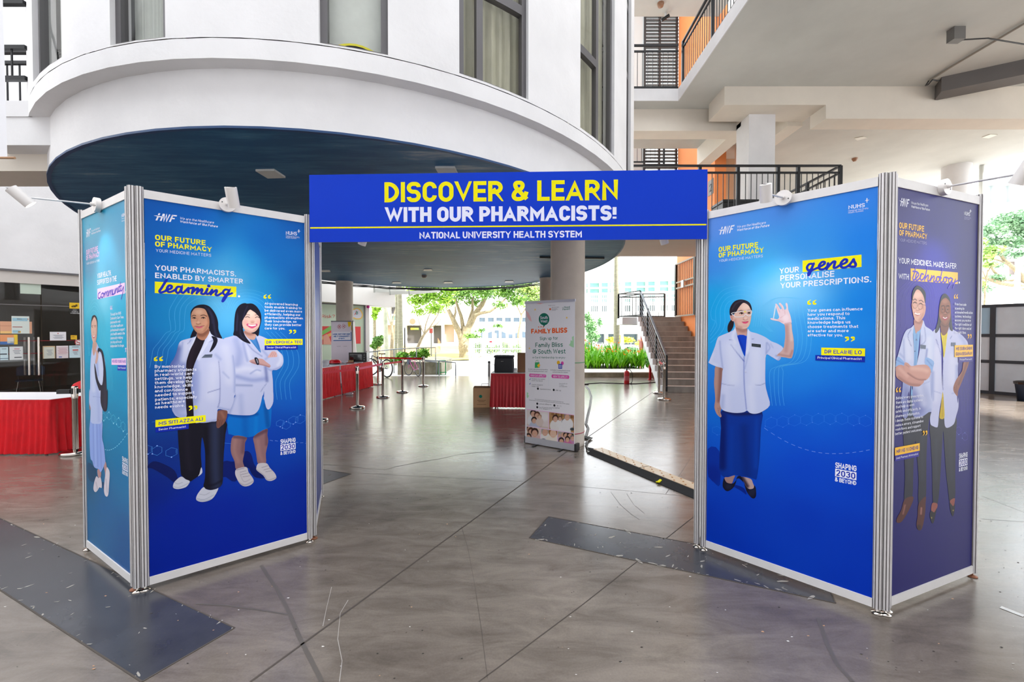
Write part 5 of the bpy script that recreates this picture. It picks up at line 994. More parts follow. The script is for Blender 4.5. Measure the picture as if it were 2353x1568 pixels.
for (s_, x1, y0, y1) in [('From barcode',986,272,280),('scanning to',962,322,326),('automated medication',1064,370,376),('systems, technology',1046,418,424),('ensures you receive',1040,466,470),('the right medicine at',1048,514,520),('the right dose and at',1046,562,566),('the right time.',984,610,614)]:
    b.text(s_, Fc('848,%d' % y0)[0], Fc('%d,%d' % (x1, y1))[0], Fc('848,%d' % (y0-32))[0], IW, .13, 'printed_quotation', .0034, seg=2)
b.poly(Fc('846,752 1066,744 1066,884 846,894'), IO, 'printed_name_tag', .0034); b.text('MS SUBASHINI', Fc('862,812')[0], Fc('1054,806')[0], Fc('862,772')[0], IPD, .17, 'printed_name_tag', .0038); b.text('GUNASEGARAN', Fc('860,876')[0], Fc('1054,866')[0], Fc('860,836')[0], IPD, .17, 'printed_name_tag', .0038)
b.poly(Fc('892,892 1066,884 1066,946 892,958'), IPD, 'printed_name_tag', .0034); b.text('Principal Pharmacist', Fc('906,934')[0], Fc('1054,926')[0], Fc('906,912')[0], IW, .12, 'printed_name_tag', .0038, seg=2)
quote(b, *Fc('142,1252')[0], 12, 15, IO, dy=-.4, lay=.0034); quote(b, *Gc('398,392')[0], 11, 14, IO, True, dy=-.4, lay=.0034)
for (s_, x1, y0, y1) in [('Behind every prescription,',408,82,50),('there are digital systems',394,128,98),('that help us work',312,174,146),('safely and efficiently. In',376,220,186),('pharmacy informatics,',366,268,232),('I design these systems to',400,316,270),('reduce errors, streamline',404,362,314),('workflows and support',374,406,362),('better patient outcomes.',388,450,402)]:
    b.text(s_, Gc('%d,%d' % (122-(y0-82)*.02, y0))[0], Gc('%d,%d' % (x1, y1))[0], Gc('%d,%d' % (122-(y0-82)*.02, y0-28))[0], IW, .13, 'printed_quotation', .0034, seg=2)
b.poly(Gc('112,578 366,530 366,608 112,660'), IO, 'printed_name_tag', .0034); b.text('MR NG YI CHENG', Gc('126,636')[0], Gc('350,592')[0], Gc('126,598')[0], IPD, .17, 'printed_name_tag', .0038)
b.poly(Gc('112,660 360,610 358,668 112,718'), printmat('tag_violet', (44,36,140)), 'printed_name_tag', .0034); b.text('Lead, Pharmacy (Informatics)', Gc('124,696')[0], Gc('348,650')[0], Gc('124,674')[0], IW, .12, 'printed_name_tag', .0038, seg=2)
shaping(b, *(Gc('778,640 864,622 864,806 776,826')), IPD)
hexchain(b, [(2203,990,6,9,1),(2217,1004,6,9,1)], .001, ILV, IND)
for q in (0, 60, 120, 180):
    b.line(Fc('%d,620 %d,520 %d,420 %d,200 %d,80 %d,%d' % (210-q*.8, 260-q*.8, 270-q*.9, 270-q*.8, 320-q*.7, 400, 0-q*.5))+Fc('%d,%d %d,%d %d,%d %d,%d' % (520+q*.4, 90-q*.3, 540+q*.4, 250, 530+q*.5, 400, 580+q*.3, 540)), .0012, ILV, 'printed_contour')
    b.line(Fc('%d,960 %d,1200 %d,1400 %d,1568' % (960+q*.5, 930+q*.6, 930+q*.6, 940+q*.6)), .0012, ILV, 'printed_contour')
F = Figure(b)
TR = (32,34,50)
F.region(Gc('480,325 484,500 500,800 508,1140 556,1156 582,900 606,500 616,430 640,800 668,1050 680,1128 735,1100 738,900 742,500 744,250 600,262'), TR, [('l', Gc('540,500 540,900'), 8, (44,48,66), .7, 10), ('l', Gc('690,500 700,900'), 8, (42,46,64), .7, 10)], 2.1)
F.region(Gc('500,1150 490,1230 520,1250 550,1200 552,1155'), (150,86,76), [], 1.5); F.region(Gc('684,1125 695,1170 720,1180 734,1100'), (150,86,76), [], 1.5)
F.region(Gc('490,1228 474,1270 488,1330 502,1360 518,1340 536,1260 548,1200 520,1245'), (24,22,34), [('e', Gc('494,1300')[0], 1.2, 2, 0, (190,170,90), .9, 1)], 1.3); F.region(Gc('680,1140 682,1190 692,1240 710,1286 724,1260 734,1190 732,1150 715,1182'), (24,22,34), [('e', Gc('716,1225')[0], 1.2, 2, 0, (190,170,90), .9, 1)], 1.3)
F.region(Gc('205,250 200,400 214,700 220,900 214,1118 292,1108 306,800 318,560 330,520 346,700 360,900 360,1152 432,1142 440,700 452,450 466,300 466,205'), TR, [('l', Gc('260,450 262,900'), 8, (42,46,62), .7, 10), ('l', Gc('400,450 400,900'), 8, (42,46,62), .7, 10)], 2.1)
F.region(Gc('214,1112 182,1220 134,1310 140,1352 190,1336 260,1222 304,1120 296,1080'), (84,42,36), [('l', Gc('220,1170 200,1260'), 3, (170,120,110), .8, 4)], 1.6); F.region(Gc('360,1158 350,1280 338,1382 360,1428 396,1408 426,1262 432,1148 432,1080'), (84,42,36), [('l', Gc('388,1200 384,1260'), 3.5, (190,140,130), .8, 4), ('e', Gc('362,1400')[0], 5, 6, 0, (36,20,24), .7, 5)], 1.6)
F.region(Fc('668,486 640,540 590,590 592,700 604,900 582,1060 552,1110 575,1400')+Gc('495,190 478,260 482,335 510,358 546,370 560,345 574,200 610,0')+Fc('716,1300 705,1200 712,950 716,880 745,780 762,600 785,505 830,560 900,602 960,650 1015,742 960,880 895,960 892,1200 880,1350 890,1450')+Gc('768,60 770,160 745,255 722,335 660,374 630,352 622,250 612,100 610,0')+Fc('718,1290 700,1200 690,800 680,620'), (200,204,238),
   [('l', Fc('630,680 690,860 712,950'), 1.3, (90,96,168), .9, 2.5), ('l', Fc('820,640 800,670'), 1.2, COD, .8, 2), ('l', Fc('712,950 712,1290'), 1.2, (110,116,180), .9, 2), ('l', Fc('640,800 640,1200 620,1400'), 16, (220,222,246), .6, 16), ('l', Fc('830,900 820,1200'), 18, (220,222,246), .6, 16), ('l', Fc('585,1080 580,1400'), 8, COS, .8, 8), ('l', Fc('880,1000 870,1300'), 5, COS, .7, 7), ('l', Fc('600,1300 690,1330'), 1.4, COS, .8, 2), ('l', Fc('820,1330 880,1320'), 2, COS, .8, 3), ('l', Fc('920,640 980,760 920,900'), 8, COS, .5, 10)], 2.1)
F.region(Gc('608,0 590,150 574,270 624,272 622,150'), (206,176,24), [('l', Gc('612,60 606,260'), 1.2, (160,130,16), .7, 2)], 1.8)
F.region(Fc('686,596 700,700 712,800 722,908 742,800 754,700 766,590 725,630'), (230,208,20), [('l', Fc('715,660 722,860'), 1, (180,156,10), .7, 2), ('l', Fc('740,640 736,760'), 1, (180,156,10), .7, 2)], 1.8)
F.region(Fc('960,950 940,1060 880,1150 842,1230 836,1290 856,1332 886,1362 894,1300 922,1230 982,1080 1024,950'), (150,92,76), [('l', Fc('1000,960 950,1100 900,1220'), 4, (110,62,54), .7, 5), ('l', Fc('850,1250 866,1320'), .8, (90,48,46), .8, 1.2), ('l', Fc('872,1240 884,1330'), .8, (90,48,46), .8, 1.2)], 1.6)
F.region(Fc('740,130 702,150 682,200 666,290 655,420 640,500 616,580 630,606 665,562 690,500 770,500 795,562 822,582 830,560 816,450 808,350 800,230 782,172'), (30,30,38), [('l', Fc('650,500 635,580'), 2, (70,90,110), .7, 3), ('l', Fc('810,480 818,560'), 2, (70,80,100), .7, 3)], 1.6)
F.region(Fc('686,470 690,600 722,634 766,592 782,490'), (124,74,60), [('l', Fc('700,505 740,525 775,500'), 3, (84,46,40), .7, 4)], 1.4)
F.region(Fc('735,182 692,220 672,300 666,380 682,450 712,500 745,520 780,492 800,420 806,320 796,240 766,195'), (146,90,68), [('e', Fc('735,225')[0], 6, 5, 0, (180,122,98), .8, 6), ('l', Fc('680,450 740,512 790,450'), 3, (108,62,50), .6, 4), ('e', Fc('690,400')[0], 3.5, 4, 0, (176,108,86), .7, 4), ('e', Fc('785,400')[0], 3, 4, 0, (176,108,86), .7, 4), ('l', Fc('690,282 720,276'), 1, (40,24,22), .9, 1.2), ('l', Fc('752,284 782,280'), 1, (40,24,22), .9, 1.2), ('e', Fc('708,318')[0], 1.6, 1.2, 0, (20,12,14), .95, 1), ('e', Fc('768,322')[0], 1.6, 1.2, 0, (20,12,14), .95, 1), ('e', Fc('738,365')[0], 3, 2.4, 0, (178,112,90), .8, 3), ('l', Fc('722,380 755,382'), 1, (90,48,40), .8, 1.5), ('l', Fc('705,410 735,445 768,415'), 2.6, (176,40,72), .95, 1), ('l', Fc('714,416 736,428 758,418'), 1.8, (246,240,240), 1, .8)], .9)
for cx in (712, 768): b.line([(p[0], p[1]) for p in [(Fc('%d,318' % cx)[0][0]+5*math.cos(a), Fc('%d,318' % cx)[0][1]+8.6*math.sin(a)) for a in [2*PI*i/12 for i in range(12)]]], .002, printmat('spectacle_rim', (70,60,66)), 'printed_spectacles', .0034, closed=True)
# man
F.region(Fc('364,506 352,600 364,800 358,1010 330,1240 310,1568')+Gc('240,60 250,235 300,230 300,60')+Fc('350,1300 340,1240 395,1000 432,650 444,575 476,460 440,480'), (130,176,226), [('l', Fc('395,620 375,1000'), 2, (90,136,196), .7, 3), ('e', Fc('392,688')[0], 1.2, 1.6, 0, (40,50,90), 1, .8), ('e', Fc('374,820')[0], 1.2, 1.6, 0, (40,50,90), 1, .8), ('l', Gc('270,60 275,230'), 10, (60,70,90), .8, 6)], 2.4)
F.region(Fc('362,508 330,540 270,572 232,650 204,750 165,888 150,960 250,965 262,1000 232,1050 226,1240 205,1400 192,1568')+Gc('185,100 196,262 250,250 245,60 262,0')+Fc('300,1400 320,1250 358,1000 362,800 350,620'), (196,204,238), [('e', Fc('230,1460')[0], 22, 48, 0, (84,92,160), .8, 36), ('l', Fc('240,680 245,850 250,950'), 3, COS, .8, 5), ('l', Fc('190,850 240,900'), 4, COS, .6, 5), ('l', Fc('290,700 300,900'), 14, (222,226,246), .6, 12), ('l', Fc('330,560 290,640 330,760'), 1.2, COD, .8, 2.4), ('l', Gc('200,60 210,240'), 8, (120,130,190), .6, 10), ('l', Fc('240,1250 230,1500'), 6, COS, .6, 8)], 2.1)
F.region(Fc('474,452 500,520 560,560 594,600 606,700 604,900 590,950 505,900 500,985 545,1100 556,1200 575,1400')+Gc('500,0 500,190 462,214 385,262 300,250 296,60')+Fc('350,1400 348,1250 392,1000 432,800 440,600 448,560'), (200,208,240), [('e', Fc('390,1470')[0], 24, 44, 0, (96,104,172), .75, 36), ('l', Fc('490,540 500,700 420,760'), 1.4, COD, .7, 2.6), ('l', Fc('545,680 550,900'), 12, (224,228,248), .6, 12), ('l', Fc('520,800 500,960'), 3, (110,124,190), .8, 5), ('l', Fc('420,1250 480,1450'), 16, (220,224,246), .6, 16), ('l', Fc('455,640 445,800'), 3, COS, .6, 5), ('l', Fc('470,1220 550,1185'), 1.4, COS, .8, 2), ('l', Gc('380,250 480,190'), 5, COS, .6, 6)], 2.1)
F.region(Fc('166,885 250,960 244,1000 205,988 148,1012 144,990'), (136,174,228), [('l', Fc('160,930 240,975'), 2, (92,132,196), .7, 3)], 1.8); F.region(Fc('505,895 600,945 592,1020 580,1072 560,1060 545,1010 500,982'), (140,178,230), [('l', Fc('520,930 580,1000'), 2, (92,132,196), .7, 3)], 1.8)
F.region(Fc('148,1010 146,1070 150,1125 182,1162 300,1232 390,1247 440,1236 484,1178 400,1130 300,1080 256,1010 205,986'), (200,146,134), [('l', Fc('180,1140 300,1215 430,1235'), 6, (146,92,88), .7, 8), ('l', Fc('190,1030 280,1120'), 8, (222,172,158), .7, 8)], 1.8)
F.region(Fc('252,960 246,1010 270,1080 350,1142 420,1172 500,1172 546,1132 566,1062 542,1010 500,984 400,990 330,1000 290,965'), (206,152,138), [('l', Fc('290,1090 400,1160 500,1168'), 4, (140,86,84), .8, 5), ('l', Fc('340,1030 460,1040 520,1060'), 9, (228,180,164), .7, 9), ('l', Fc('262,985 300,1010'), 1, (150,96,92), .8, 1.4)], 1.8)
F.region(Fc('366,440 366,520 386,612 400,590 440,560 472,455 430,450'), (196,142,128), [('l', Fc('380,470 430,485 465,450'), 4, (150,98,88), .7, 5)], 1.4)
F.region(Fc('334,250 338,310 350,330 352,260'), (206,150,134), [], 1.2); F.region(Fc('496,275 504,290 500,340 486,372 482,300'), (206,140,122), [], 1.2)
F.region(Fc('400,66 362,118 342,200 340,280 346,350 366,430 400,466 430,463 466,430 494,370 500,290 492,200 470,130 432,88'), (224,172,154), [('e', Fc('405,150')[0], 9, 7, 0, (242,202,186), .8, 8), ('l', Fc('470,280 470,380 430,450'), 5, (190,132,114), .6, 7), ('e', Fc('365,330')[0], 4, 5, 0, (240,186,168), .7, 5), ('e', Fc('455,340')[0], 5, 5, 0, (232,174,154), .7, 5), ('l', Fc('352,210 375,196 392,212'), 1.6, (50,36,36), .9, 1.2), ('l', Fc('425,218 450,212 475,234'), 1.6, (50,36,36), .9, 1.2), ('l', Fc('356,244 374,236 390,246'), 1.5, (40,26,28), .95, 1), ('l', Fc('428,258 446,250 464,262'), 1.5, (40,26,28), .95, 1), ('e', Fc('404,305')[0], 3.4, 4, 0, (240,196,176), .8, 3), ('l', Fc('385,328 405,334 425,330'), 1, (170,110,98), .85, 1.6), ('l', Fc('368,358 398,392 438,378'), 2.2, (190,90,92), .9, 1), ('l', Fc('376,366 400,378 430,376'), 2.8, (252,248,246), 1, .8)], .9)
for (cx, cy) in ((372,268),(436,282)): b.line([(Fc('%d,%d' % (cx,cy))[0][0]+5.4*math.cos(a), Fc('%d,%d' % (cx,cy))[0][1]+7.6*math.sin(a)) for a in [2*PI*i/12 for i in range(12)]], .0018, printmat('spectacle_rim2', (120,90,80)), 'printed_spectacles', .0034, closed=True)
b.line(Fc('468,262 495,270'), .0018, printmat('spectacle_rim2', (120,90,80)), 'printed_spectacles', .0034)
F.region(Fc('400,34 370,60 346,110 338,180 346,212 354,160 392,86 430,92 466,140 484,190 492,240 498,240 504,150 490,95 450,55 420,38'), (34,36,44), [('l', Fc('400,55 440,75'), 2, (66,70,80), .7, 3)], 1.4)
F.region(Fc('440,742 506,752 502,798 438,790'), (92,104,128), [], 1.2, False); F.region(Fc('806,718 862,718 862,762 806,762'), (96,108,134), [], 1.2, False)
F.out('printed_picture', bd5, 'printed picture of a man with folded arms and a woman beside him')
b.flush(bd5)

# ---------------- left teal poster
bd1 = backdrop(BL1, .022, BL1.L-.022, .078, 2.435, [(205,520,(24,160,196)),(285,470,(22,150,196)),(205,600,(20,130,176)),(285,560,(16,146,192)),(250,620,(30,150,194)),(205,700,(70,196,226)),(240,680,(130,214,240)),(285,700,(10,176,220)),(205,800,(0,160,204)),(285,800,(0,168,212)),(240,780,(60,190,224)),(285,900,(0,148,196)),(205,900,(16,140,180)),(285,1000,(0,128,178)),(205,1000,(20,110,146)),(285,1100,(0,112,166)),(205,1100,(20,88,128)),(205,1200,(4,96,150)),(290,1250,(0,84,146)),(240,1180,(0,96,156)),(290,1320,(0,80,146))], 'poster_board', boothL, 'teal poster of a woman with a black bag on left booth')
b = BL1; I = crop(180,420,3.267); J = crop(180,860,2.904)
hwf(b, *I('60,412')[0], *I('90,402')[0], 18, None, None)
b.text('We are the Healthcare', I('98,372')[0], I('161,346')[0], I('98,356')[0], IW, .11, seg=2); b.text('Workforce of the Future', I('98,392')[0], I('168,366')[0], I('98,376')[0], IW, .16, seg=2)
b.text('OUR FUTURE', I('60,545')[0], I('148,515')[0], I('60,506')[0], IPT, .19, seg=3); b.text('OF PHARMACY', I('60,586')[0], I('160,554')[0], I('60,548')[0], IPT, .19, seg=3); b.text('YOUR MEDICINE MATTERS', I('62,618')[0], I('160,592')[0], I('62,602')[0], IW, .1, seg=2)
b.text('NUHS', I('325,262')[0], I('357,248')[0], I('325,236')[0], IW, .15); b.text('National University', I('326,275')[0], I('362,266')[0], I('326,266')[0], IW, .1, seg=2); b.text('Health System', I('326,294')[0], I('354,286')[0], I('326,284')[0], IW, .1, seg=2)
b.text('YOUR HEALTH,', I('143,720')[0], I('248,696')[0], I('143,682')[0], IW, .17, seg=3); b.text('SUPPORTED IN THE', I('143,770')[0], I('288,738')[0], I('143,732')[0], IW, .17, seg=3)
b.poly(I('143,798 350,750 350,832 143,876'), IP, 'printed_highlight'); b.dot(*I('357,820')[0], .007, IW)
script(b, [I('166,822 152,835 150,862 162,868 172,850'), I('185,828 174,838 173,858 182,862 190,845 185,828 198,838'), I('200,822 195,858'), I('196,850 208,820 212,826 208,855'), I('209,848 220,816 225,822 220,850 230,842'), I('232,812 227,848'), I('228,842 240,810 244,816 240,846'), I('241,838 252,806 256,812 252,842 262,832'), I('264,802 258,830 264,840 274,826 276,798'), I('276,798 272,832 280,826'), I('284,794 278,828'), I('279,822 292,792 296,798 292,824 300,818'), I('304,788 299,818 308,812'), I('318,748 308,812 316,812'), I('302,784 326,774'), I('322,790 318,808 328,810 340,782 336,820 322,874')], .0095, IPU)
quote(b, *I('240,922')[0], 5, 12, IP); quote(b, *I('352,1232')[0], 5.4, 13, IP, True)
for i, (s_, x1) in enumerate([('Through the NUHS',322),('Community Care Team,',343),('pharmacists work',318),('with other healthcare',336),('professionals to support',350),('your health needs in the',350),('community-helping',335),('you stay active and',326),('independent for longer.',346)]):
    y = 1000+i*29.6; b.text(s_, I('242,%f' % y)[0], I('%d,%f' % (x1, y-(x1-242)*.13*(1-i*.09)))[0], I('242,%f' % (y-21))[0], IW, .15, seg=2)
b.poly(I('250,1322 360,1316 360,1370 250,1368'), IP, 'printed_name_tag'); b.text('MS NEO YONG FANG', I('256,1352')[0], I('356,1354')[0], I('256,1330')[0], IPU, .16, 'printed_name_tag'); b.poly(I('294,1372 360,1373 360,1413 294,1410'), printmat('tag_violet_blue', (40,60,176)), 'printed_name_tag'); b.text('Senior Pharmacist', I('298,1396')[0], I('356,1399')[0], I('298,1382')[0], IW, .12, 'printed_name_tag', seg=2)
shaping(b, *(J('294,547 330,568 331,686 294,665')), printmat('deep_teal', (0,84,140)))
hexchain(b, [(180+170/2.904, 860+285/2.904, 4, 9, 1),(180+205/2.904, 860+280/2.904, 4.5, 9, 1),(180+235/2.904, 860+300/2.904, 4.5, 10, 1.5),(180+270/2.904, 860+325/2.904, 5, 11, 2),(180+300/2.904, 860+350/2.904, 5, 11, 2)], .0018, IPT2, printmat('pale_teal_node', (170,226,240)))
for i in range(12):
    x0 = 178+i*13; f = lambda x: 508-(abs(x-200)/135.0)**1.8*125
    b.line(J('%f,%f %f,%f' % (x0, f(x0), x0+7, f(x0+7))), .003, printmat('pale_teal_node', (170,226,240)), 'printed_line', smooth=False)
for q in (0, 16, 30, 44): b.line(I('%d,1300 %d,1100 %d,1000 %d,%d %d,%d %d,1060 %d,1200 %d,1350 %d,1560' % (88-q*.2, 82-q*.5, 86-q*.6, 115, 960-q*1.9, 145+q*.4, 990-q*1.6, 160+q*.8, 170+q*.8, 215+q*.7, 225+q*.8)), .0018, IPT2, 'printed_contour')
F = Figure(b)
F.region(J('65,590 120,640 105,720 66,690'), (14,70,108), [], 4); F.region(J('160,720 185,740 180,790 165,760'), (6,60,104), [], 2.1)
F.region(J('128,640 135,690 150,690 152,640'), (186,140,140), [], 1.5); F.region(J('168,590 178,650 182,690 194,680 186,590'), (190,146,146), [], 1.5)
F.region(J('122,682 108,720 102,768 115,788 130,776 142,756 156,760 158,735 150,690 136,695'), (214,206,216), [('l', J('118,720 130,770'), 1.4, (150,140,160), .7, 2)], 1.6); F.region(J('190,626 178,700 172,768 178,806 192,818 202,800 206,740 211,660 200,630'), (216,210,222), [('l', J('185,700 195,790'), 1.4, (150,140,160), .7, 2)], 1.6)
F.region(J('82,290 80,540 95,580 108,622 140,636 152,655 180,592 180,560 172,480 160,420 158,300'), (146,172,236), [('l', J('100,330 105,600'), 1.6, (108,132,210), .7, 3), ('l', J('125,330 132,620'), 1.6, (108,132,210), .7, 3), ('l', J('145,340 155,630'), 1.6, (110,134,210), .7, 3), ('l', J('112,330 118,610'), 2, (176,198,246), .7, 3)], 2)
F.region(J('74,110 74,220 80,240 84,200'), (170,124,120), [], 1.6)
F.region(I('110,1225 98,1290 91,1400 90,1560')+J('76,100 74,190 84,230 84,318 120,332 156,324 162,270 166,150')+I('206,1560 206,1400 196,1310 160,1245 138,1205'), (186,200,240), [('l', I('120,1260 112,1400 118,1560'), 8, (214,222,248), .7, 8), ('l', I('165,1300 175,1450 160,1560'), 10, (218,224,248), .8, 9), ('l', J('100,150 150,155'), 1.2, (130,144,206), .7, 2), ('l', I('140,1330 150,1450'), 2, (140,154,214), .7, 4), ('l', J('130,60 140,310'), 6, (160,176,230), .6, 8)], 2)
F.region(I('148,1250 160,1243 182,1262 196,1320 208,1420 214,1560')+J('197,100 196,200 188,246 168,244 150,190 150,110')+I('158,1560 130,1470 122,1360 132,1390 150,1480 180,1520 190,1400 176,1290 158,1268 148,1300 138,1330'), (36,36,52), [('l', J('180,60 178,220'), 6, (56,56,76), .7, 8)], 2)
F.region(I('112,1195 108,1262 118,1300 132,1260 142,1205'), (208,164,150), [], 1.3)
F.region(I('132,1260 136,1300 128,1350 138,1360 148,1330 152,1290 144,1262'), (216,172,160), [], 1.3)
F.region(I('122,996 106,1008 97,1055 98,1100 104,1030 122,1010 138,1030 143,1090 144,1040 136,1006'), (44,34,44), [], 1.2)
F.region(I('122,1008 106,1030 99,1070 98,1120 104,1175 118,1205 130,1198 140,1160 143,1100 140,1040 132,1014'), (226,184,166), [('l', I('102,1078 112,1074'), 1, (60,40,40), .9, 1), ('l', I('122,1074 134,1072'), 1, (60,40,40), .9, 1), ('e', I('107,1086')[0], .9, .8, 0, (30,20,24), 1, .6), ('e', I('128,1083')[0], .9, .8, 0, (30,20,24), 1, .6), ('l', I('112,1122 118,1124'), .8, (180,120,108), .8, 1), ('l', I('107,1148 118,1166 130,1146'), 1.8, (196,60,90), .9, .8), ('l', I('110,1150 118,1158 127,1149'), 1.4, (250,246,246), 1, .6), ('l', I('138,1080 136,1160 122,1200'), 2, (190,138,122), .6, 4)], .8)
F.region(I('118,995 104,1008 97,1052 104,1040 122,1008 138,1036 143,1060 140,1018 130,998'), (44,34,44), [], 1.2)
F.out('printed_picture', bd1, 'printed picture of a woman carrying a black shoulder bag')
b.flush(bd1)
# boards seen edge-on
for bb, par in ((BL3, boothL), (BR3, boothR)):
    backdrop(bb, .022, bb.L-.022, .078, 2.435, [tuple(list(cam_px)+[c]) for cam_px, c in ()] or [(728,600,(60,90,190)),(728,900,(30,50,150)),(728,1100,(60,70,140))] if bb is BL3 else [(1606,600,(20,70,190)),(1606,900,(20,60,180))], 'poster_board', par, 'blue poster board turned away, seen edge-on')

# ================================================================== overhead banner
ban = thing('overhead_banner', 'long royal blue banner across the opening reading DISCOVER & LEARN', 'banner', (0,0,0))
BA = (-1.512,3.232); BB = (1.408,3.122); bn = Board(BA, BB, 0)
IBN = mat('banner_blue', (2,54,188), .4, spec=.15); z0, z1 = 2.283, 2.783
g = G(); P = [bn.W(0,z0,0),bn.W(bn.L,z0,0),bn.W(bn.L,z0,-.006),bn.W(0,z0,-.006)]; g.hexa(P+[p+Vector((0,0,z1-z0)) for p in P], IBN); part(g, 'banner_board', ban)
g = G(); 
for z in (z0+.03, z1-.03): g.bar(bn.W(.03,z,-.022), bn.W(bn.L-.03,z,-.022), .022, .05, RAILW)
part(g, 'rail', ban)
g = G(); g.bar(bn.W(.0,(z0+z1)/2,-.03), bn.W(.0,(z0+z1)/2+.001,-.03), .02,.02,ALU) if False else None
N_ = crop(680,380,4.706); Rr = crop(1150,380,4.706); BY = mat('banner_yellow', (232,222,0), .4, spec=.15); BWH = mat('banner_white', (220,222,240), .4, spec=.15)
bn.text('DISCOVER & LEARN', N_('958,402')[0], Rr('1270,377')[0], N_('958,184')[0], BY, .195, 'banner_headline', .0008, gap=.085, seg=9)
bn.text('WITH OUR PHARMACISTS!', (680+968/4.706, 380+616/4.706), Rr('1254,597')[0], (680+968/4.706, 380+455/4.706), BWH, .235, 'banner_second_line', .0008, gap=.065, seg=8)
bn.text('NATIONAL UNIVERSITY HEALTH SYSTEM', N_('1336,794')[0], Rr('880,780')[0], N_('1336,722')[0], BWH, .20, 'banner_third_line', .0008, gap=.09, seg=6)
bn.poly([N_('155,670')[0], Rr('2226,634')[0], Rr('2226,650')[0], N_('155,686')[0]], BY, 'banner_stripe', .0008)
bn.flush(ban)

# ================================================================== spotlights clamped to the rails
def spot(label, base, n, tip, axis, power, L=.115, r=.031):
    """base: centre of the round plate on the rail; n: its normal; tip: where the arm ends at the lamp head; axis: direction the lamp shines"""
    base, tip = Vector(base), Vector(tip); n = Vector(n).normalized(); ax = Vector(axis).normalized()
    t = thing('spotlight', label, 'spotlight', base, group='arm spotlights on the booths'); o_ = base
    g = G(); g.cyl(n*.0, n*.028, .048, LAMPW, 28)
    for s_ in (-1, 1):
        q = n.cross(Vector((0,0,1))).normalized()*s_*.03+Vector((0,0,.012*s_)); g.cyl(q+n*.028, q+n*.0295, .004, BLACKP, 8)
    part(g, 'mounting_plate', t)
    g = G(); g.cyl(n*.028, n*.045, .012, LAMPW, 12); g.tube([n*.03, tip-o_], .0055, ALU, 8); part(g, 'arm', t)
    h = tip-o_; a = h-ax*L*.5; c = h+ax*L*.5; g = G(); g.cyl(a, c, r, LAMPW, 28, cap=False); g.cyl(a, a+ax*.001, r, LAMPW, 28); g.cyl(c-ax*.012, c-ax*.011, r*.93, LEDGLOW, 24)
    for k in range(5): q = a-ax*.0015; g.box(-.004,.004,-.004,.004,-.0008,.0,BLACKP, Matrix.Translation(q+Vector((.010*(k-2),0,0))))
    part(g, 'lamp_head', t)
    ld = bpy.data.lights.new('lamp_beam', 'SPOT'); ld.energy = power; ld.spot_size = 1.15; ld.spot_blend = .8; ld.shadow_soft_size = .02; ld.color = (1,.97,.93)
    lo = bpy.data.objects.new('lamp_beam', ld); C.objects.link(lo); lo.parent = t; lo.location = c-ax*.004-o_*0; lo.rotation_euler = ax.to_track_quat('-Z','Y').to_euler()
    return t
def onrail(bd, px, py): u_, v_ = bd.px(px, py); return bd.W(u_, v_, .008)
b0 = onrail(BL1,232,473); spot('white spotlight on a long arm reaching left of the teal poster', b0, BL1.n, ATY(48,452,2.62), (BL1.n*-.75+Vector((.25,0,-.95))), 5)
b0 = onrail(BL2,521,473); spot('white spotlight above the poster of two women in coats', b0, BL2.n, ATY(534,454,2.5), (-.08,.42,-1), 22, L=.112)
b0 = onrail(BR1,1803,457); spot('white spotlight above the poster with a woman holding a tube', b0, BR1.n, ATY(1760,444,2.5), (.28,.40,-1), 5, L=.10)
b0 = onrail(BR2,2160,433); spot('white spotlight on a long arm at the right edge of the view', b0, BR2.n, ATY(2352,398,2.25), (-.15,.55,-1), 6)
for k, (px, py, ax) in enumerate(((836,548,(-.45,.25,-1)),(1524,546,(.35,.2,-1)))):
    h = ATY(px, py, 3.45); base = Vector((h.x+(.02 if k else -.02), 3.26 if k == 0 else 3.2, 2.5)); spot(['white spotlight peeping out under the banner near its left end','white spotlight peeping out under the banner near its right end'][k], base, (0,1,0), h, ax, 8, L=.11)
# ================================================================== skirted tables
def skirt(path, zt, zb, name, parent, m=CLOTH, pleat=.075, amp=.016, flare=.03):
    P = [Vector((p[0],p[1],0)) for p in path]; L = 0; cols = []
    for i in range(len(P)-1):
        d = P[i+1]-P[i]; n = max(4, int(d.length/.0125)); u = d.normalized(); q = Vector((u.y,-u.x,0))
        for j in range(n+(i == len(P)-2)): cols.append((P[i]+d*(j/n), q, L+d.length*j/n))
        L += d.length
    rows = [0, .012, .04, .075, .09, .16, .3, .6, .85, 1]; vs = []
    rng = random.Random(int(L*1000)); ph = [rng.uniform(-1,1) for _ in range(int(L/pleat)+3)]
    for (p, q, s_) in cols:
        k = s_/pleat; i0 = int(k); w = ph[i0]*(1-(k-i0))+ph[i0+1]*(k-i0)
        for r in rows:
            t = max(0, (r-.075))/.925
            a = .004*math.sin(2*PI*s_/.022) if r < .08 else amp*(.25+1.0*t)*math.sin(2*PI*(k+.32*w*t))+amp*.5*w*t
            vs.append(p+q*(a+.008+flare*t*t)+Vector((0,0,zt-(zt-zb)*r)))
    n = len(rows); g = G(); g.add(vs, [(i*n+j, i*n+j+1, (i+1)*n+j+1, (i+1)*n+j) for i in range(len(cols)-1) for j in range(n-1)], m, True)
    return part(g, name, parent)
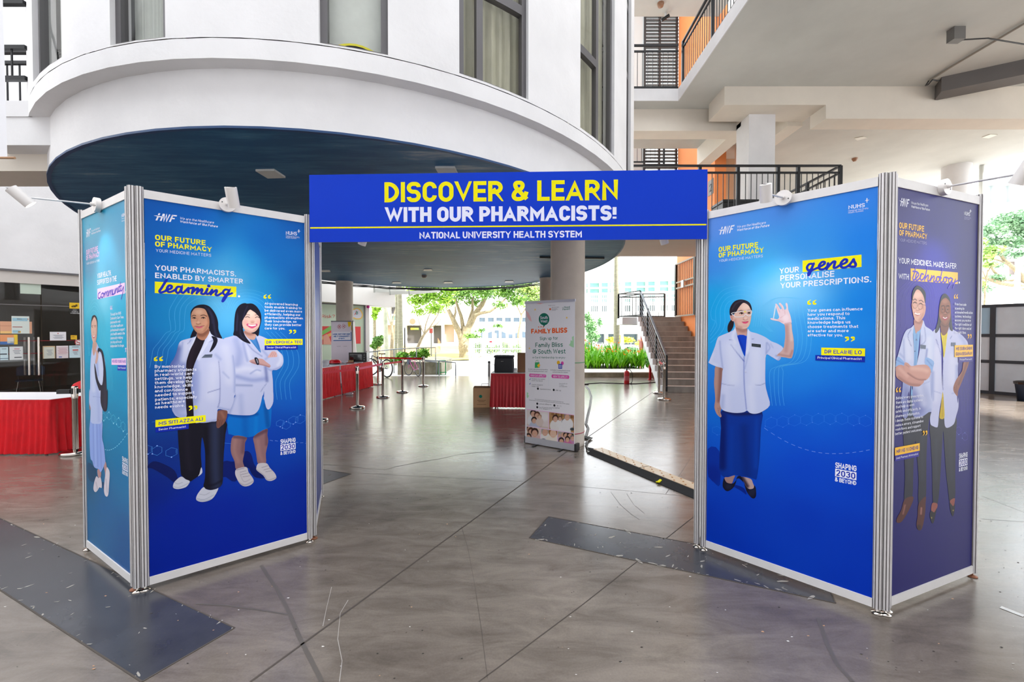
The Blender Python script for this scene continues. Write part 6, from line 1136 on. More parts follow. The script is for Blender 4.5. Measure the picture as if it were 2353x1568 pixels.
def table(label, corners, zt, sides, group=None, top=TABLEW, m=CLOTH):
    c0 = Vector((corners[0][0], corners[0][1], 0)); t = thing('skirted_table', label, 'table', c0, group=group)
    loc = [(x-c0.x, y-c0.y) for x, y in corners]
    g = G(); g.prism(loc, zt-.028, zt, top); part(g, 'table_top', t)
    cc = (sum(p[0] for p in loc)/4, sum(p[1] for p in loc)/4)
    for (x, y) in loc:
        x = x+(cc[0]-x)*.12; y = y+(cc[1]-y)*.2; g = G(); g.cyl((x,y,0),(x,y,zt-.028), .016, BLACKM, 8); part(g, 'leg', t)
    skirt([loc[i] for i in sides], zt-.004, .015, 'table_skirt', t, m); return t
table('long red skirted table in front of the glass shop doors at left', [(-8.4,5.68),(-6.11,5.68),(-5.95,6.40),(-8.4,6.40)], .73, [0,1,2])
table('red skirted table with oven and papers behind the queue posts', [(-4.49,11.27),(-4.22,13.0),(-4.78,13.08),(-5.05,11.35)], .765, [0,1,2], 'red skirted tables at the left of the hall')
table('red skirted table half hidden by the left booth', [(-4.76,9.42),(-4.50,11.21),(-5.06,11.30),(-5.32,9.51)], .765, [0,1], 'red skirted tables at the left of the hall')
table('dark red skirted table holding the big black bag', [(-.45,9.28),(1.05,9.2),(1.07,9.85),(-.42,9.93)], .745, [3,0,1], m=mat('deep_red_cloth', (176, 10, 30), .5, noise=.12, nscale=5))

# red chair behind the left table
def chair(label, x, y, rz, m, z=0, group=None):
    t = thing('plastic_chair', label, 'chair', (x,y,z), rz, group)
    g = G(); n = 12; vs = []
    for i in range(n+1):
        a = -1+2*i/n; top = .40-.05*abs(a)**3-.02*a*a; yb = .02*a*a
        for (zz, yy) in ((.13,-.0),(.2,.0),(.30,-.03),(top,-.06)):
            vs.append((a*.24*(1 if zz < .35 else .96), -.22+yy-yb*-2, .42+zz))
    g.add(vs, [(i*4+j, (i+1)*4+j, (i+1)*4+j+1, i*4+j+1) for i in range(n) for j in range(3)], m, True)
    k = len(g.v); g.add([(v[0],v[1]-.018,v[2]) for v in vs], [(i*4+j, i*4+j+1, (i+1)*4+j+1, (i+1)*4+j) for i in range(n) for j in range(3)], m, True)
    for i in range(n): a, b_ = i*4+3, (i+1)*4+3; g.add([vs[a],vs[b_],(vs[b_][0],vs[b_][1]-.018,vs[b_][2]),(vs[a][0],vs[a][1]-.018,vs[a][2])], [(0,1,2,3)], m)
    part(g, 'backrest', t)
    g = G(); g.prism([(-.21,-.2),(.21,-.2),(.23,.1),(.2,.22),(-.2,.22),(-.23,.1)], .43, .455, m); part(g, 'seat', t)
    for sx_ in (-1,1):
        for sy_ in (-1,1):
            g = G(); g.tube([(sx_*.17,sy_*.16,.43),(sx_*.22,sy_*.22,0.0)], .012, CHROME, 8); part(g, 'leg', t)
        g = G(); g.tube([(sx_*.2,-.19,.43),(sx_*.22,-.235,.6)], .011, CHROME, 8); part(g, 'back_support', t)
    return t
chair('red plastic chair with rounded back behind the left table', -7.19, 7.05, PI, mat('glossy_red_plastic', (206,14,30), .3))
p = ATY(88,885,10.9); chair('blue grey chair standing inside the glass shopfront', -12.0, 10.7, -2.4, mat('blue_grey_plastic', (120,134,160), .4))

# papers, stickers and signs on the shop glass
def notice(x0, y0, x1, y1, label, cat, base, marks=(), name='notice', dep=0.0):
    a = crop8('%f,%f' % (x0,y0))[0]; b_ = crop8('%f,%f' % (x1,y1))[0]; u0, z1_ = lpix(*a); u1, z0_ = lpix(*b_)
    m = mat('paper_%d_%d_%d' % base, base, .6); g = G(); g.box(u0, u1, -.004+dep, .0+dep, z0_, z1_, m, ML)
    o = solo(g, name, label, cat, 'papers on the shop glass')
    if marks:
        g = G()
        for (a0, b0, a1, b1, c) in marks: g = G(); g.box(u0+(u1-u0)*a0, u0+(u1-u0)*a1, -.0055+dep, -.0042+dep, z1_-(z1_-z0_)*b1, z1_-(z1_-z0_)*b0, mat('ink_%d_%d_%d' % c, c, .6), ML); q = g.out('printed_mark', None); q.parent = o
    return o
crop8 = crop(0,620,5.225)
lines_ = lambda n, c=(120,124,132), x0=.15, x1=.85, y0=.25, y1=.85: [(x0+.06*(i%3), y0+(y1-y0)*i/n, x1-.05*((i*2)%3), y0+(y1-y0)*i/n+.035, c) for i in range(n)]
notice(240,160,493,298,'blank pale green hanging sign high inside the shop glass','sign',(186,200,186), name='hanging_sign')
o = notice(832,395,957,535,'yellow and black camera warning sign on the shop glass','sign',(30,28,26),[(.0,.0,1,.52,(226,184,20)),(.2,.28,.62,.4,(30,28,26)),(.6,.14,.85,.2,(30,28,26)),(.66,.14,.72,.3,(30,28,26)),(.3,.22,.8,.32,(30,28,26))], name='warning_sign')
notice(0,620,385,768,'wide peach coloured poster on the shop glass','poster',(214,160,128),[(.0,.35,.9,.38,(180,120,96)),(0,.8,.35,1,(232,190,120))], name='poster')
notice(137,557,355,768,'pale blue and cream poster overlapping the peach one','poster',(206,214,208),[(.05,.1,.9,.28,(150,190,206)),(.3,.12,.95,.2,(190,130,110)),(.05,.6,.6,.64,(150,70,60)),(.05,.8,.45,.95,(150,190,206)),(.35,.85,.5,.95,(220,170,70))], name='poster', dep=-.006)
notice(0,780,213,897,'orange and yellow poster left of the door handles','poster',(226,150,100),[(.78,.0,1,1,(232,196,60)),(.0,.7,.8,1,(70,110,170)),(.4,.3,.82,.88,(206,206,200))], name='poster')
for (x0, y0, x1, y1, lb, c, mk) in [(0,930,100,1085,'skyline',(196,216,222),[(0,.5,.85,.58,(50,60,70)),(.2,.12,.8,.16,(90,100,110)),(0,.85,1,.9,(90,110,130))]),(112,925,278,1080,'plain',(214,216,216),[(.35,.16,.75,.2,(180,60,90))]+lines_(3,(120,124,132),.25,.85,.3,.6)+[(.35,.78,.9,.85,(70,70,76))]),(512,918,665,1065,'gold bordered',(206,208,196),[(.0,.0,.08,1,(200,176,140)),(.92,0,1,1,(200,176,140)),(.0,0,1,.08,(206,180,140))]+lines_(5,(130,140,150),.3,.8,.3,.8)),(675,915,822,1062,'pinkish',(218,206,208),lines_(8,(200,160,166),.12,.95,.15,.7)+[(.2,.85,.45,.93,(90,110,170))]),(830,912,968,1056,'light blue',(196,216,224),[(.25,.1,.85,.14,(60,60,66)),(.3,.32,.8,.42,(200,80,80))]+lines_(3,(120,124,132),.3,.8,.5,.8))]:
    notice(x0, y0, x1, y1, {'skyline':'pale sheet with a dark skyline at the left end of the glass row','plain':'white notice just left of the steel door handles','gold bordered':'gold bordered certificate just right of the door handles','pinkish':'pinkish printed sheet, middle of the three right of the handles','light blue':'light blue sheet, last of the row beside the booth'}[lb], 'notice', c, mk)
notice(597,747,795,850,'white landscape notice on the shop glass above the certificates','notice',(226,224,228),[(.46,.12,.54,.25,(190,120,120))]+lines_(5,(120,124,140),.2,.85,.35,.85))
notice(848,788,925,838,'yellow sticker on the shop glass near the booth','sticker',(222,176,30),[(.1,.3,.6,.4,(60,50,20))], name='sticker')
o = notice(907,842,968,903,'white no smoking sticker on the shop glass','sticker',(230,226,226), name='sticker')
u0, z0_ = lpix(*crop8('937,872')[0]); g = G(); rr = .055; RR = mat('sign_red', (200,40,44), .5)
ringv = [(u0+rr*k*math.cos(a), -.007, z0_+rr*k*math.sin(a)) for k in (1,.8) for a in [2*PI*i/24 for i in range(24)]]
g.add([ML @ Vector(v) for v in ringv], [(i,(i+1)%24,24+(i+1)%24,24+i) for i in range(24)], RR); g.bar(ML @ Vector((u0-.035,-.007,z0_+.035)), ML @ Vector((u0+.035,-.007,z0_-.035)), .002, .01, RR); g.bar(ML @ Vector((u0-.03,-.006,z0_-.005)), ML @ Vector((u0+.03,-.006,z0_-.005)), .001, .009, BLACKP)
q = g.out('printed_marks', None); q.parent = o
# lettering of the warning sign
def wtext(txt, M, w, h, m, t, parent, name='printed_lettering'):
    W_, V, F = textmesh(txt, t, seg=2); g = G(); g.add([M @ Vector((v.x*w/W_, -v.z, v.y*h)) for v in V], F, m); o = g.out(name, None); o.parent = parent; return o
ws = [o for o in bpy.data.objects if o.name.startswith('warning_sign')][0]
for i, s_ in enumerate(['CCTV','CAMERAS','IN OPERATION']):
    uu, zz = lpix(*crop8('%d,%d' % ((875,862,848)[i], 492+i*19))[0]); u2, _ = lpix(*crop8('%d,0' % (915,928,945)[i])[0]); wtext(s_, ML @ Matrix.Translation((uu,-.006,zz)), u2-uu, .024, mat('ink_white2', (220,220,220), .5), .14, ws)
# fan seen inside
fp = Vector((-9.3+1.2, 12.6, 3.3)); t = thing('ceiling_fan', 'pale ceiling fan seen faintly through the shop glass', 'fan', (-9.6,12.3,2.75)); g = G(); g.cyl((0,0,.05),(0,0,.55), .02, LAMPW, 8); g.lathe([(0,-.03),(.09,-.02),(.1,.03),(.04,.09),(0,.1)], LAMPW); part(g, 'motor', t)
for k in range(3): a = k*2.094+.4; g = G(); g.bar((.1*math.cos(a),.1*math.sin(a),0),(.62*math.cos(a),.62*math.sin(a),.02), .13, .01, LAMPW); part(g, 'fan_blade', t)

# ================================================================== queue posts and belts
def stanchion(label, x, y, h=.9):
    t = thing('queue_post', label, 'queue post', (x,y,0), group='steel queue posts')
    if 'sb' not in PM:
        g = G(); g.lathe([(0,.0),(.158,0),(.16,.012),(.158,.028),(.14,.042),(.06,.052),(.04,.06)], CHROME, n=32); PM['sb'] = part(g, 'base', t).data
        g = G(); g.lathe([(.032,.045),(.0315,.74),(.033,.742)], CHROME, n=20); PM['sp'] = part(g, 'pole', t).data
        g = G(); g.lathe([(.035,.74),(.035,.885),(.03,.9),(0,.9)], CHROME, n=20); 
        for a in (0, PI/2, PI, 3*PI/2): g.box(-.012,.012,.028,.042,.80,.875,BLACKP, Matrix.Rotation(a,4,'Z'))
        PM['sh'] = part(g, 'head', t).data
    else:
        for nme, k in (('base','sb'),('pole','sp'),('head','sh')): o = bpy.data.objects.new(nme, PM[k]); C.objects.link(o); o.parent = t
    return Vector((x,y,0))
def belt(label, a, b_, z=.84, m=STRAP, sag=.0):
    a, b_ = Vector(a), Vector(b_); d = (b_-a).normalized(); a = a+d*.045; b_ = b_-d*.045; n = 10; vs = []
    for i in range(n+1):
        p = a+(b_-a)*(i/n); s_ = -sag*4*(i/n)*(1-i/n); vs += [p+Vector((0,0,z-.024+s_)), p+Vector((0,0,z+.024+s_))]
    q = d.cross(Vector((0,0,1)))*.001; k = len(vs); vs2 = [v+q for v in vs]+[v-q for v in vs]
    g = G(); g.add(vs2, [(2*i,2*i+2,2*i+3,2*i+1) for i in range(n)]+[(k+2*i,k+2*i+1,k+2*i+3,k+2*i+2) for i in range(n)], m)
    return solo(g, 'queue_belt', label, 'belt', 'red retractable belts')
def fp(x, y): p = ATZ(x, y); return p.x, p.y
s1 = stanchion('steel queue post nearest in front of the papers table', *fp(821,938)); s2 = stanchion('steel queue post second from the papers table end', *fp(880,914)); s3 = stanchion('steel queue post third in the near row', *fp(925,902)); s4 = stanchion('steel queue post at the right end of the far belt', *fp(973,888)); s5 = stanchion('steel queue post at the corner of the papers table', *fp(869,884))
s6 = stanchion('steel queue post mostly hidden by the left booth edge', *fp(733,967)); s7 = stanchion('nearer steel queue post at the foot of the stairs', *fp(1526,919)); s8 = stanchion('farther steel queue post at the foot of the stairs', *fp(1514,904)); s9 = stanchion('steel queue post in front of the left red table', *fp(174,1043))
belt('red belt from the booth side to the nearest queue post', (-4.9,8.2,0) if False else ATZ(700,967), s1); belt('pink belt between first and second near posts', s1, s2, m=mat('pink_belt', (220,60,110), .6)); belt('red belt between second and third near posts', s2, s3); belt('bright red belt of the far row', s5, s4, m=mat('scarlet_belt', (226,10,20), .6)); belt('short red belt between the posts at the stairs', s8, s7)  # belts differ in colour: red, pink and scarlet
g = G(); g.bar(s9+Vector((-.20,-.02,.83)), s9+Vector((-.045,0,.83)), .05, .055, BLACKP); g.bar(s9+Vector((.04,0,.84)), s9+Vector((.6,.15,.84)), .004, .05, BLACKP)
solo(g, 'queue_belt', 'black belt clip and belt on the post before the left table', 'belt')

# ================================================================== roll-up banner in the hall
rb = thing('rollup_banner', 'white roll-up banner reading Family Bliss in front of the column', 'banner', (0,0,0)); R0, R1 = (.193,6.262), (.846,5.80)
RBo = Board(R0, R1, 0); SH = mat('banner_vinyl_white', (226,224,228), .45)
g = G(); L = RBo.L; P = [RBo.W(.0,.1,0),RBo.W(L,.1,0),RBo.W(L,.1,-.002),RBo.W(0,.1,-.002)]; g.hexa(P+[p+Vector((0,0,1.935)) for p in P], SH); part(g, 'banner_sheet', rb)
g = G(); g.bar(RBo.W(-.005,2.05,-.003), RBo.W(L+.005,2.05,-.003), .02, .034, mat('brushed_bar', (150,148,158), .35, metal=.5)); part(g, 'top_bar', rb)
g = G(); g.bar(RBo.W(0,.058,-.04), RBo.W(L,.058,-.04), .09, .09, mat('silver_cassette', (176,176,182), .35, metal=.4)); g.bar(RBo.W(L,.058,-.04), RBo.W(L+.03,.058,-.04), .1, .1, BLACKP); g.bar(RBo.W(-.012,.058,-.04), RBo.W(0,.058,-.04), .1, .1, BLACKP); part(g, 'cassette', rb)
g = G(); g.bar(RBo.W(L/2,.1,-.02), RBo.W(L/2,2.04,-.012), .014, .014, ALU); part(g, 'support_pole', rb)
for f in (.22,.74): g = G(); g.bar(RBo.W(L*f,.006,.12)+RBo.u*.03, RBo.W(L*f,.006,-.12), .035, .008, BLACKP); part(g, 'foot', rb)
Q = crop(1190,680,4.125); b = RBo
GRN = printmat('forest_green', (20,112,92)); ORG = printmat('bliss_orange', (236,98,34)); PNK = printmat('pink_pill', (222,84,170)); DKT = printmat('dark_text', (56,56,72)); YST = printmat('star_yellow', (240,200,96)); PNL = printmat('leaf_pink', (240,190,190)); GLF = printmat('leaf_green', (168,216,170)); NAV = printmat('navy_icon', (40,60,170)); BLK = printmat('icon_black', (34,34,40)); PKL = printmat('pale_pink_line', (232,180,220))
b.poly([(Q('%f,%f' % (248+50*math.cos(a), 222+58*math.sin(a)))[0]) for a in [2*PI*i/28 for i in range(28)]], GRN); b.poly(Q('238,274 262,272 246,298'), GRN)
b.text('South', Q('212,222')[0], Q('284,219')[0], Q('212,194')[0], IW, .15, lay=.001, seg=4); b.text('West', Q('215,256')[0], Q('280,254')[0], Q('215,228')[0], IW, .15, lay=.001, seg=4)
b.text('FAMILY', Q('126,358')[0], Q('312,356')[0], Q('126,314')[0], ORG, .24, gap=.06); b.text('BLISS', Q('324,354')[0], Q('468,350')[0], Q('324,306')[0], ORG, .24, gap=.06)
for x in (197,220,240): b.dot(*Q('%d,%d' % (x, 296-(x == 220)*2))[0], .009, ORG)
b.text('Sign up for', Q('208,420')[0], Q('380,416')[0], Q('208,390')[0], GRN, .13); b.text('Family Bliss', Q('166,488')[0], Q('426,484')[0], Q('166,446')[0], GRN, .14); b.text('@ South West', Q('140,552')[0], Q('452,548')[0], Q('140,508')[0], GRN, .14)
b.text('e-Card Membership to enjoy:', Q('140,594')[0], Q('452,596')[0], Q('140,574')[0], GRN, .12, seg=3)
b.text('Brought to you by', Q('290,96')[0], Q('354,94')[0], Q('290,88')[0], DKT, .1, seg=2); b.dot(*Q('306,127')[0], .016, printmat('crest_orange', (220,110,70))); b.text('SOUTH WEST', Q('322,116')[0], Q('392,112')[0], Q('322,108')[0], DKT, .12, seg=2)
for i, s_ in enumerate(['COMMUNITY','DEVELOPMENT','COUNCIL']): b.text(s_, Q('322,%d' % (126+i*8))[0], Q('%d,%d' % ((374,380,360)[i], 124+i*8))[0], Q('322,%d' % (120+i*8))[0], DKT, .12, seg=2)
b.text('Good', Q('438,118')[0], Q('492,114')[0], Q('438,100')[0], GRN, .16, seg=3); b.text('the', Q('420,116')[0], Q('434,115')[0], Q('420,108')[0], GRN, .14, seg=2); b.text('Parent', Q('424,138')[0], Q('494,132')[0], Q('424,120')[0], GRN, .16, seg=3)
for (x, y, r) in ((163,131,11),(463,208,12),(110,498,10)):
    b.poly([(Q('%f,%f' % (x+(r if i%2 else r*.42)*math.cos(PI/5*i+.3), y+(r if i%2 else r*.42)*1.15*math.sin(PI/5*i+.3)))[0]) for i in range(10)], YST)
b.poly(Q('76,140 100,160 122,205 132,246 110,232 86,196'), PNL, smooth=False); b.poly(Q('170,70 250,66 215,80 190,78'), PNL); b.poly(Q('530,380 512,392 516,430 500,420 498,448 484,468 505,482 530,492'), GLF); b.poly(Q('84,912 100,925 94,940 106,950 92,972 84,960'), GLF)
b.poly(Q('162,632 204,630 206,682 160,684'), printmat('bag_green', (60,168,100))); b.line(Q('172,630 174,614 190,613 192,629'), .006, printmat('bag_green', (60,168,100))); b.poly(Q('182,660 200,642 214,658 196,682'), printmat('tag_gold', (240,186,40)), lay=.0008)
b.poly([(Q('%f,%f' % (384+15*math.cos(a), 634+19*math.sin(a)))[0]) for a in [2*PI*i/16 for i in range(16)]], printmat('tag_gold', (240,186,40))); b.poly([(Q('%f,%f' % (421+14*math.cos(a), 640+18*math.sin(a)))[0]) for a in [2*PI*i/16 for i in range(16)]], PNK); b.poly(Q('384,646 420,646 420,692 384,692'), NAV, lay=.0008)
for i in range(6): b.poly(Q('%d,%d %d,%d %d,%d %d,%d' % (390+(i%2)*14, 655+(i//2)*11, 400+(i%2)*14, 655+(i//2)*11, 400+(i%2)*14, 661+(i//2)*11, 390+(i%2)*14, 661+(i//2)*11)), IW, lay=.0012)
b.text('Exclusive discounts and promotions', Q('98,700')[0], Q('284,706')[0], Q('98,690')[0], DKT, .13, seg=2); b.text('from participating merchants; and', Q('100,718')[0], Q('278,724')[0], Q('100,708')[0], DKT, .13, seg=2)
b.text('Invitation to educational events', Q('310,708')[0], Q('496,716')[0], Q('310,698')[0], DKT, .13, seg=2); b.text('and activities for families', Q('330,727')[0], Q('474,733')[0], Q('330,717')[0], DKT, .13, seg=2)
b.poly(Q('112,738 262,746 270,760 264,776 114,770 106,754'), PNK); b.text('WHO CAN APPLY?', Q('118,764')[0], Q('258,770')[0], Q('118,745')[0], IW, .15, lay=.001, seg=3); b.poly(Q('324,746 480,755 488,770 482,788 326,780 317,764'), PNK); b.text('HOW TO APPLY?', Q('336,774')[0], Q('470,782')[0], Q('336,755')[0], IW, .15, lay=.001, seg=3)
for y in (790, 833): b.line(Q('108,%d 114,%d 121,%d' % (y, y+7, y-8)), .006, NAV, smooth=False)
for i, s_ in enumerate(['Residents who reside in','South West District','','Must be a Singapore','Citizen / PR']):
    if s_: y = 793+i*16+(6 if i > 2 else 0); b.text(s_, Q('132,%d' % y)[0], Q('%d,%d' % (132+len(s_)*5.5, y+4))[0], Q('132,%d' % (y-10))[0], DKT, .12, seg=2)
b.line(Q('292,742 292,858'), .002, printmat('pale_divider', (190,206,222))); 
for i, s_ in enumerate(['Scan the QR code','to submit','your application']): b.text(s_, Q('392,%d' % (836+i*14))[0], Q('%d,%d' % (392+len(s_)*4.8, 838+i*14))[0], Q('392,%d' % (828+i*14))[0], DKT, .12, seg=2)
for (x, y, s_, w) in ((190,881,'thegoodparent.com.sg',102),(340,893,'8180 7182',52),(184,1023,'southwest_cdc@pa.gov.sg',114),(346,1040,'6316 1616',52),(184,1057,'The JTC Summit, 8 Jurong Town Hall Road,',194)):
    b.dot(*Q('%d,%d' % (x,y))[0], .0165, BLK); b.text(s_, Q('%d,%d' % (x+18, y+8))[0], Q('%d,%d' % (x+18+w, y+13))[0], Q('%d,%d' % (x+18, y-3))[0], DKT, .12, seg=2)
b.text('#26-06, Singapore 609434', Q('202,1076')[0], Q('326,1082')[0], Q('202,1066')[0], DKT, .12, seg=2); b.text('For more information, please visit www.southwest.cdc.gov.sg.', Q('162,984')[0], Q('432,1012')[0], Q('162,975')[0], DKT, .12, seg=2); b.text('Contact South West Community Development Council if you have any further queries', Q('108,992')[0], Q('488,1032')[0], Q('108,983')[0], DKT, .12, seg=2)
b.poly(Q('84,1074 532,1128 532,1134 84,1080'), PKL); b.line(Q('84,1234 532,1304'), .006, PKL, smooth=False, lay=.0022); b.line(Q('294,1102 294,1266'), .008, PKL, smooth=False, lay=.0022); b.line(Q('212,1254 213,1390'), .008, PKL, smooth=False, lay=.0022); b.line(Q('377,1280 376,1412'), .008, PKL, smooth=False, lay=.0022)
F = Figure(b, .0006)
def q1(x, y): return Q('%f,%f' % (x,y))[0]
def heads(lst):
    o_ = []
    for (x, y, r, body, hair, sk) in lst:
        o_ += [('e', q1(x, y+r*2.6), r*.5, r*.55, 0, body, 1, 2), ('e', q1(x, y-r*.25), r*.27, r*.30, 0, hair, 1, .8), ('e', q1(x, y+r*.2), r*.2, r*.25, 0, sk, 1, .8), ('l', [q1(x-r*.3, y+r*.6), q1(x, y+r*.72), q1(x+r*.3, y+r*.6)], .6, (250,244,240), .8, .6)]
    return o_
SKP = (226,176,150); HB = (44,34,34)
F.region([q1(84,1080), q1(292,1104), q1(292,1262), q1(84,1232)], (238,226,222), [('e', q1(250,1150), 10, 10, 0, (250,246,244), .8, 8), ('l', [q1(90,1225), q1(290,1255)], 3, (214,190,170), .7, 4)]+heads([(145,1118,26,(242,240,242),HB,SKP),(182,1135,26,(214,190,186),(96,56,44),SKP),(154,1182,24,(200,206,226),HB,SKP),(206,1150,18,(232,214,204),(180,140,116),(236,196,170))]), 1.1, False)
F.region([q1(297,1104), q1(532,1134), q1(532,1300), q1(297,1264)], (196,150,104), [('l', [q1(330,1120), q1(530,1150)], 7, (150,104,66), .8, 2)]+[('l', [q1(350+i*16,1112), q1(350+i*16,1160)], 1.5, ((230,210,170),(120,70,50),(200,170,90))[i%3], .8, 1) for i in range(11)]+heads([(356,1165,26,(244,240,236),(70,44,34),SKP),(400,1165,18,(246,244,242),(120,90,70),SKP),(445,1205,28,(248,246,246),HB,SKP),(468,1148,28,(246,244,244),(150,140,136),SKP)])+[('e', q1(515,1265), 5, 3.5, 0, (60,70,76), .9, 1)], 1.1, False)
F.region([q1(84,1240), q1(210,1258), q1(210,1388), q1(84,1362)], (240,218,196), heads([(108,1262,24,(240,214,190),(60,40,34),SKP),(125,1290,28,(236,180,150),(90,52,38),SKP),(160,1300,32,(226,190,186),(70,42,36),SKP),(100,1340,26,(220,150,140),(60,40,36),SKP)]), 1.1, False)
F.region([q1(216,1260), q1(375,1284), q1(375,1412), q1(216,1388)], (230,214,190), heads([(258,1290,32,(248,244,240),(176,166,160),SKP),(335,1300,38,(250,240,226),(170,110,60),(244,204,176))])+[('e', q1(240,1370), 6, 4, 0, (110,110,130), .9, 2)], 1.1, False)
F.region([q1(380,1286), q1(532,1308), q1(532,1438), q1(380,1414)], (196,196,96), [('e', q1(460,1310), 24, 5, 0, (170,190,90), .8, 6)]+heads([(402,1325,24,(212,170,200),(180,172,170),SKP),(428,1318,24,(190,150,190),(190,180,172),SKP),(458,1325,26,(236,206,226),HB,SKP),(495,1330,28,(226,190,214),HB,SKP),(520,1350,22,(206,150,190),(120,110,110),SKP),(412,1378,24,(150,160,206),HB,SKP),(470,1362,22,(214,120,170),HB,SKP)]), 1.1, False)
F.out('printed_picture', rb, 'printed family photographs along the bottom of the banner')
b.flush(rb)

# ---- smaller roll-up banner with LOOK OUT panel
lb = thing('rollup_banner', 'pale roll-up banner reading LOOK OUT FOR OUR NEXT COMMUNITY EVENT', 'banner', (0,0,0)); L0 = ATY(761,760,13.1); L1 = ATY(808,760,13.15); LB = Board((L0.x,L0.y),(L1.x,L1.y),0)
g = G(); P = [LB.W(.0,.08,0),LB.W(LB.L,.08,0),LB.W(LB.L,.08,-.003),LB.W(0,.08,-.003)]; g.hexa(P+[p+Vector((0,0,1.90)) for p in P], mat('lilac_vinyl', (222,212,224), .5)); part(g, 'banner_sheet', lb)
g = G(); g.bar(LB.W(0,1.975,0), LB.W(LB.L,1.975,0), .03, .03, GREYP); part(g, 'top_bar', lb); g = G(); g.bar(LB.W(0,.04,-.03), LB.W(LB.L,.04,-.03), .1, .08, GREYP); part(g, 'cassette', lb)
Z = crop(730,630,9.222); b = LB; LKB = printmat('lookout_blue', (20,98,170)); MRN = printmat('maroon', (190,60,70))
b.poly(Z('318,1228 714,1222 718,1408 322,1414'), printmat('panel_white', (232,230,240))); b.poly(Z('698,1228 712,1228 716,1412 702,1412'), LKB, lay=.0016); b.poly(Z('332,1402 718,1398 718,1414 332,1418'), LKB, lay=.0016)
b.text('LOOK OUT FOR OUR', Z('322,1290')[0], Z('685,1288')[0], Z('322,1262')[0], LKB, .27, lay=.002, gap=.07, seg=3); b.text('NEXT COMMUNITY', Z('340,1338')[0], Z('678,1334')[0], Z('340,1308')[0], LKB, .27, lay=.002, gap=.07, seg=3); b.text('EVENT!', Z('445,1382')[0], Z('572,1380')[0], Z('445,1354')[0], LKB, .27, lay=.002, gap=.07, seg=3)
for cx, cy in ((458,1116),(556,1108)):
    for k in range(4):
        a = k*PI/2+(0 if cx == 458 else PI/6*k); q = Z('%f,%f' % (cx+20*math.cos(a), cy+24*math.sin(a)))[0]; b.line([(q[0]+2.2*math.cos(t), q[1]+2.6*math.sin(t)) for t in [2*PI*i/10 for i in range(10)]], .008, MRN, closed=True)
b.poly(Z('636,1006 714,1004 706,1080 664,1132 645,1090'), printmat('sun_yellow', (236,198,16))); b.poly(Z('706,1082 720,1082 720,1192 708,1186'), printmat('sun_yellow', (236,198,16)))
b.line(Z('405,1532 488,1532'), .01, printmat('grey_dash', (170,160,172)), smooth=False); b.line(Z('545,1532 620,1532'), .01, printmat('grey_dash', (170,160,172)), smooth=False); b.flush(lb)
t = thing('rollup_banner', 'back of a second roll-up banner leaning right of the LOOK OUT one', 'banner', ATY(815,860,13.3)); o_ = t.location
g = G(); a1, a2, a3, a4 = ATY(811,738,13.3)-o_, ATY(815,739,13.6)-o_, ATY(823,873,13.6)-o_, ATY(811,873,13.3)-o_; q = Vector((.003,0,0)); g.hexa([a4-q,a4+q,a3+q,a3-q,a1-q,a1+q,a2+q,a2-q], mat('grey_vinyl_back', (206,200,196), .6)); part(g, 'banner_sheet', t)
g = G(); g.bar(a1, a2, .03, .03, GREYP); part(g, 'top_bar', t); g = G(); g.bar(a4+Vector((0,0,.0)), a3, .08, .07, GREYP); part(g, 'cassette', t)

# ================================================================== things on and beside the tables
t = thing('toaster_oven', 'black and silver toaster oven at the back of the papers table', 'oven', (-4.50,12.68,.767), .12)
g = G(); g.box(-.24,.24,-.17,.19,.02,.27, mat('grey_enamel', (176,180,186), .4)); part(g, 'body', t); g = G(); g.box(-.25,.25,-.19,-.17,.015,.285, BLACKP); part(g, 'front_panel', t)
g = G(); g.box(-.22,.12,-.196,-.19,.05,.23, mat('dark_oven_glass', (30,22,22), .08, spec=.8)); part(g, 'oven_door', t); g = G(); g.cyl((-.2,-.215,.235),(.1,-.215,.235), .008, CHROME, 8); part(g, 'door_handle', t)
for k in range(3): g = G(); g.cyl((.185,-.19,.07+k*.07),(.185,-.21,.07+k*.07), .02, GREYP, 14); part(g, 'knob', t)
for sx_ in (-1,1): g = G(); g.box(sx_*.2-.02,sx_*.2+.02,-.15,.15,0,.02,BLACKP); part(g, 'foot', t)
g = G(); pr = [(0,.10),(.10,.095),(.16,.07),(.185,.03),(.19,.0)]; g.lathe(pr[::-1], mat('glossy_red_plastic', (206,14,30), .3), (0,0,.03), 24); g.lathe([(.18,0),(.19,.012),(.19,.032),(0,.032)], BLACKP, (0,0,0), 24); o = solo(g, 'sandwich_press', 'red domed sandwich press on the papers table', 'appliance'); o.location = (-4.83,11.75,.766); o.scale = (.9,.7,1)
rng = random.Random(3)
for k, (x, y, w, d, h, c, lb_) in enumerate([(-4.72,12.02,.26,.22,.03,(206,206,214),'stack of white papers beside the red press'),(-4.52,12.02,.2,.18,.035,(150,80,70),'reddish stack of leaflets on the papers table'),(-4.55,11.65,.2,.14,.02,(196,190,200),'small pile of pale leaflets near the table front'),(-4.40,12.3,.24,.2,.02,(214,214,222),'white leaflets in front of the toaster oven')]):
    t = thing('paper_stack', lb_, 'papers', (x,y,.766), rng.uniform(-.3,.3), 'leaflets on the papers table')
    for j in range(3): g = G(); g.box(-w/2,w/2,-d/2,d/2,0,h/3-.001, mat('sheet_%d' % (c[0]+j), tuple(max(0,v-j*14) for v in c), .7)); q = part(g, 'sheaf', t); q.location = (rng.uniform(-.01,.01), rng.uniform(-.01,.01), j*h/3); q.rotation_euler = (0,0,rng.uniform(-.15,.15))
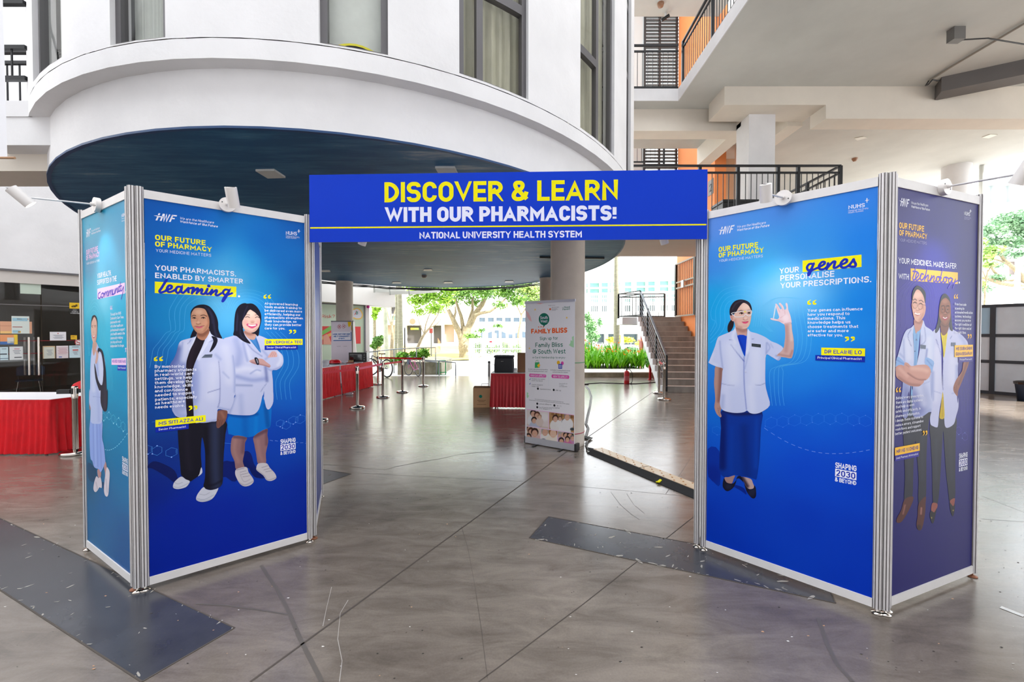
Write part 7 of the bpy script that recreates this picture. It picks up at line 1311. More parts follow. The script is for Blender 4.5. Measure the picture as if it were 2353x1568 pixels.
g = G(); g.box(-.07,.07,-.05,.05,0,.07, mat('kraft_board', (178,140,98), .8)); g.box(-.072,.072,-.004,.004,.0701,.0715, mat('packing_tape', (206,180,140), .4)); o = solo(g, 'small_carton', 'small tan carton in front of the toaster oven', 'box'); o.location = (-4.62,12.34,.766); o.rotation_euler = (0,0,.3)
CLEARP = mat('clear_plastic', (226,226,232), .15, alpha=.5)
for k, (x, y) in enumerate(((-4.83,11.14),(-4.74,10.86))):
    g = G(); g.lathe([(0,.002),(.05,.002),(.055,.09),(.06,.1),(.056,.1),(.05,.004)], CLEARP); o = solo(g, 'plastic_tub', ['clear plastic tub at the left end of the papers table','second clear plastic tub beside the table front edge'][k], 'container', 'tubs on the papers table'); o.location = (x,y,.766); o.scale = (1.8,1.8,1.5)
# insulated bag
t = thing('insulated_bag', 'big black insulated bag on the dark red table', 'bag', (-.17,9.55,.747), -.05); FAB = mat('black_bag_fabric', (22,24,30), .6, bump=.3, bscale=12)
g = G(); n = 8
def rbox(g, w, d, h, r, m, z=0, taper=.02):
    pr = []
    for (cx, cy, a0) in ((w/2-r,d/2-r,0),(-w/2+r,d/2-r,PI/2),(-w/2+r,-d/2+r,PI),(w/2-r,-d/2+r,1.5*PI)): pr += [(cx+r*math.cos(a0+PI/2*i/5), cy+r*math.sin(a0+PI/2*i/5)) for i in range(6)]
    N = len(pr); rows = [(0,.97),(h*.05,1),(h*.5,1.01),(h*.93,1-taper),(h*.985,.96-taper),(h,.9-taper)]; vs = [(x*s_,y*s_,z+zz) for zz, s_ in rows for x, y in pr]
    g.add(vs, [(i*N+j,i*N+(j+1)%N,(i+1)*N+(j+1)%N,(i+1)*N+j) for i in range(len(rows)-1) for j in range(N)], m, True); g.add(vs, [tuple(range(N-1,-1,-1)), tuple((len(rows)-1)*N+j for j in range(N))], m)
rbox(g, .42, .36, .33, .04, FAB); part(g, 'bag_body', t); g = G(); rbox(g, .44, .38, .045, .04, FAB, .33, .03); part(g, 'lid', t)
g = G(); g.bar((.12,-.1,.378),(.2,-.02,.378), .08, .004, mat('clear_label_pocket', (170,174,180), .2)); part(g, 'label_pocket', t)
for k in (0,1): g = G(); g.cyl((-.05+k*.03,-.186,.25),(-.05+k*.03,-.19,.25), .005, CHROME, 8); part(g, 'rivet', t)
KR = mat('kraft_carton', (172,134,98), .85, noise=.08, nscale=3)
t = thing('cardboard_box', 'tan cardboard box on the floor beside the dark red table', 'box', (*fp(1107,937),0), .03); t.location.y += .14
g = G(); g.box(-.19,.19,-.13,.13,0,.42, KR); part(g, 'carton_body', t); g = G(); g.add([(-.19,-.13,.42),(.19,-.13,.42),(.17,-.02,.455),(-.17,-.02,.455)], [(0,1,2,3),(3,2,1,0)], KR); part(g, 'flap', t)
g = G(); g.tube([(-.02,0,.42),(-.01,0,.50),(.14,0,.50),(.15,0,.42)], .008, IW, 6); part(g, 'carry_handle', t)
g = G(); g.lathe([(0,0),(.035,0)], GRN, (0,0,0), 20); o = part(g, 'printed_emblem', t); o.rotation_euler = (PI/2,0,0); o.location = (-.03,-.1315,.24)
for k, (w, z) in enumerate(((.18,.15),(.13,.12),(.2,.06))): g = G(); g.box(-w/2-.01,w/2-.01,-.1312,-.1302,z,z+.012, mat('carton_print', (120,88,60), .8)); part(g, 'printed_lettering', t)
t = thing('cardboard_box', 'brown carton standing on the dark red table behind the roll-up banner', 'box', (.22,9.6,.747)); g = G(); g.box(-.1,.14,-.12,.12,0,.38, mat('brown_carton', (120,84,58), .85)); part(g, 'carton_body', t); g = G(); g.add([(-.1,-.12,.38),(.14,-.12,.38),(.14,-.02,.43),(-.1,-.02,.43)], [(0,1,2,3),(3,2,1,0)], KR); part(g, 'flap', t)
g = G(); rng = random.Random(5)
vs = [(rng.uniform(-.1,.1), rng.uniform(-.07,.07), rng.uniform(0,.1)) for _ in range(26)]
bmx = bmesh.new(); [bmx.verts.new(v) for v in vs]; bmesh.ops.convex_hull(bmx, input=bmx.verts); me = bpy.data.meshes.new('plastic_bag'); bmx.to_mesh(me); me.materials.append(mat('crumpled_clear_bag', (200,200,206), .25, alpha=.8)); o = bpy.data.objects.new('plastic_bag', me); C.objects.link(o); o.location = (.02,9.5,.748); o['label'] = 'crumpled clear plastic bag between the black bag and the carton'; o['category'] = 'bag'
bmx = bmesh.new(); [bmx.verts.new((v[0]*.9,v[1]*.9,v[2]*.6)) for v in vs]; bmesh.ops.convex_hull(bmx, input=bmx.verts); me = bpy.data.meshes.new('plastic_bag'); bmx.to_mesh(me); me.materials.append(MATS['crumpled_clear_bag']); o = bpy.data.objects.new('plastic_bag', me); C.objects.link(o); p = ATZ(803,908); o.location = (p.x,p.y,.0); o['label'] = 'crumpled white plastic on the floor at the table skirt'; o['category'] = 'bag'

# ================================================================== cable ramp and cables
ra0, ra1 = ATZ(1349,1043), ATZ(1606,1152); rt1 = ATZ(1606,1112); dd = (ra1-ra0).normalized(); qq = Vector((-dd.y,dd.x,0)); 
if qq.y < 0: qq = -qq
w_ = (rt1-ra1).dot(qq)+.05; Lr = (ra1-ra0).length+.02; MR = Matrix(((dd.x,qq.x,0,ra0.x),(dd.y,qq.y,0,ra0.y),(0,0,1,0),(0,0,0,1)))
t = thing('cable_ramp', 'black cable ramp with dotted pale and orange lid on the floor', 'cable ramp', (0,0,0)); RUB = mat('black_rubber', (30,30,32), .7, bump=.3, bscale=30)
g = G(); sec = [(0,0),(.0,.006),(.085,.05),(.245,.05),(.33,.006),(.33,0)]; vs = [MR @ Vector((x,y,z)) for x in (0,Lr) for y,z in sec]
g.add(vs, [(0,1,2,3,4,5)[::-1],(6,7,8,9,10,11)]+[(i,(i+1)%6,6+(i+1)%6,6+i) for i in range(6)], RUB); part(g, 'rubber_body', t)
LIDW = mat('worn_white_lid', (214,204,190), .45, col2=(190,160,120), nscale=2); LIDO = mat('orange_lid', (222,150,72), .45)
for k in range(3):
    x0 = k*.9+.01; x1 = min(x0+.88, Lr); 
    if x0 < Lr: g = G(); g.box(x0,x1,.092,.238,.05,.056, LIDW if k < 2 else LIDO, MR); part(g, 'lid', t)
STUD = mat('lid_stud', (170,110,50), .5); m0 = None; cnt = 0
for i in range(int(Lr/.075)):
    for j in range(3):
        if (i+j) % 2: continue
        x = .04+i*.075; y = .115+j*.05
        if m0 is None: g = G(); g.prism([(.012*math.cos(a),.008*math.sin(a)) for a in [2*PI*k/6 for k in range(6)]], 0, .004, STUD); q = part(g, 'stud', t); m0 = q.data
        else: q = bpy.data.objects.new('stud', m0); C.objects.link(q); q.parent = t
        q.matrix_local = MR @ Matrix.Translation((x,y,.056))
g = G(); g.bar(ATZ(1512,1113)+Vector((0,0,.02)), ATZ(1522,1108)+Vector((0,0,.035)), .03, .008, IY); g.bar(ATZ(1507,1110)+Vector((0,0,.012)), ATZ(1517,1111)+Vector((0,0,.012)), .02, .008, IY); solo(g, 'yellow_clip', 'small yellow clip lying on the black cable ramp', 'clip')
e0 = MR @ Vector((0,.16,.02)); g = G()
for k in range(4):
    a = ATZ(1342,1018); g.tube([e0+Vector((0.02,.03*k-.04,0)), e0+Vector((-.12,.05*k-.02,.01)), Vector((a.x+.02*k, a.y+.04*k-.1,.02)), Vector((a.x+.10+.02*k, a.y+.12+.03*k,.02)), Vector((a.x+.03, a.y+.24+.04*k,.02)), Vector((a.x-.12,a.y+.3+.05*k,.015))], .008, BLACKP, 6)
solo(g, 'power_cables', 'loop of black cables leaving the ramp beside the column', 'cables')
g = G(); g.tube([ATZ(x,y)+Vector((0,0,.012)) for x,y in ((1346,883),(1380,881),(1420,882),(1460,883),(1490,881),(1510,879))], .013, BLACKP, 6); g.tube([ATZ(1340,885)+Vector((0,0,.015)), ATZ(1352,884.5)+Vector((0,0,.015))], .03, BLACKP, 6); solo(g, 'floor_cable', 'black cable lying across the bright floor by the extinguisher', 'cable')
g = G()
for k in range(2): g.tube([ATZ(x+k*3,y)+Vector((0,0,.01)) for x,y in ((1345,888),(1352,896),(1357,912),(1354,935),(1349,955),(1345,975),(1350,985),(1346,1000),(1342,1010))], .012, mat('silver_cable_trunk', (120,120,122), .5), 6)
o = solo(g, 'cable_cover', 'grey taped cables curving on the floor right of the column', 'cables')
# tapes round the front column
for z, c, nme, lb_ in ((1.19,(70,130,90),'green_string','thin green string tied round the front column'),(.19,(160,40,70),'red_string','thin dark red string tied low round the front column')):
    g = G(); g.lathe([(.2475,z-.006),(.252,z),(.2475,z+.006)], mat(nme, c, .6), (.805,6.25,0), 40); solo(g, nme, lb_, 'string')

# ================================================================== stairs, landing, gate, extinguisher
SD = Vector((.1,1,0)).normalized(); SR = Vector((SD.y,-SD.x,0)); s0 = Vector((4.19,11.72,0)); NT = 13; rise = .168; tread = .285; wid = 1.62
MS = Matrix(((SR.x,SD.x,0,s0.x),(SR.y,SD.y,0,s0.y),(0,0,1,0),(0,0,0,1)))
st = thing('staircase', 'grey concrete staircase rising beside the orange wall', 'stairs', s0); STC = mat('stained_stair_concrete', (150,147,142), .85, noise=.32, nscale=3, stretch=(1,1,.4), bump=.2); STT = mat('stair_nosing', (188,180,174), .8)
Mi = Matrix.Translation(-s0) @ MS
for i in range(NT):
    wi = (5.905-s0.x-SD.x*(i+1)*tread)/SR.x; g = G(); g.box(0, wi, i*tread, (i+1)*tread+.03, i*rise, (i+1)*rise-.012, STC, Mi); g.box(-.03, wi, i*tread-.02, (i+1)*tread+.03, (i+1)*rise-.012, (i+1)*rise, STT, Mi); part(g, 'step', st)
g = G(); pr = []
for i in range(NT): pr += [(i*tread, i*rise), (i*tread, (i+1)*rise)]
pr += [(NT*tread+1.4, NT*rise), (NT*tread+1.4, NT*rise-.25), (NT*tread-.1, NT*rise-.25), (.45,0)]
vs = [Mi @ Vector((x, y, z)) for x in (-.1,-.0) for y, z in pr]; n = len(pr)
T_ = tessellate_polygon([[Vector((y,z,0)) for y,z in pr]]); g.add(vs, [tuple(f) for f in T_]+[tuple(n+j for j in f)[::-1] for f in T_]+[(i,(i+1)%n,n+(i+1)%n,n+i) for i in range(n)], WHITE); part(g, 'side_wall', st)
g = G(); g.box(-.6, 1.18, NT*tread, NT*tread+1.4, NT*rise-.25, NT*rise, WHITE, Mi); part(g, 'landing', st)
hz = NT*rise
r = thing('stair_railing', 'grey steel railing with slanted rods along the stairs', 'railing', s0); G1 = mat('grey_painted_steel', (92,98,108), .4, metal=.4); x_ = .02
def SP(x, y, z): return Mi @ Vector((x, y, z))
g = G(); g.bar(SP(x_,.02,1.0), SP(x_,NT*tread-.0,hz+.92), .055, .05, G1); part(g, 'handrail', r)
for k in range(5): g = G(); g.tube([SP(x_,.02,.16+.15*k), SP(x_,NT*tread,hz+.12+.15*k)], .009, G1, 6); part(g, 'rod', r)
for f in (0, .33, .66, .99): g = G(); g.box(x_-.025,x_+.025,f*NT*tread-.02,f*NT*tread+.03, f*hz+.02, f*hz+1.0-.04*f, BLACKM, Mi); part(g, 'post', r)
a, b2, c2 = MS @ Vector((.02,NT*tread+.05,0)), MS @ Vector((-.55,NT*tread+1.3,0)), MS @ Vector((1.18,NT*tread+1.3,0))
railing('landing_railing', 'black railing along the back of the stair landing', (b2.x,b2.y,hz), (c2.x,c2.y,hz), .95, [0,.52,1], 16, m=BLACKM, group='landing railings'); railing('landing_railing', 'short black railing at the left end of the stair landing', (a.x,a.y,hz), (b2.x,b2.y,hz), .95, [1], 6, group='landing railings')
# open gate leaf against the orange wall
gt = thing('metal_gate', 'black barred gate leaf folded open against the orange wall', 'gate', (5.83,0,0)); xg = 5.83; y0g, y1g = 15.35, 13.75; zb, zt = hz+.03, 4.05
p1 = ATY(1518,738,0.1)
def GP(f, z): return Vector((0, y0g+(y1g-y0g)*f, z))
for f in (0,1): g = G(); g.bar(GP(f,zb), GP(f,zt), .07, .11, BLACKM, up=(0,1,0)); part(g, 'gate_stile', gt)
for z in (zb,zb+.98,zb+1.18,zt): g = G(); g.bar(GP(0,z), GP(1,z), .05, .05, mat('tan_worn_steel', (150,136,120), .5)); part(g, 'gate_rail', gt)
for i in range(1,11): g = G(); g.bar(GP(i/11,zb), GP(i/11,zt), .016, .016, mat('brown_bar', (120,88,62), .5)); part(g, 'gate_bar', gt)
g = G(); g.box(-.06,-.03,14.55,14.75,zb+.95,zb+1.2,LAMPW); part(g, 'lock_plate', gt)
g = G(); g.tube([(5.86,11.3,1.18),(5.86,13.6,2.48)], .024, BLACKM, 8); 
for f in (.15,.85): g.tube([(5.86,11.3+2.3*f,1.18+1.3*f-.02),(5.91,11.3+2.3*f,1.18+1.3*f-.08)], .012, BLACKM, 6)
solo(g, 'wall_handrail', 'black handrail fixed to the orange wall beside the stairs', 'handrail')
# fire extinguisher
t = thing('fire_extinguisher', 'red fire extinguisher standing on the bright floor', 'extinguisher', (*fp(1440,883),0)); RX = mat('extinguisher_red', (186,20,34), .3)
g = G(); g.lathe([(0,0),(.078,0),(.082,.02),(.082,.36),(.07,.40),(.035,.42),(.025,.44),(0,.44)], RX); part(g, 'cylinder_body', t); g = G(); g.box(-.015,.015,-.015,.015,.44,.5,BLACKM); g.bar((-.01,0,.5),(-.10,0,.545), .02,.012, BLACKM); g.bar((-.01,0,.47),(-.09,0,.475), .02,.01, BLACKM); part(g, 'valve_handle', t)
g = G(); g.tube([(.02,0,.47),(.10,0,.46),(.17,0,.36),(.19,0,.22),(.17,0,.06),(.14,0,.03)], .010, BLACKP, 8); g.cyl((.15,0,.05),(.13,0,.0), .016, BLACKP); part(g, 'hose', t); g = G(); g.lathe([(.0825,.12),(.0825,.26)], IW, n=12); part(g, 'label_band', t)
# red post and cabinet
g = G(); g.box(-.035,.035,-.03,.03,0,.52, RX); g.bar((.05,0,.42),(.12,0,.02), .02,.02, RX); g.box(-.08,.08,-.06,.06,0,.015,RX); o = solo(g, 'red_bollard', 'short red post with a prop beside the stair foot', 'post'); o.location = (*fp(1494,873),0)
t = thing('wooden_cabinet', 'red brown wooden display cabinet beyond the stairs', 'cabinet', (6.15,19.9,.0)); WD = mat('red_brown_wood', (150,62,46), .5)
g = G(); g.box(-.22,.22,-.2,.2,.65,1.25,WD); part(g, 'cabinet_body', t); g = G(); g.box(-.26,.26,-.24,.24,1.25,1.32,mat('pale_brown_wood', (190,120,90), .5)); part(g, 'cabinet_top', t); g = G(); g.box(-.15,.15,-.215,-.2,.72,1.18,mat('pale_cabinet_glass', (190,200,190), .2)); part(g, 'glass_door', t)
g = G(); g.box(-.20,-.14,-.03,.03,1.32,2.1,WD); g.box(-.2,.1,-.03,.03,2.02,2.1,WD); part(g, 'bracket_post', t)
for sx_ in (-1,1): g = G(); g.box(sx_*.2-.03,sx_*.2+.03,-.18,.18,0,.65,WD); part(g, 'leg', t)
# sign plate with number on the orange wall, and hanging white banner at far left
t = thing('number_sign', 'grey plate with the number 2 on the orange wall', 'sign', (5.905,0,0)); pA = ATY(1624,438,12.95); yA = 5.905/((1624-CX)/FOC); yB = 5.905/((1636-CX)/FOC)
g = G(); zA, zB = 1.6+(767-446)*yB/990, 1.6+(767-411)*yB/990; g.box(0,.012,yB,yA,zA,zB,mat('grey_sign_plate', (150,146,144), .5)); part(g, 'plate', t)
W_, V, F_ = textmesh('2', .16); g = G(); g.add([Vector((-.002, yA-(yA-yB)*(.3+.45*v.x/W_), zA+(zB-zA)*(.22+.5*v.y))) for v in V], F_, BLACKP); part(g, 'printed_number', t)
t = thing('hanging_banner', 'edge of a white hanging banner at the far left', 'banner', (-3.2,0,0)); a0 = ATY(-60,190,2.9); 
g = G(); P = [ATY(-160,362,2.9), ATY(17,362,2.9), ATY(17,362,2.91), ATY(-160,362,2.91)]; P2_ = [ATY(-160,-260,2.9), ATY(-1,-260,2.9), ATY(-1,-260,2.91), ATY(-160,-260,2.91)]; o_ = Vector((-3.2,0,0)); g.hexa([p-o_ for p in P+P2_], mat('white_banner_cloth', (228,228,232), .7)); part(g, 'cloth', t)
g = G(); g.cyl(ATY(-170,362,2.905)-o_, ATY(34,363,2.905)-o_, .008, mat('bamboo_rod', (170,130,96), .6), 8); part(g, 'rod', t)
# ================================================================== outdoors behind the hall
FW = mat('outdoor_white_wall', (236,234,230), .8, noise=.04, nscale=.6); GG = mat('green_grey_glazing', (128,176,168), .25, col2=(96,150,146), nscale=.7); DK = mat('shaded_opening', (72,68,66), .8); BR = mat('brown_recess', (158,138,122), .8)  # FW: plain white paint for walls and beams outdoors
def leaves(g, blobs, n, size, m, rng, flat=.6, shell=.55):
    tot = sum(b[3]*b[4]*b[5] for b in blobs)**1.0
    for (x, y, z, rx, ry, rz) in blobs:
        k = max(20, int(n*(rx*ry*rz)/tot)); R = np.array([[rng.gauss(0,1) for _ in range(3)] for _ in range(k)]); R /= np.linalg.norm(R,axis=1)[:,None]
        rad = np.array([shell+(1-shell)*rng.random() for _ in range(k)])[:,None]*np.array([1 if rng.random() < .8 else rng.random() for _ in range(k)])[:,None]
        P = R*rad*np.array([rx,ry,rz])+np.array([x,y,z])
        for p in P:
            s_ = size*rng.uniform(.5,1.3); a = Vector((rng.gauss(0,1),rng.gauss(0,1),rng.gauss(0,flat))).normalized(); b_ = a.cross(Vector((rng.gauss(0,1),rng.gauss(0,1),rng.gauss(0,1)))).normalized(); p = Vector(p)
            g.add([p-a*s_, p-b_*s_*.45, p+a*s_, p+b_*s_*.45], [(0,1,2,3)], m)
def tree(name, label, trunk, blobs, n, size, m, bark=BARKM, cat='tree', group=None, seed=1, shell=.4):
    """trunk: list of (points, r0, r1) in world space; first point of the first is the root"""
    rng = random.Random(seed); r0_ = Vector(trunk[0][0][0]); trunk[0] = ([(r0_.x,r0_.y,-.02)]+list(trunk[0][0] if r0_.z > .12 else trunk[0][0][1:]),)+tuple(trunk[0][1:]); root = Vector(trunk[0][0][0]); t = thing(name, label, cat, root, group=group)
    g = G()
    for pts, r0, r1 in trunk[:1]: g.tube([Vector(p)-root for p in pts], r0, bark, 10, [r0+(r1-r0)*i/(len(pts)-1) for i in range(len(pts))])
    part(g, 'trunk', t)
    for pts, r0, r1 in trunk[1:]:
        g = G(); g.tube([Vector(p)-root for p in pts], r0, bark, 7, [r0+(r1-r0)*i/(len(pts)-1) for i in range(len(pts))]); part(g, 'branch', t)
    if blobs:
        g = G(); leaves(g, [(b[0]-root.x,b[1]-root.y,b[2]-root.z)+tuple(b[3:]) for b in blobs], n, size, m, rng, shell=shell); o = part(g, 'foliage', t); o['kind'] = 'stuff'
    return t
def PY(pts, Y): return [tuple(ATY(x, y, Y+(dy[0] if dy else 0))) for x, y, *dy in pts]
def BB(lst, Y):     # blobs given as px centre, px radii, depth radius
    o = []
    for x, y, rx, ry, *k in lst:
        d = k[0] if k else 0; p = ATY(x, y, Y+d); o.append((p.x, p.y, p.z, rx*(Y+d)/990, max(rx,ry)*(Y+d)/990*.8, ry*(Y+d)/990))
    return o
YG = mat('yellow_green_leaf', (176,210,66), .5, col2=(112,170,48), nscale=1.2)
MG = mat('mixed_green_leaf', (134,178,74), .5, col2=(78,124,56), nscale=1.0)
PG = mat('pale_airy_leaf', (178,200,110), .5, col2=(122,160,84), nscale=1.0)
BG = mat('blue_green_leaf', (158,190,150), .5, col2=(100,144,108), nscale=.8)
# left of centre: white canopy beam, shop wall with graphics
g = G(); a0, a1 = ATY(735,0,13.9), ATY(905,0,16.6); X0, X1 = a0.x-2.5, a1.x
g.hexa([(X0,11.6,2.72),(X1,16.6,2.62),(X1-.5,17.1,2.62),(X0-.5,12.1,2.72),(X0,11.6,3.45),(X1,16.6,3.50),(X1-.5,17.1,3.50),(X0-.5,12.1,3.45)], FW); struct(g, 'beam_canopy')
g = G(); 
wa, wb = Vector((-7.6,14.0,0)), Vector((-5.28,16.0,0)); wu = (wb-wa).normalized(); wn_ = Vector((wu.y,-wu.x,0))
WBd = Board((wa.x,wa.y),(wb.x,wb.y),0)
MW = Matrix(((wu.x,-wn_.x,0,wa.x),(wu.y,-wn_.y,0,wa.y),(0,0,1,0),(0,0,0,1))); Lw = (wb-wa).length
g = G(); g.box(-.9, Lw, .02, .35, 0, 3.0, FW, MW); struct(g, 'wall_clinic')
x1w = WBd.px(836,760)[0]
ws_ = bpy.data.objects.new('window_clinic', None); C.objects.link(ws_); ws_['kind'] = 'structure'
g = G(); g.box(-.9, x1w, -.02, .0, .15, 2.62, mat('pale_green_window_film', (202,222,196), .25), MW); part(g, 'window_pane', ws_)
g = G(); g.box(-.9, x1w+.02, -.05, .02, 2.62, 2.72, DARKFR, MW); g.box(x1w, x1w+.05, -.05, .02, .1, 2.7, GREYP, MW); part(g, 'window_frame', ws_)
b = WBd; WR = printmat('coral_red', (236,92,92)); 
b.poly([(740,750),(828,751),(828,790),(740,792)], WR, lay=.024); b.poly([(738,762),(766,745),(790,742),(738,772)], printmat('lime_band', (150,214,120)), lay=.028); b.poly([(738,774),(790,752),(806,752),(738,782)], printmat('peach_band', (244,190,120)), lay=.030)
b.poly([(742,792),(742,772),(750,768),(756,776),(762,792)], printmat('pale_skyline', (244,180,160)), lay=.032)
b.text('Health Risk?', (696,732), (769,731), (696,724), printmat('red_letter', (214,96,90)), .12, lay=.026)
cl = [(812+dx, 720+dy) for dx, dy in [(-2,-8),(8,-11),(16,-6),(20,4),(16,12),(6,13),(0,11),(-8,14),(-14,8),(-14,-2),(-10,-9)]]
b.poly(cl, IW, lay=.026, smooth=True); b.line(cl, .04, printmat('cloud_gold', (246,204,110)), closed=True, lay=.030); b.text('B', (817,723), (822,723), (817,716), printmat('teal_letter', (40,140,130)), .15, lay=.030); b.line([(814,724),(817,719),(818,714)], .02, WR, lay=.030)
b.flush(ws_)
t = thing('alarm_lamp', 'magenta alarm lamp on the white pillar beside the clinic window', 'lamp', (0,0,0)); p = ATY(846,706,15.85); p2 = ATY(840,705,15.85)
g = G(); g.lathe([(0,-.05),(.05,-.03),(.06,.02),(.04,.05),(0,.06)], mat('magenta_lens', (206,40,150), .3), p, 16); part(g, 'lens', t); g = G(); g.box(p2.x-.07,p2.x+.0,p2.y,p2.y+.1,p2.z-.05,p2.z+.08, CREAM); part(g, 'housing', t)
# canopy roof brackets under the drum rim
for k, (xa, ya, xb, yb) in enumerate(((764,656,790,653),(815,661,905,664),(860,668,930,668),(896,674,975,671),(940,674,1010,668))):
    g = G(); g.bar(ATY(xa,ya,15.2+k*.2), ATY(xb,yb,16.6+k*.2), .08, .12, mat('galvanised_channel', (170,172,166), .5)); g.bar(ATY(xa,ya,15.2+k*.2)+Vector((0,0,-.07)), ATY(xa,ya,15.2+k*.2)+Vector((0,0,.25)), .05, .05, MATS['galvanised_channel']); solo(g, 'canopy_bracket', ('leftmost','second','middle','fourth','rightmost')[k]+' of five grey canopy brackets beyond the far drum rim', 'bracket', 'canopy brackets')
# ---- low wall, planter and rails
CW = mat('weathered_concrete', (176,170,150), .9, col2=(120,118,96), nscale=2.5)
g = G(); A1, A2 = ATZ(893,868), ATZ(1004,866); g.hexa([(A1.x,16.9,-.02),(A2.x,17.0,-.02),(A2.x,20,-.02),(A1.x,20,-.02),(A1.x,16.9,.50),(A2.x,17.0,.46),(A2.x,20,.46),(A1.x,20,.50)], CW); o = solo(g, 'concrete_planter', 'low weathered concrete planter beyond the queue posts', 'planter')
rng = random.Random(11)
def bush(name, label, lst, Y, n, size, m, cat='bush', seed=2, z0=.2, group=None):
    b_ = BB(lst, Y); p = b_[0]; return tree(name, label, [([(p[0],p[1],z0),(p[0],p[1],max(p[2],z0+.1))], .03, .02)]+[([(p[0],p[1],z0),(q[0],q[1],q[2])], .02, .008) for q in b_[1:]], b_, n, size, m, cat=cat, seed=seed, group=group, shell=.2)
bush('leafy_bush', 'bright green bush in the planter behind the pink bicycle', [(955,820,18,14),(975,812,13,12),(925,820,18,12),(905,828,10,8)], 18.4, 2600, .08, LEAFA, z0=.5)
bush('gate_hedge', 'green hedge seen through the bars of the white gate', [(1100,800,14,14),(1130,802,18,13),(1160,800,18,14),(1190,803,16,12)], 29, 2600, .09, MG, 'hedge', 14, 0)
bush('clipped_shrub', 'rounded green shrub beside the clinic pillar', [(868,786,13,13),(876,778,8,10),(860,795,10,8)], 21, 900, .09, MG, z0=0)
def outrail(label, pts, Y, posts, base=862, m=GREYP):
    P = PY(pts, Y); o_ = Vector(P[0]); t = thing('ramp_handrail', label, 'handrail', o_, group='grey ramp handrails'); g = G(); g.tube([Vector(p)-o_ for p in P], .024, mat('galvanised_rail', (140,146,150), .4, metal=.4), 8); part(g, 'handrail', t)
    for x, y in posts: p = ATY(x, y, Y); g = G(); g.cyl((p.x-o_.x,0,-o_.z-.02), (p.x-o_.x,0,p.z-o_.z), .022, mat('galvanised_rail', (140,146,150)), 8); part(g, 'post', t)
outrail('long grey ramp handrail behind the bicycles', [(838,812),(870,807),(905,803),(957,800),(1001,799),(1001,830)], 17.6, [(867,807),(905,803),(957,800)])
outrail('short low grey handrail at the right of the planter', [(968,828),(1009,830),(1047,834),(1047,864)], 16.5, [(965,828),(1009,831)]); outrail('second low grey handrail just behind the short one', [(975,830),(1003,833)], 16.9, [(975,830),(1003,833)])
t = thing('green_trolley', 'green metal trolley frame beside the low handrail', 'trolley', ATZ(1016,863)); o_ = t.location; GM = mat('green_paint', (40,150,84), .4)
g = G(); q = [ATY(x,y,16.9)-o_ for x,y in ((1008,829),(1024,829),(1024,862),(1008,862))]; 
for i in range(4): g.bar(q[i], q[(i+1)%4], .035, .035, GM)
g.bar(ATY(1006,856,16.9)-o_, ATY(1026,856,16.9)-o_, .03,.03,GM); part(g, 'frame', t)
g = G(); p = ATZ(1124,865); g.cyl((p.x,p.y,0),(p.x,p.y,.54), .045, GREYP, 12); g.lathe([(.05,.5),(.05,.56),(0,.58)], BLACKM, (p.x,p.y,0), 12); g.tube([(p.x,p.y,.5),(p.x+.3,p.y,.38),(p.x+.5,p.y,.34)], .01, GREYP, 6); solo(g, 'chain_bollard', 'slim grey bollard with a chain left of the black bag', 'bollard')
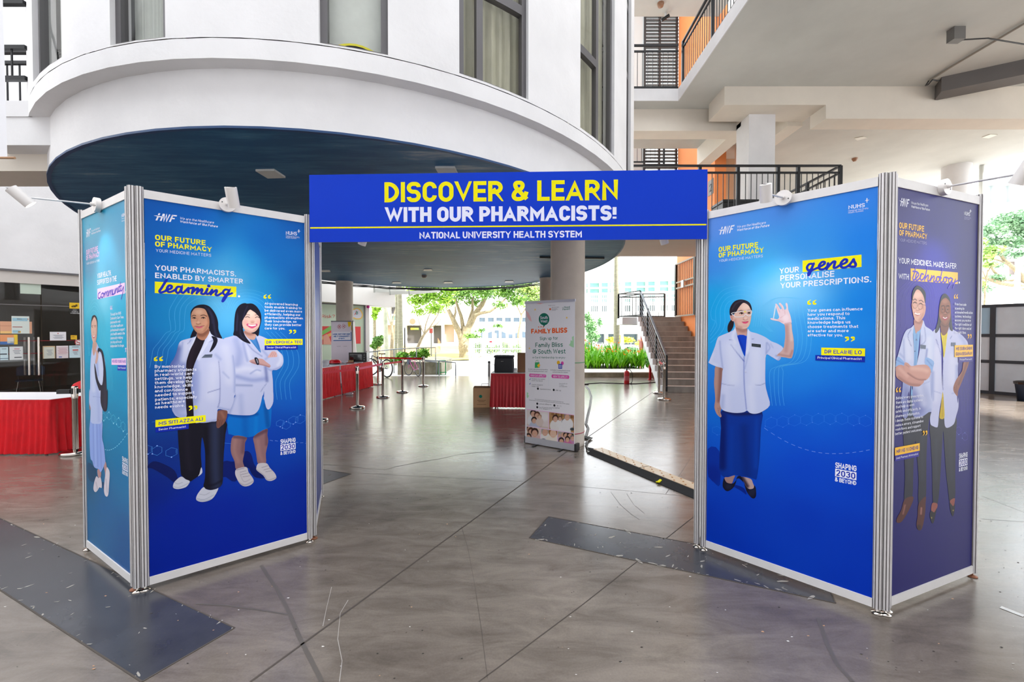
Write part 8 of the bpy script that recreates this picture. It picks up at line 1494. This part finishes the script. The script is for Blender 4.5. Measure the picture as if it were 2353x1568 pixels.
# ---- bicycles
def bicycle(label, loc, rz, s, fm, steer=.0, bag=False):
    t = thing('bicycle', label, 'bicycle', loc, rz); t.scale = (s,s,s); TY = mat('bicycle_tyre', (34,34,36), .7); RM = mat('bicycle_rim', (170,172,176), .3, metal=.7); R = .34
    for k, (cx, st_) in enumerate(((-.52,0),(.52,steer))):
        M = Matrix.Translation((cx,0,R)) @ Matrix.Rotation(st_,4,'Z'); g = G()
        for rr, tr, m in ((R-.018,.018,TY),(R-.045,.010,RM)):
            n = 28; vs = []
            for i in range(n):
                a = 2*PI*i/n
                for j in range(6): b_ = 2*PI*j/6; q = rr+tr*math.cos(b_); vs.append(M @ Vector((q*math.cos(a), tr*math.sin(b_), q*math.sin(a))))
            g.add(vs, [(i*6+j,((i+1)%n)*6+j,((i+1)%n)*6+(j+1)%6,i*6+(j+1)%6) for i in range(n) for j in range(6)], m, True)
        for i in range(14): a = 2*PI*i/14; g.tube([M @ Vector((0,0,0)), M @ Vector(((R-.05)*math.cos(a),0,(R-.05)*math.sin(a)))], .0025, RM, 4)
        g.cyl(M @ Vector((0,-.04,0)), M @ Vector((0,.04,0)), .025, RM, 10); part(g, 'wheel', t)
    g = G(); bbk, seat, hd, ht = (-.06,0,.28), (-.2,0,.72), (.36,0,.78), (.39,0,.66)
    for a, b_, r in ((bbk,seat,.016),(bbk,ht,.02),((-.17,0,.64),hd,.018),((-.52,.05,.34),bbk,.012),((-.52,-.05,.34),bbk,.012),((-.52,.05,.34),(-.18,0,.64),.01),((-.52,-.05,.34),(-.18,0,.64),.01),(ht,hd,.022)): g.tube([a,b_], r, fm, 8)
    part(g, 'frame', t); g = G(); M = Matrix.Translation((.52,0,R)) @ Matrix.Rotation(steer,4,'Z')
    for s_ in (-1,1): g.tube([M @ Vector((0,s_*.05,0)), M @ Vector((-.09,s_*.05,.30)), (.41,0,.67)], .012, fm, 8)
    part(g, 'fork', t)
    g = G(); g.tube([(-.2,0,.72),(-.22,0,.84)], .014, RM, 8); g.prism([(-.34,-.07),(-.34,.07),(-.18,.03),(-.06,.015),(-.06,-.015),(-.18,-.03)], .84, .88, BLACKP); part(g, 'saddle', t)
    g = G(); g.tube([hd,(.36,0,.92)], .014, RM, 8); g.tube([(.30,-.3,.95),(.40,-.2,.93),(.40,.2,.93),(.30,.3,.95)], .013, BLACKP, 8); part(g, 'handlebar', t)
    g = G(); g.cyl((-.06,-.06,.28),(-.06,-.05,.28), .085, RM, 20); g.tube([(-.06,-.07,.28),(.07,-.07,.18)], .01, RM, 6); g.box(.04,.11,-.14,-.07,.17,.19,BLACKP); g.tube([(-.06,.07,.28),(-.19,.07,.38)], .01, RM, 6); part(g, 'crankset', t)
    if bag:
        g = G(); g.prism([(-.1,-.1),(.1,-.1),(.1,.1),(-.1,.1)], 0, .34, mat('grey_shoulder_bag', (96,106,124), .7)); q = part(g, 'hanging_bag', t); q.location = (.46,0,.52)
    return t
p = ATZ(878,868); bicycle('black bicycle with big wheels behind the papers table', (p.x-.22, p.y+.25, 0), 2.5, 1.0, mat('black_bike_paint', (36,38,44), .4), 1.0)
p = ATZ(946,866); bicycle('small pink bicycle with a bag on its handlebar', (p.x, p.y+.25, 0), 2.45, .5, mat('pink_bike_paint', (232,110,180), .35), .4, True).scale = (.55,.55,.82)
# ---- ground features
g = G(); pts = [ATZ(880,815,.0),ATZ(1012,812),ATZ(1110,815),ATZ(1085,799),ATZ(1000,792),ATZ(900,795)]; pts = [ATZ(862,826),ATZ(1000,830),ATZ(1080,828),ATZ(1082,803),ATZ(1000,796),ATZ(862,796)]
g.add([p+Vector((0,0,.35 if i > 2 else .03)) for i, p in enumerate(pts)], [tuple(range(6))], GRASS); o = struct(g, 'ground_lawn')
# far white building centre-left
g = G(); Yb = 44; 
def wall_with(g, x0, x1, y0, y1, Y, holes, m, depth=.4, back=DK):
    """wall in front plane given by pixel extents with openings recessed"""
    A_, B_ = ATY(x0,y1,Y), ATY(x1,y0,Y); A_.z = -.02; hs = sorted([(ATY(h[0],0,Y).x, ATY(h[2],0,Y).x, ATY(0,h[3],Y).z, ATY(0,h[1],Y).z) for h in holes])
    zs = sorted(set([A_.z,B_.z]+[h[2] for h in hs]+[h[3] for h in hs])); xs = sorted(set([A_.x,B_.x]+[h[0] for h in hs]+[h[1] for h in hs]))
    for i in range(len(zs)-1):
        zc = (zs[i]+zs[i+1])/2; run = None
        for j in range(len(xs)-1):
            xc = (xs[j]+xs[j+1])/2; hole = any(h[0] < xc < h[1] and h[2] < zc < h[3] for h in hs)
            if not hole and run is None: run = xs[j]
            if hole and run is not None: g.box(run, xs[j], Y, Y+depth, zs[i], zs[i+1], m); run = None
        if run is not None: g.box(run, xs[-1], Y, Y+depth, zs[i], zs[i+1], m)
B1 = thing('far_building', 'white building behind the trees with tall brown ground openings', 'building', ATY(970,809,Yb))
o_ = B1.location.copy()
def rel(g): g.v = [tuple(Vector(v)-o_) for v in g.v]; return g
g = G(); wall_with(g, 780, 1100, 560, 812, Yb, [(880,747,920,790),(930,748,966,790),(992,748,1012,790),(1018,746,1042,787),(893,701,918,722),(852,722,862,736),(895,726,918,736)], FW, .5); part(rel(g), 'wall', B1)
for (x0,y0,x1,y1,m) in ((880,747,920,790,BR),(930,748,966,790,DK),(992,748,1012,790,DK),(1018,746,1042,787,BR),(893,701,918,722,mat('dark_louvre_block',(74,72,74),.7)),(852,722,862,736,GG),(895,726,918,736,GG)):  # DK sheets put the shade inside the openings into the colour
    p, q = ATY(x0,y1,Yb), ATY(x1,y0,Yb); g = G(); g.box(p.x,q.x,Yb+.5,Yb+.6,p.z,q.z,m); part(rel(g), 'window', B1)
g = G(); p = ATY(948,739,Yb-.05); g.cyl(p, p+Vector((0,.04,0)), .42, mat('emblem_grey', (150,160,176), .5), 24); g.cyl(p-Vector((0,.02,0)), p, .3, mat('emblem_coral', (226,104,80), .5), 20); part(rel(g), 'round_emblem', B1)
g = G(); p, q = ATY(944,758,Yb-.05), ATY(952,754,Yb-.05); g.box(p.x,q.x,Yb-.1,Yb-.02,p.z,q.z,mat('yellow_board',(240,206,30),.5)); p, q = ATY(952,758,Yb-.05), ATY(962,754,Yb-.05); g.box(p.x,q.x,Yb-.1,Yb-.02,p.z,q.z,mat('lime_board',(140,210,60),.5)); part(rel(g), 'shop_board', B1)
# orange netting barrier
NET = mat('orange_netting', (240,150,110), .8, alpha=.55); g = G(); pts = [(868,805),(900,806),(940,807),(1000,806),(1010,800),(1012,790),(1006,781)]; vs = []
for x, y in pts: 
    p = ATY(x, min(y+16,812), 33); q = ATY(x, y-16 if x < 1005 else y-4, 33); vs += [tuple(p), tuple(q)]
g.add(vs, [(2*i,2*i+2,2*i+3,2*i+1) for i in range(len(pts)-1)], NET); solo(g, 'netting_barrier', 'sagging orange netting barrier in front of the far white building', 'netting')
# sign posts
for (x, y0, y1, w, h, c, lb_) in ((930,753,788,2,4,(40,42,46),'thin black pole with a small lamp beside the palm trunk'),(991,755,818,8,11,(150,60,56),'white post with a small brown sign near the lawn'),(1067,755,822,8,14,(232,232,230),'slim post with a blank white sign before the big tree')):
    Y = 29; p, q = ATY(x, y1, Y), ATY(x, y0, Y); p.z = -.02; t = thing('sign_post', lb_, 'post', p, group=None); g = G(); g.cyl((0,0,0),(0,0,q.z-p.z), .05, GREYP if c[0] > 60 else BLACKM, 8); part(g, 'pole', t); g = G(); ww = w*Y/990/2; hh = h*Y/990; g.box(-ww,ww,-.08,-.05,q.z-p.z-hh,q.z-p.z,mat('sign_%d' % c[0], c, .5)); part(g, 'sign_plate', t)
# trees of the centre
tree('big_spreading_tree', 'big tree with forked pale trunk behind the white gate', [(PY([(1069,812),(1066,795),(1066,782),(1070,770),(1074,752)], 28), .42, .28), (PY([(1064,790),(1058,768),(1048,750),(1040,732),(1030,712)], 28), .26, .12), (PY([(1072,760),(1084,738),(1094,718),(1108,700),(1120,672),(1130,652)], 28), .24, .10), (PY([(1090,726),(1104,720),(1126,716),(1146,702),(1162,686)], 27.6), .13, .05), (PY([(1066,776),(1064,752),(1060,728),(1050,700),(1046,684)], 28.2), .17, .06), (PY([(1071,764),(1078,738),(1086,712),(1086,690),(1092,668)], 28.4), .14, .05), (PY([(1042,735),(1047,718),(1046,704)], 28), .10, .04)],
   BB([(1060,672,42,20),(1110,668,44,22,-1),(1160,672,38,22),(1090,694,26,12,1),(1150,702,22,12,-1),(1040,692,22,14,1),(1190,690,26,18),(1100,640,70,20),(1180,640,60,22),(1085,772,22,12,-1),(1105,760,14,8,-1),(1145,748,16,9,-1)], 28), 11000, .115, MG, seed=3, shell=.1)
tree('small_broadleaf_tree', 'bright leafy tree leaning left of the big tree', [(PY([(960,798),(968,780),(975,768),(986,755)], 23), .09, .06), (PY([(986,755),(996,740),(1006,724),(1012,706)], 23), .045, .02), (PY([(975,768),(978,748),(984,730),(992,712)], 23), .045, .015), (PY([(986,755),(1004,745),(1016,730)], 23), .035, .015), (PY([(975,768),(964,745),(958,722)], 23), .03, .012)],
   BB([(960,690,30,18),(990,680,34,20),(1020,690,26,22),(1000,710,30,14,1),(965,716,18,12),(1035,665,26,16),(950,665,30,16),(1000,655,50,14)], 23), 6500, .085, YG, seed=4, shell=.1)
tree('pale_far_tree', 'airy pale tree behind the roll-up banner', [(PY([(1192,770),(1196,745),(1200,720)], 36), .16, .09), (PY([(1200,730),(1192,712),(1186,700)], 36), .07, .03), (PY([(1200,722),(1210,706),(1218,690)], 36), .07, .03)], BB([(1195,690,24,18),(1225,680,26,24),(1240,700,18,16),(1205,660,40,20),(1250,665,26,18)], 36), 4200, .13, PG, seed=5, shell=.1)
tree('bare_multistem_tree', 'thin bare multi-stemmed tree between the palm trunks', [(PY([(900,800),(902,770),(900,748)], 25), .12, .08), (PY([(900,752),(892,728),(888,702)], 25), .05, .02), (PY([(901,750),(906,720),(914,694)], 25), .05, .02), (PY([(902,765),(912,735),(922,708)], 25), .04, .015), (PY([(900,748),(897,715),(900,690)], 25), .04, .015)], BB([(898,682,16,10),(862,704,10,14),(905,672,20,8)], 25), 500, .12, YG, seed=6, shell=.1)
def palm(label, x, y0, y1, Y, r, seed=1, crown=False, m=PALMB):
    p, q = ATY(x[0], y0, Y), ATY(x[1], y1, Y); p.z = -.02; n = 14; rng = random.Random(seed); P = [p+(q-p)*i/n for i in range(n+1)]
    t = thing('palm_trunk', label, 'palm', p); g = G(); g.tube([v-p for v in P], r, m, 14, [r*(1.12-.25*i/n)+(r*.03 if i % 2 else 0) for i in range(n+1)]); part(g, 'trunk', t); return t
palm('tall straight grey palm trunk right of the clinic pillar', (921,918), 822, 655, 21, .125); palm('thinner palm trunk just left of the tall grey one', (909,912), 808, 655, 22, .07); palm('pale white-green trunk beside the clinic shrub', (889,884), 832, 688, 20, .105, m=mat('pale_lichen_bark', (206,206,186), .9, col2=(160,170,140), nscale=3)); palm('yellowish trunk with hanging leaves at the clinic pillar', (861,860), 790, 695, 24, .09)
tree('drooping_plant', 'yellow green leaves drooping beside the clinic pillar', [(PY([(861,745),(861,705)], 23.8), .04, .03)], BB([(866,704,14,10),(861,722,6,14),(880,698,10,8)], 23.8), 300, .16, YG, seed=7, shell=.1)
# white gate and fence
WG = mat('white_gate_paint', (238,238,234), .5); Yg = 25.6; gt2 = thing('sliding_gate', 'white barred gate in front of the blue canopy', 'gate', ATZ(1145,829)); o_ = gt2.location.copy()
mb = None
for x0, x1 in ((1080,1107),(1114,1150),(1152,1200)):
    pa, pb = ATY(x0,829,Yg), ATY(x1,829,Yg); zt_ = ATY(0,779,Yg).z
    for z in (.08, .52*1.35, zt_): g = G(); g.box(pa.x-o_.x,pb.x-o_.x,-.02,.02,z-.03,z+.03,WG); part(g, 'gate_rail', gt2)
    for xx in (pa.x, pb.x): g = G(); g.box(xx-o_.x-.04,xx-o_.x+.04,-.04,.04,0,zt_+.03,WG); part(g, 'gate_post', gt2)
    n = int((pb.x-pa.x)/.095)
    for i in range(1,n):
        if mb is None: g = G(); g.box(-.014,.014,-.014,.014,0,zt_,WG); q = part(g, 'gate_bar', gt2); mb = q.data
        else: q = bpy.data.objects.new('gate_bar', mb); C.objects.link(q); q.parent = gt2
        q.location = (pa.x-o_.x+(pb.x-pa.x)*i/n, 0, 0)
g = G(); pa, pb = ATY(1122,798,Yg-.1), ATY(1136,785,Yg-.1); g.box(pa.x-o_.x,pb.x-o_.x,-.12,-.1,pa.z,pb.z,IW); part(g, 'notice_board', gt2); g = G(); pa, pb = ATY(1125,787,Yg-.12), ATY(1131,784,Yg-.12); g.box(pa.x-o_.x,pb.x-o_.x,-.14,-.12,pa.z,pb.z,RX); part(g, 'printed_logo', gt2)
g = G(); pa = ATY(1107,829,Yg); pb = ATY(1114,779,Yg); g.box(pa.x,pb.x,Yg-.2,Yg+.1,0,pb.z+.05,FW); pa = ATY(1200,829,Yg); pb = ATY(1262,777,Yg); g.box(pa.x,pb.x,Yg-.1,Yg+.3,0,pb.z,FW); struct(g, 'wall_gate')
# blue wavy canopy and building behind
BC = mat('pale_blue_canopy', (176,196,232), .4, col2=(214,222,238), nscale=1.5); g = G(); n = 24; vs = []; Yc = 38
for i in range(n+1):
    x = 1100+165*i/n; y = 752+4*math.sin(i*.75)+i*.35; p = ATY(x,y,Yc); vs += [tuple(p),(p.x,Yc+4,p.z+.6),(p.x,Yc,p.z-.35)]
g.add(vs, [(3*i,3*i+3,3*i+4,3*i+1) for i in range(n)]+[(3*i+2,3*i+5,3*i+3,3*i) for i in range(n)], BC, True)
for i in range(6): p = ATY(1110+i*28,800,Yc); g.cyl((p.x,Yc+.5,0),(p.x,Yc+.5,ATY(0,766,Yc).z), .1, FW, 8)
solo(g, 'walkway_canopy', 'pale blue wavy canopy over the walkway behind the gate', 'canopy')
B3 = thing('far_building', 'white building with rows of blue grey windows behind the wavy canopy', 'building', ATY(1180,800,52)); o_ = B3.location.copy()
hl = [(x,730,x+14,740) for x in range(1100,1262,20)]+[(x,756,x+10,778) for x in range(1104,1262,16)]
g = G(); wall_with(g, 1096, 1275, 700, 806, 52, hl, FW, .5); part(rel(g), 'wall', B3)
for h in hl: p, q = ATY(h[0],h[3],52), ATY(h[2],h[1],52); g = G(); g.box(p.x,q.x,52.5,52.6,p.z,q.z, mat('blue_grey_pane',(120,140,160),.3)); part(rel(g), 'window', B3)
# ---- right of the column: big white building with green glazing
Y4 = 40; B4 = thing('far_building', 'long white building with green glazing and vertical bars beyond the stairs', 'building', ATY(1440,790,Y4)); o_ = B4.location.copy()
SL = -.035  # the facade comes slightly nearer to the right
def FP(x, y, d=0): return ATY(x, y, Y4+d)
wins = []
for k, x in enumerate(range(1328,1592,27)):
    wins += [(x+2,651-k*.75,x+25,661-k*.75),(x+2,664.5-k*.7,x+25,674-k*.7),(x+2,678-k*.6,x+25,700-k*.4)]
wins2 = [(x+3,703-(x-1340)*.01,x+24,717-(x-1340)*.01) for x in range(1328,1592,27)]
lows = [(1374,768,1392,790),(1400,768,1418,790),(1432,768,1470,792)]
g = G(); wall_with(g, 1310, 1640, 592, 800, Y4, wins+wins2+lows, FW, .45); part(rel(g), 'wall', B4)
for h in wins: p, q = FP(h[0],h[3]), FP(h[2],h[1]); g = G(); g.box(p.x,q.x,Y4+.3,Y4+.36,p.z,q.z,GG); part(rel(g), 'window', B4)
for h in wins2+lows: p, q = FP(h[0],h[3]), FP(h[2],h[1]); g = G(); g.box(p.x,q.x,Y4+.4,Y4+.45,p.z,q.z,mat('dim_glazing',(88,110,116),.4)); part(rel(g), 'window', B4)
mb = None
for i in range(66):
    x = 1325+i*4.1
    if mb is None: p, q = FP(x,718,-.6), FP(x,679,-.6); g = G(); g.box(-.035,.035,-.03,.03,0,q.z-p.z,WG); qq_ = part(g, 'screen_bar', B4); mb = qq_.data
    else: qq_ = bpy.data.objects.new('screen_bar', mb); C.objects.link(qq_); qq_.parent = B4
    p = FP(x,718-(x-1340)*.01,-.6); qq_.location = p-o_
for y in (678,687,697,719): g = G(); g.bar(FP(1320,y+.5,-.6), FP(1600,y-3.5,-.6), .08, .09, WG); part(rel(g), 'screen_rail', B4)
for x in range(1345,1590,54): g = G(); p, q = FP(x,722,-.7), FP(x,648,-.7); g.box(p.x-.09,p.x+.09,p.y-.05,p.y+.05,p.z,q.z,WG); part(rel(g), 'fin', B4)
g = G(); p, q = FP(1320,746,-2), FP(1600,741,-2); g.box(p.x,q.x,Y4-3.5,Y4,p.z,p.z+.25,mat('grey_awning',(190,192,196),.6)); part(rel(g), 'awning', B4)
B5 = thing('far_building', 'pale high-rise seen between the drum rim and palm trunk', 'building', ATY(1400,700,85)); o_ = B5.location.copy(); g = G(); wall_with(g, 1375, 1425, 590, 760, 85, [(x,y,x+6,y+4) for x in (1392,1402,1410) for y in (600,610)], mat('hazy_white_block',(224,228,234),.8), .5, DK); part(rel(g), 'wall', B5)
g = G(); p, q = ATY(1385,620,85), ATY(1420,595,85); g.box(p.x,q.x,85.5,85.6,p.z,q.z,mat('hazy_pane',(160,176,196),.5)); part(rel(g), 'window', B5)
palm('tall mottled palm trunk rising behind the lily bed', (1417,1417), 822, 575, 21, .135, 2); 
t = thing('street_lamp', 'slim white lamp pole with curved arm beside the right palm trunk', 'lamp', ATY(1430,806,24)); o_ = t.location.copy(); g = G(); g.tube([ATY(x,y,24)-o_ for x,y in ((1430,806),(1429,740),(1427,660),(1426,628),(1423,612),(1418,600))], .06, mat('white_pole',(232,236,238),.4), 8, [.09,.075,.055,.04,.03,.025]); part(g, 'pole', t)
# mesh fence, hedge bits, shrubs
FM = mat('grey_mesh_fence', (170,176,178), .5); mf = thing('mesh_fence', 'grey wire fence behind the lily bed', 'fence', ATZ(1343,830)); o_ = mf.location.copy(); Yf = 25
for x in range(1340,1500,22): g = G(); p, q = ATY(x,815,Yf), ATY(x,787,Yf); g.box(p.x-.02-o_.x,p.x+.02-o_.x,Yf-o_.y,Yf-o_.y+.04,0,q.z,FM); part(g, 'post', mf)
for i in range(8): g = G(); z = .15+i*.13; p, q = ATY(1340,0,Yf), ATY(1500,0,Yf); g.box(p.x-o_.x,q.x-o_.x,Yf-o_.y,Yf-o_.y+.01,z,z+.012,FM); part(g, 'wire', mf)
bush('feathery_shrub_tree', 'pale feathery tree in front of the long white building', [(1358,752,14,20),(1362,775,18,16),(1350,730,10,14),(1378,742,8,10),(1352,795,12,10)], 26, 2200, .09, mat('feathery_leaf',(150,190,130),.5,col2=(96,150,100),nscale=1.5), 'tree', 8, 0)
bush('yellow_bush', 'yellow green bush right of the mottled palm trunk', [(1405,782,12,8),(1440,782,20,7),(1470,790,14,6),(1425,774,10,5)], 27, 1200, .1, mat('lemon_leaf',(226,220,80),.5,col2=(166,190,66),nscale=2), 'bush', 9, .3)
bush('clipped_shrub', 'row of low round shrubs behind the wire fence', [(1360,806,18,9),(1395,803,14,8),(1450,806,20,9),(1480,808,12,8)], 23.5, 1500, .07, LEAFB, seed=10, z0=0)
# lily bed with its low wall: every tuft a plant
g = G(); pa, pb = ATZ(1250,868), ATZ(1505,867); g.box(pa.x,pb.x,15.75,15.95,0,.16,CW); g.box(pa.x,pb.x,15.72,17.3,.16,.19,mat('pale_kerb_top',(222,218,210),.8)); g.box(pa.x,pb.x,17.3,19.4,.0,.175,mat('dark_soil',(70,64,50),.95)); solo(g, 'planter_kerb', 'long low concrete kerb in front of the lily bed', 'kerb')
g = G(); rng = random.Random(9)
for row, (Yl, n) in enumerate(((17.45,20),(17.95,19),(18.5,18),(19.1,17))):
    for i in range(n):
        o_ = Vector(((1335+170*(i+.5)/n-CX)/990*Yl+rng.uniform(-.08,.08), Yl+rng.uniform(-.15,.15), .17)); sc_ = rng.uniform(.85,1.25)*(1.25 if row > 1 and i < n*.55 else 1)
        for k in range(17):
            a = rng.uniform(0,2*PI); L = rng.uniform(.45,.85)*sc_; w = rng.uniform(.025,.045)*sc_; lean = rng.uniform(.15,.8); d = Vector((math.cos(a),math.sin(a),0)); s_ = Vector((-d.y,d.x,0)); vs = []
            for q in range(6): u_ = q/5; p = o_+d*(L*lean*u_**1.5)+Vector((0,0,L*(u_-.35*lean*u_*u_))); ww = w*(1-u_)**.5*(.5+u_*1.2 if u_ < .5 else 1.1); vs += [p-s_*ww, p+s_*ww]
            g.add(vs, [(2*q,2*q+1,2*q+3,2*q+2) for q in range(5)], LEAFC, True)
        if rng.random() < .6:
            a = rng.uniform(0,2*PI); p = o_+Vector((math.cos(a)*.2, math.sin(a)*.2, rng.uniform(.5,.75)*sc_)); g.tube([o_, p], .006, LEAFC, 4)
            for q in range(7): b_ = rng.uniform(0,2*PI); h_ = p+Vector((math.cos(b_)*.06, math.sin(b_)*.06, rng.uniform(-.02,.06))); g.add([p,h_+Vector((0,0,.02)),h_+Vector((.025,0,.05))], [(0,1,2),(2,1,0)], FLOWER)
o = solo(g, 'lily_bed', 'dense bright green lilies with orange flowers in the kerbed bed', 'plants'); o['kind'] = 'stuff'
# ---- far right: hoarding, tree, lamp, building, bin
HB2 = mat('hoarding_grey_sheet', (196,212,228), .45, noise=.08, nscale=2); HBB = mat('hoarding_blue_sheet', (156,196,226), .4); HF = mat('hoarding_dark_frame', (44,56,68), .5)
hA, hB = ATZ(2235,902), ATZ(2450,920); hu = (hB-hA).normalized(); Lh = (hB-hA).length; hb = thing('site_hoarding', 'tall grey hoarding with dark frame across the bright floor at right', 'hoarding', hA); ang = math.atan2(hu.y,hu.x); hb.rotation_euler = (0,0,ang)
fr_ = [(2286-2235)/215*1.0]
def hx(px):
    r = ray(px,800); m_ = r.x/r.y; t_ = (m_*hA.y-hA.x)/(hu.x-m_*hu.y); return t_
xs = [-1.2, hx(2281), hx(2281)+2.35, hx(2281)+4.7]; zs_ = [.04,.86,1.55,2.33]
for x in xs: g = G(); g.box(x-.05,x+.05,-.04,.04,0.0,2.36,HF); part(g, 'upright', hb)
for z in zs_: g = G(); g.box(-1.2,xs[-1],-.03,.03,z-.04,z+.04,HF); part(g, 'cross_rail', hb)
for i in range(3):
    for j in range(3): g = G(); g.box(xs[i]+.05,xs[i+1]-.05,-.01,.01,zs_[j]+.04,zs_[j+1]-.04,HBB if i == 0 and j == 2 else HB2); part(g, 'sheet_panel', hb)
p = ATZ(2350,922); t = thing('rubbish_bin', 'dark bin lined with a black bag at the right edge', 'bin', (p.x+.08,p.y,0)); g = G(); g.lathe([(0,.0),(.14,0),(.19,.42),(.2,.44)], mat('navy_bin', (30,44,66), .5), n=20); part(g, 'bin_body', t); g = G(); g.lathe([(.205,.40),(.21,.46),(.18,.47),(.12,.40)], mat('black_bin_liner', (18,18,20), .25), n=20); part(g, 'bin_liner', t)
tree('rain_tree', 'large spreading rain tree beyond the hoarding at right', [(PY([(2420,720),(2400,680),(2370,660),(2350,652)], 30), .5, .32), (PY([(2400,672),(2340,655),(2300,650),(2270,640),(2240,634)], 30), .26, .1), (PY([(2355,655),(2345,630),(2325,612),(2305,595),(2290,570)], 30), .2, .07), (PY([(2340,640),(2310,645),(2285,625),(2268,600)], 30), .14, .05), (PY([(2370,660),(2390,620),(2380,580),(2350,545)], 30), .22, .07), (PY([(2325,612),(2300,600),(2262,590)], 30), .09, .03)],
   BB([(2270,530,40,18),(2330,515,46,22),(2300,555,34,14),(2380,540,50,26),(2262,580,28,14),(2340,585,26,10),(2245,600,24,10),(2290,610,18,8),(2400,600,40,20),(2350,500,60,18),(2230,560,24,16),(2285,638,30,10),(2335,556,36,16),(2265,665,18,10),(2300,580,30,12)], 30), 17000, .11, BG, seed=12, shell=.1)
tree('young_feathery_tree', 'thin feathery tree in front of the rain tree', [(PY([(2262,705),(2264,660),(2270,620)], 24), .06, .03), (PY([(2270,625),(2285,600),(2300,580)], 24), .03, .01), (PY([(2266,640),(2252,610),(2248,590)], 24), .03, .01)], BB([(2262,590,24,16),(2285,575,24,12),(2250,560,18,14),(2270,610,20,8),(2255,655,10,18)], 24), 900, .11, PG, seed=13, shell=.1)
for k, (x, y, r_, lb_) in enumerate(((2262,700,14,'small palm fronds behind the hoarding near the booth'),(2298,696,18,'palm fronds behind the middle of the hoarding'),(2340,700,18,'palm fronds behind the hoarding at the right edge'))):
    p = ATY(x,716,22); t = thing('fan_palm', lb_, 'palm', (p.x,p.y,0)); g = G(); g.cyl((0,0,0),(0,0,p.z), .06, PALMB, 8); part(g, 'trunk', t); rng = random.Random(40+k)
    for f in range(11):
        a = rng.uniform(0,2*PI); L = r_*22/990*rng.uniform(1.1,1.7); d = Vector((math.cos(a),math.sin(a)*.6,0)); g = G(); pr = []
        for i in range(8): u_ = i/7; pr.append(Vector((0,0,p.z))+d*L*u_+Vector((0,0,L*(.9*u_-1.1*u_*u_))))
        g.tube(pr, .008, LEAFB, 4)
        for i in range(1,8):
            s_ = Vector((-d.y,d.x,0)).normalized()
            for sg in (-1,1): q = pr[i]; g.add([q,q+d*.05,q+s_*sg*.28*(1-i/11)+Vector((0,0,-.1))+d*.1], [(0,1,2)], LEAFB)
        part(g, 'frond', t)
t = thing('street_lamp', 'white street lamp pole with curved arm behind the hoarding', 'lamp', ATY(2338,700,26)); o_ = t.location.copy(); g = G(); g.tube([ATY(x,y,26)-o_ for x,y in ((2337,760),(2337,690),(2338,640),(2340,612),(2348,594),(2362,584))], .12, mat('white_pole',(232,236,238),.4), 8, [.15,.14,.12,.1,.08,.06]); g.bar(ATY(2330,661,26)-o_, ATY(2352,661,26)-o_, .1,.1, MATS['white_pole']); part(g, 'pole', t)
B6 = thing('far_building', 'pale building behind the rain tree beyond the hoarding', 'building', ATY(2300,760,48)); o_ = B6.location.copy(); g = G(); hl = [(2258,645,2268,672),(2294,651,2304,664),(2330,600,2353,632)]; wall_with(g, 2150, 2480, 590, 800, 48, hl, mat('warm_white_block', (238,230,222), .8), .5); part(rel(g), 'wall', B6)
for h in hl: p, q = ATY(h[0],h[3],48), ATY(h[2],h[1],48); g = G(); g.box(p.x,q.x,48.4,48.5,p.z,q.z,mat('brown_grey_pane',(120,112,110),.4)); part(rel(g), 'window', B6)
# glazed bridge building hanging at upper right
Y7 = 24; B7 = thing('glazed_block', 'white framed glazed block high beyond the slab at right', 'building', ATY(2260,494,Y7)); o_ = B7.location.copy(); GF = mat('grey_green_frame', (176,182,180), .5)
for x, w, yb_ in ((2206,6,440),(2280,12,486),(2318,10,482)): g = G(); p, q = ATY(x,yb_,Y7), ATY(x+w,300,Y7); p.z = -.02 if x == 2206 else p.z; g.box(p.x,q.x,Y7-.2,Y7+.3,p.z,q.z,GF); part(rel(g), 'column', B7)
g = G(); P = [ATY(2196,488,Y7), ATY(2330,480,Y7)]; g.bar(P[0]+Vector((0,0,.1)), P[1]+Vector((0,0,.1)), .6, .45, GF); part(rel(g), 'edge_beam', B7); g = G(); g.bar(ATY(2196,424,Y7), ATY(2330,424,Y7), .1, .12, WG); part(rel(g), 'rail', B7)
g = G(); p, q = ATY(2200,486,Y7), ATY(2328,300,Y7); g.box(p.x,q.x,Y7+.1,Y7+.14,p.z,q.z, mat('pale_fritted_glass', (206,216,220), .2, alpha=.6)); part(rel(g), 'glass_pane', B7)
mb = None
for i in range(26):
    x = 2204+i*4.8
    if mb is None: p, q = ATY(x,484,Y7), ATY(x,300,Y7); g = G(); g.box(-.02,.02,-.02,.02,0,q.z-p.z, mat('grey_blind_slat',(200,204,204),.6)); r_ = part(g, 'blind_slat', B7); mb = r_.data
    else: r_ = bpy.data.objects.new('blind_slat', mb); C.objects.link(r_); r_.parent = B7
    p = ATY(x,484,Y7+.3); r_.location = p-o_
# white paint mark at lower right
strip([(2299,1396),(2353,1417)], .035, 'tape_mark', mat('white_tape', (214,214,212), .6), z=.002)
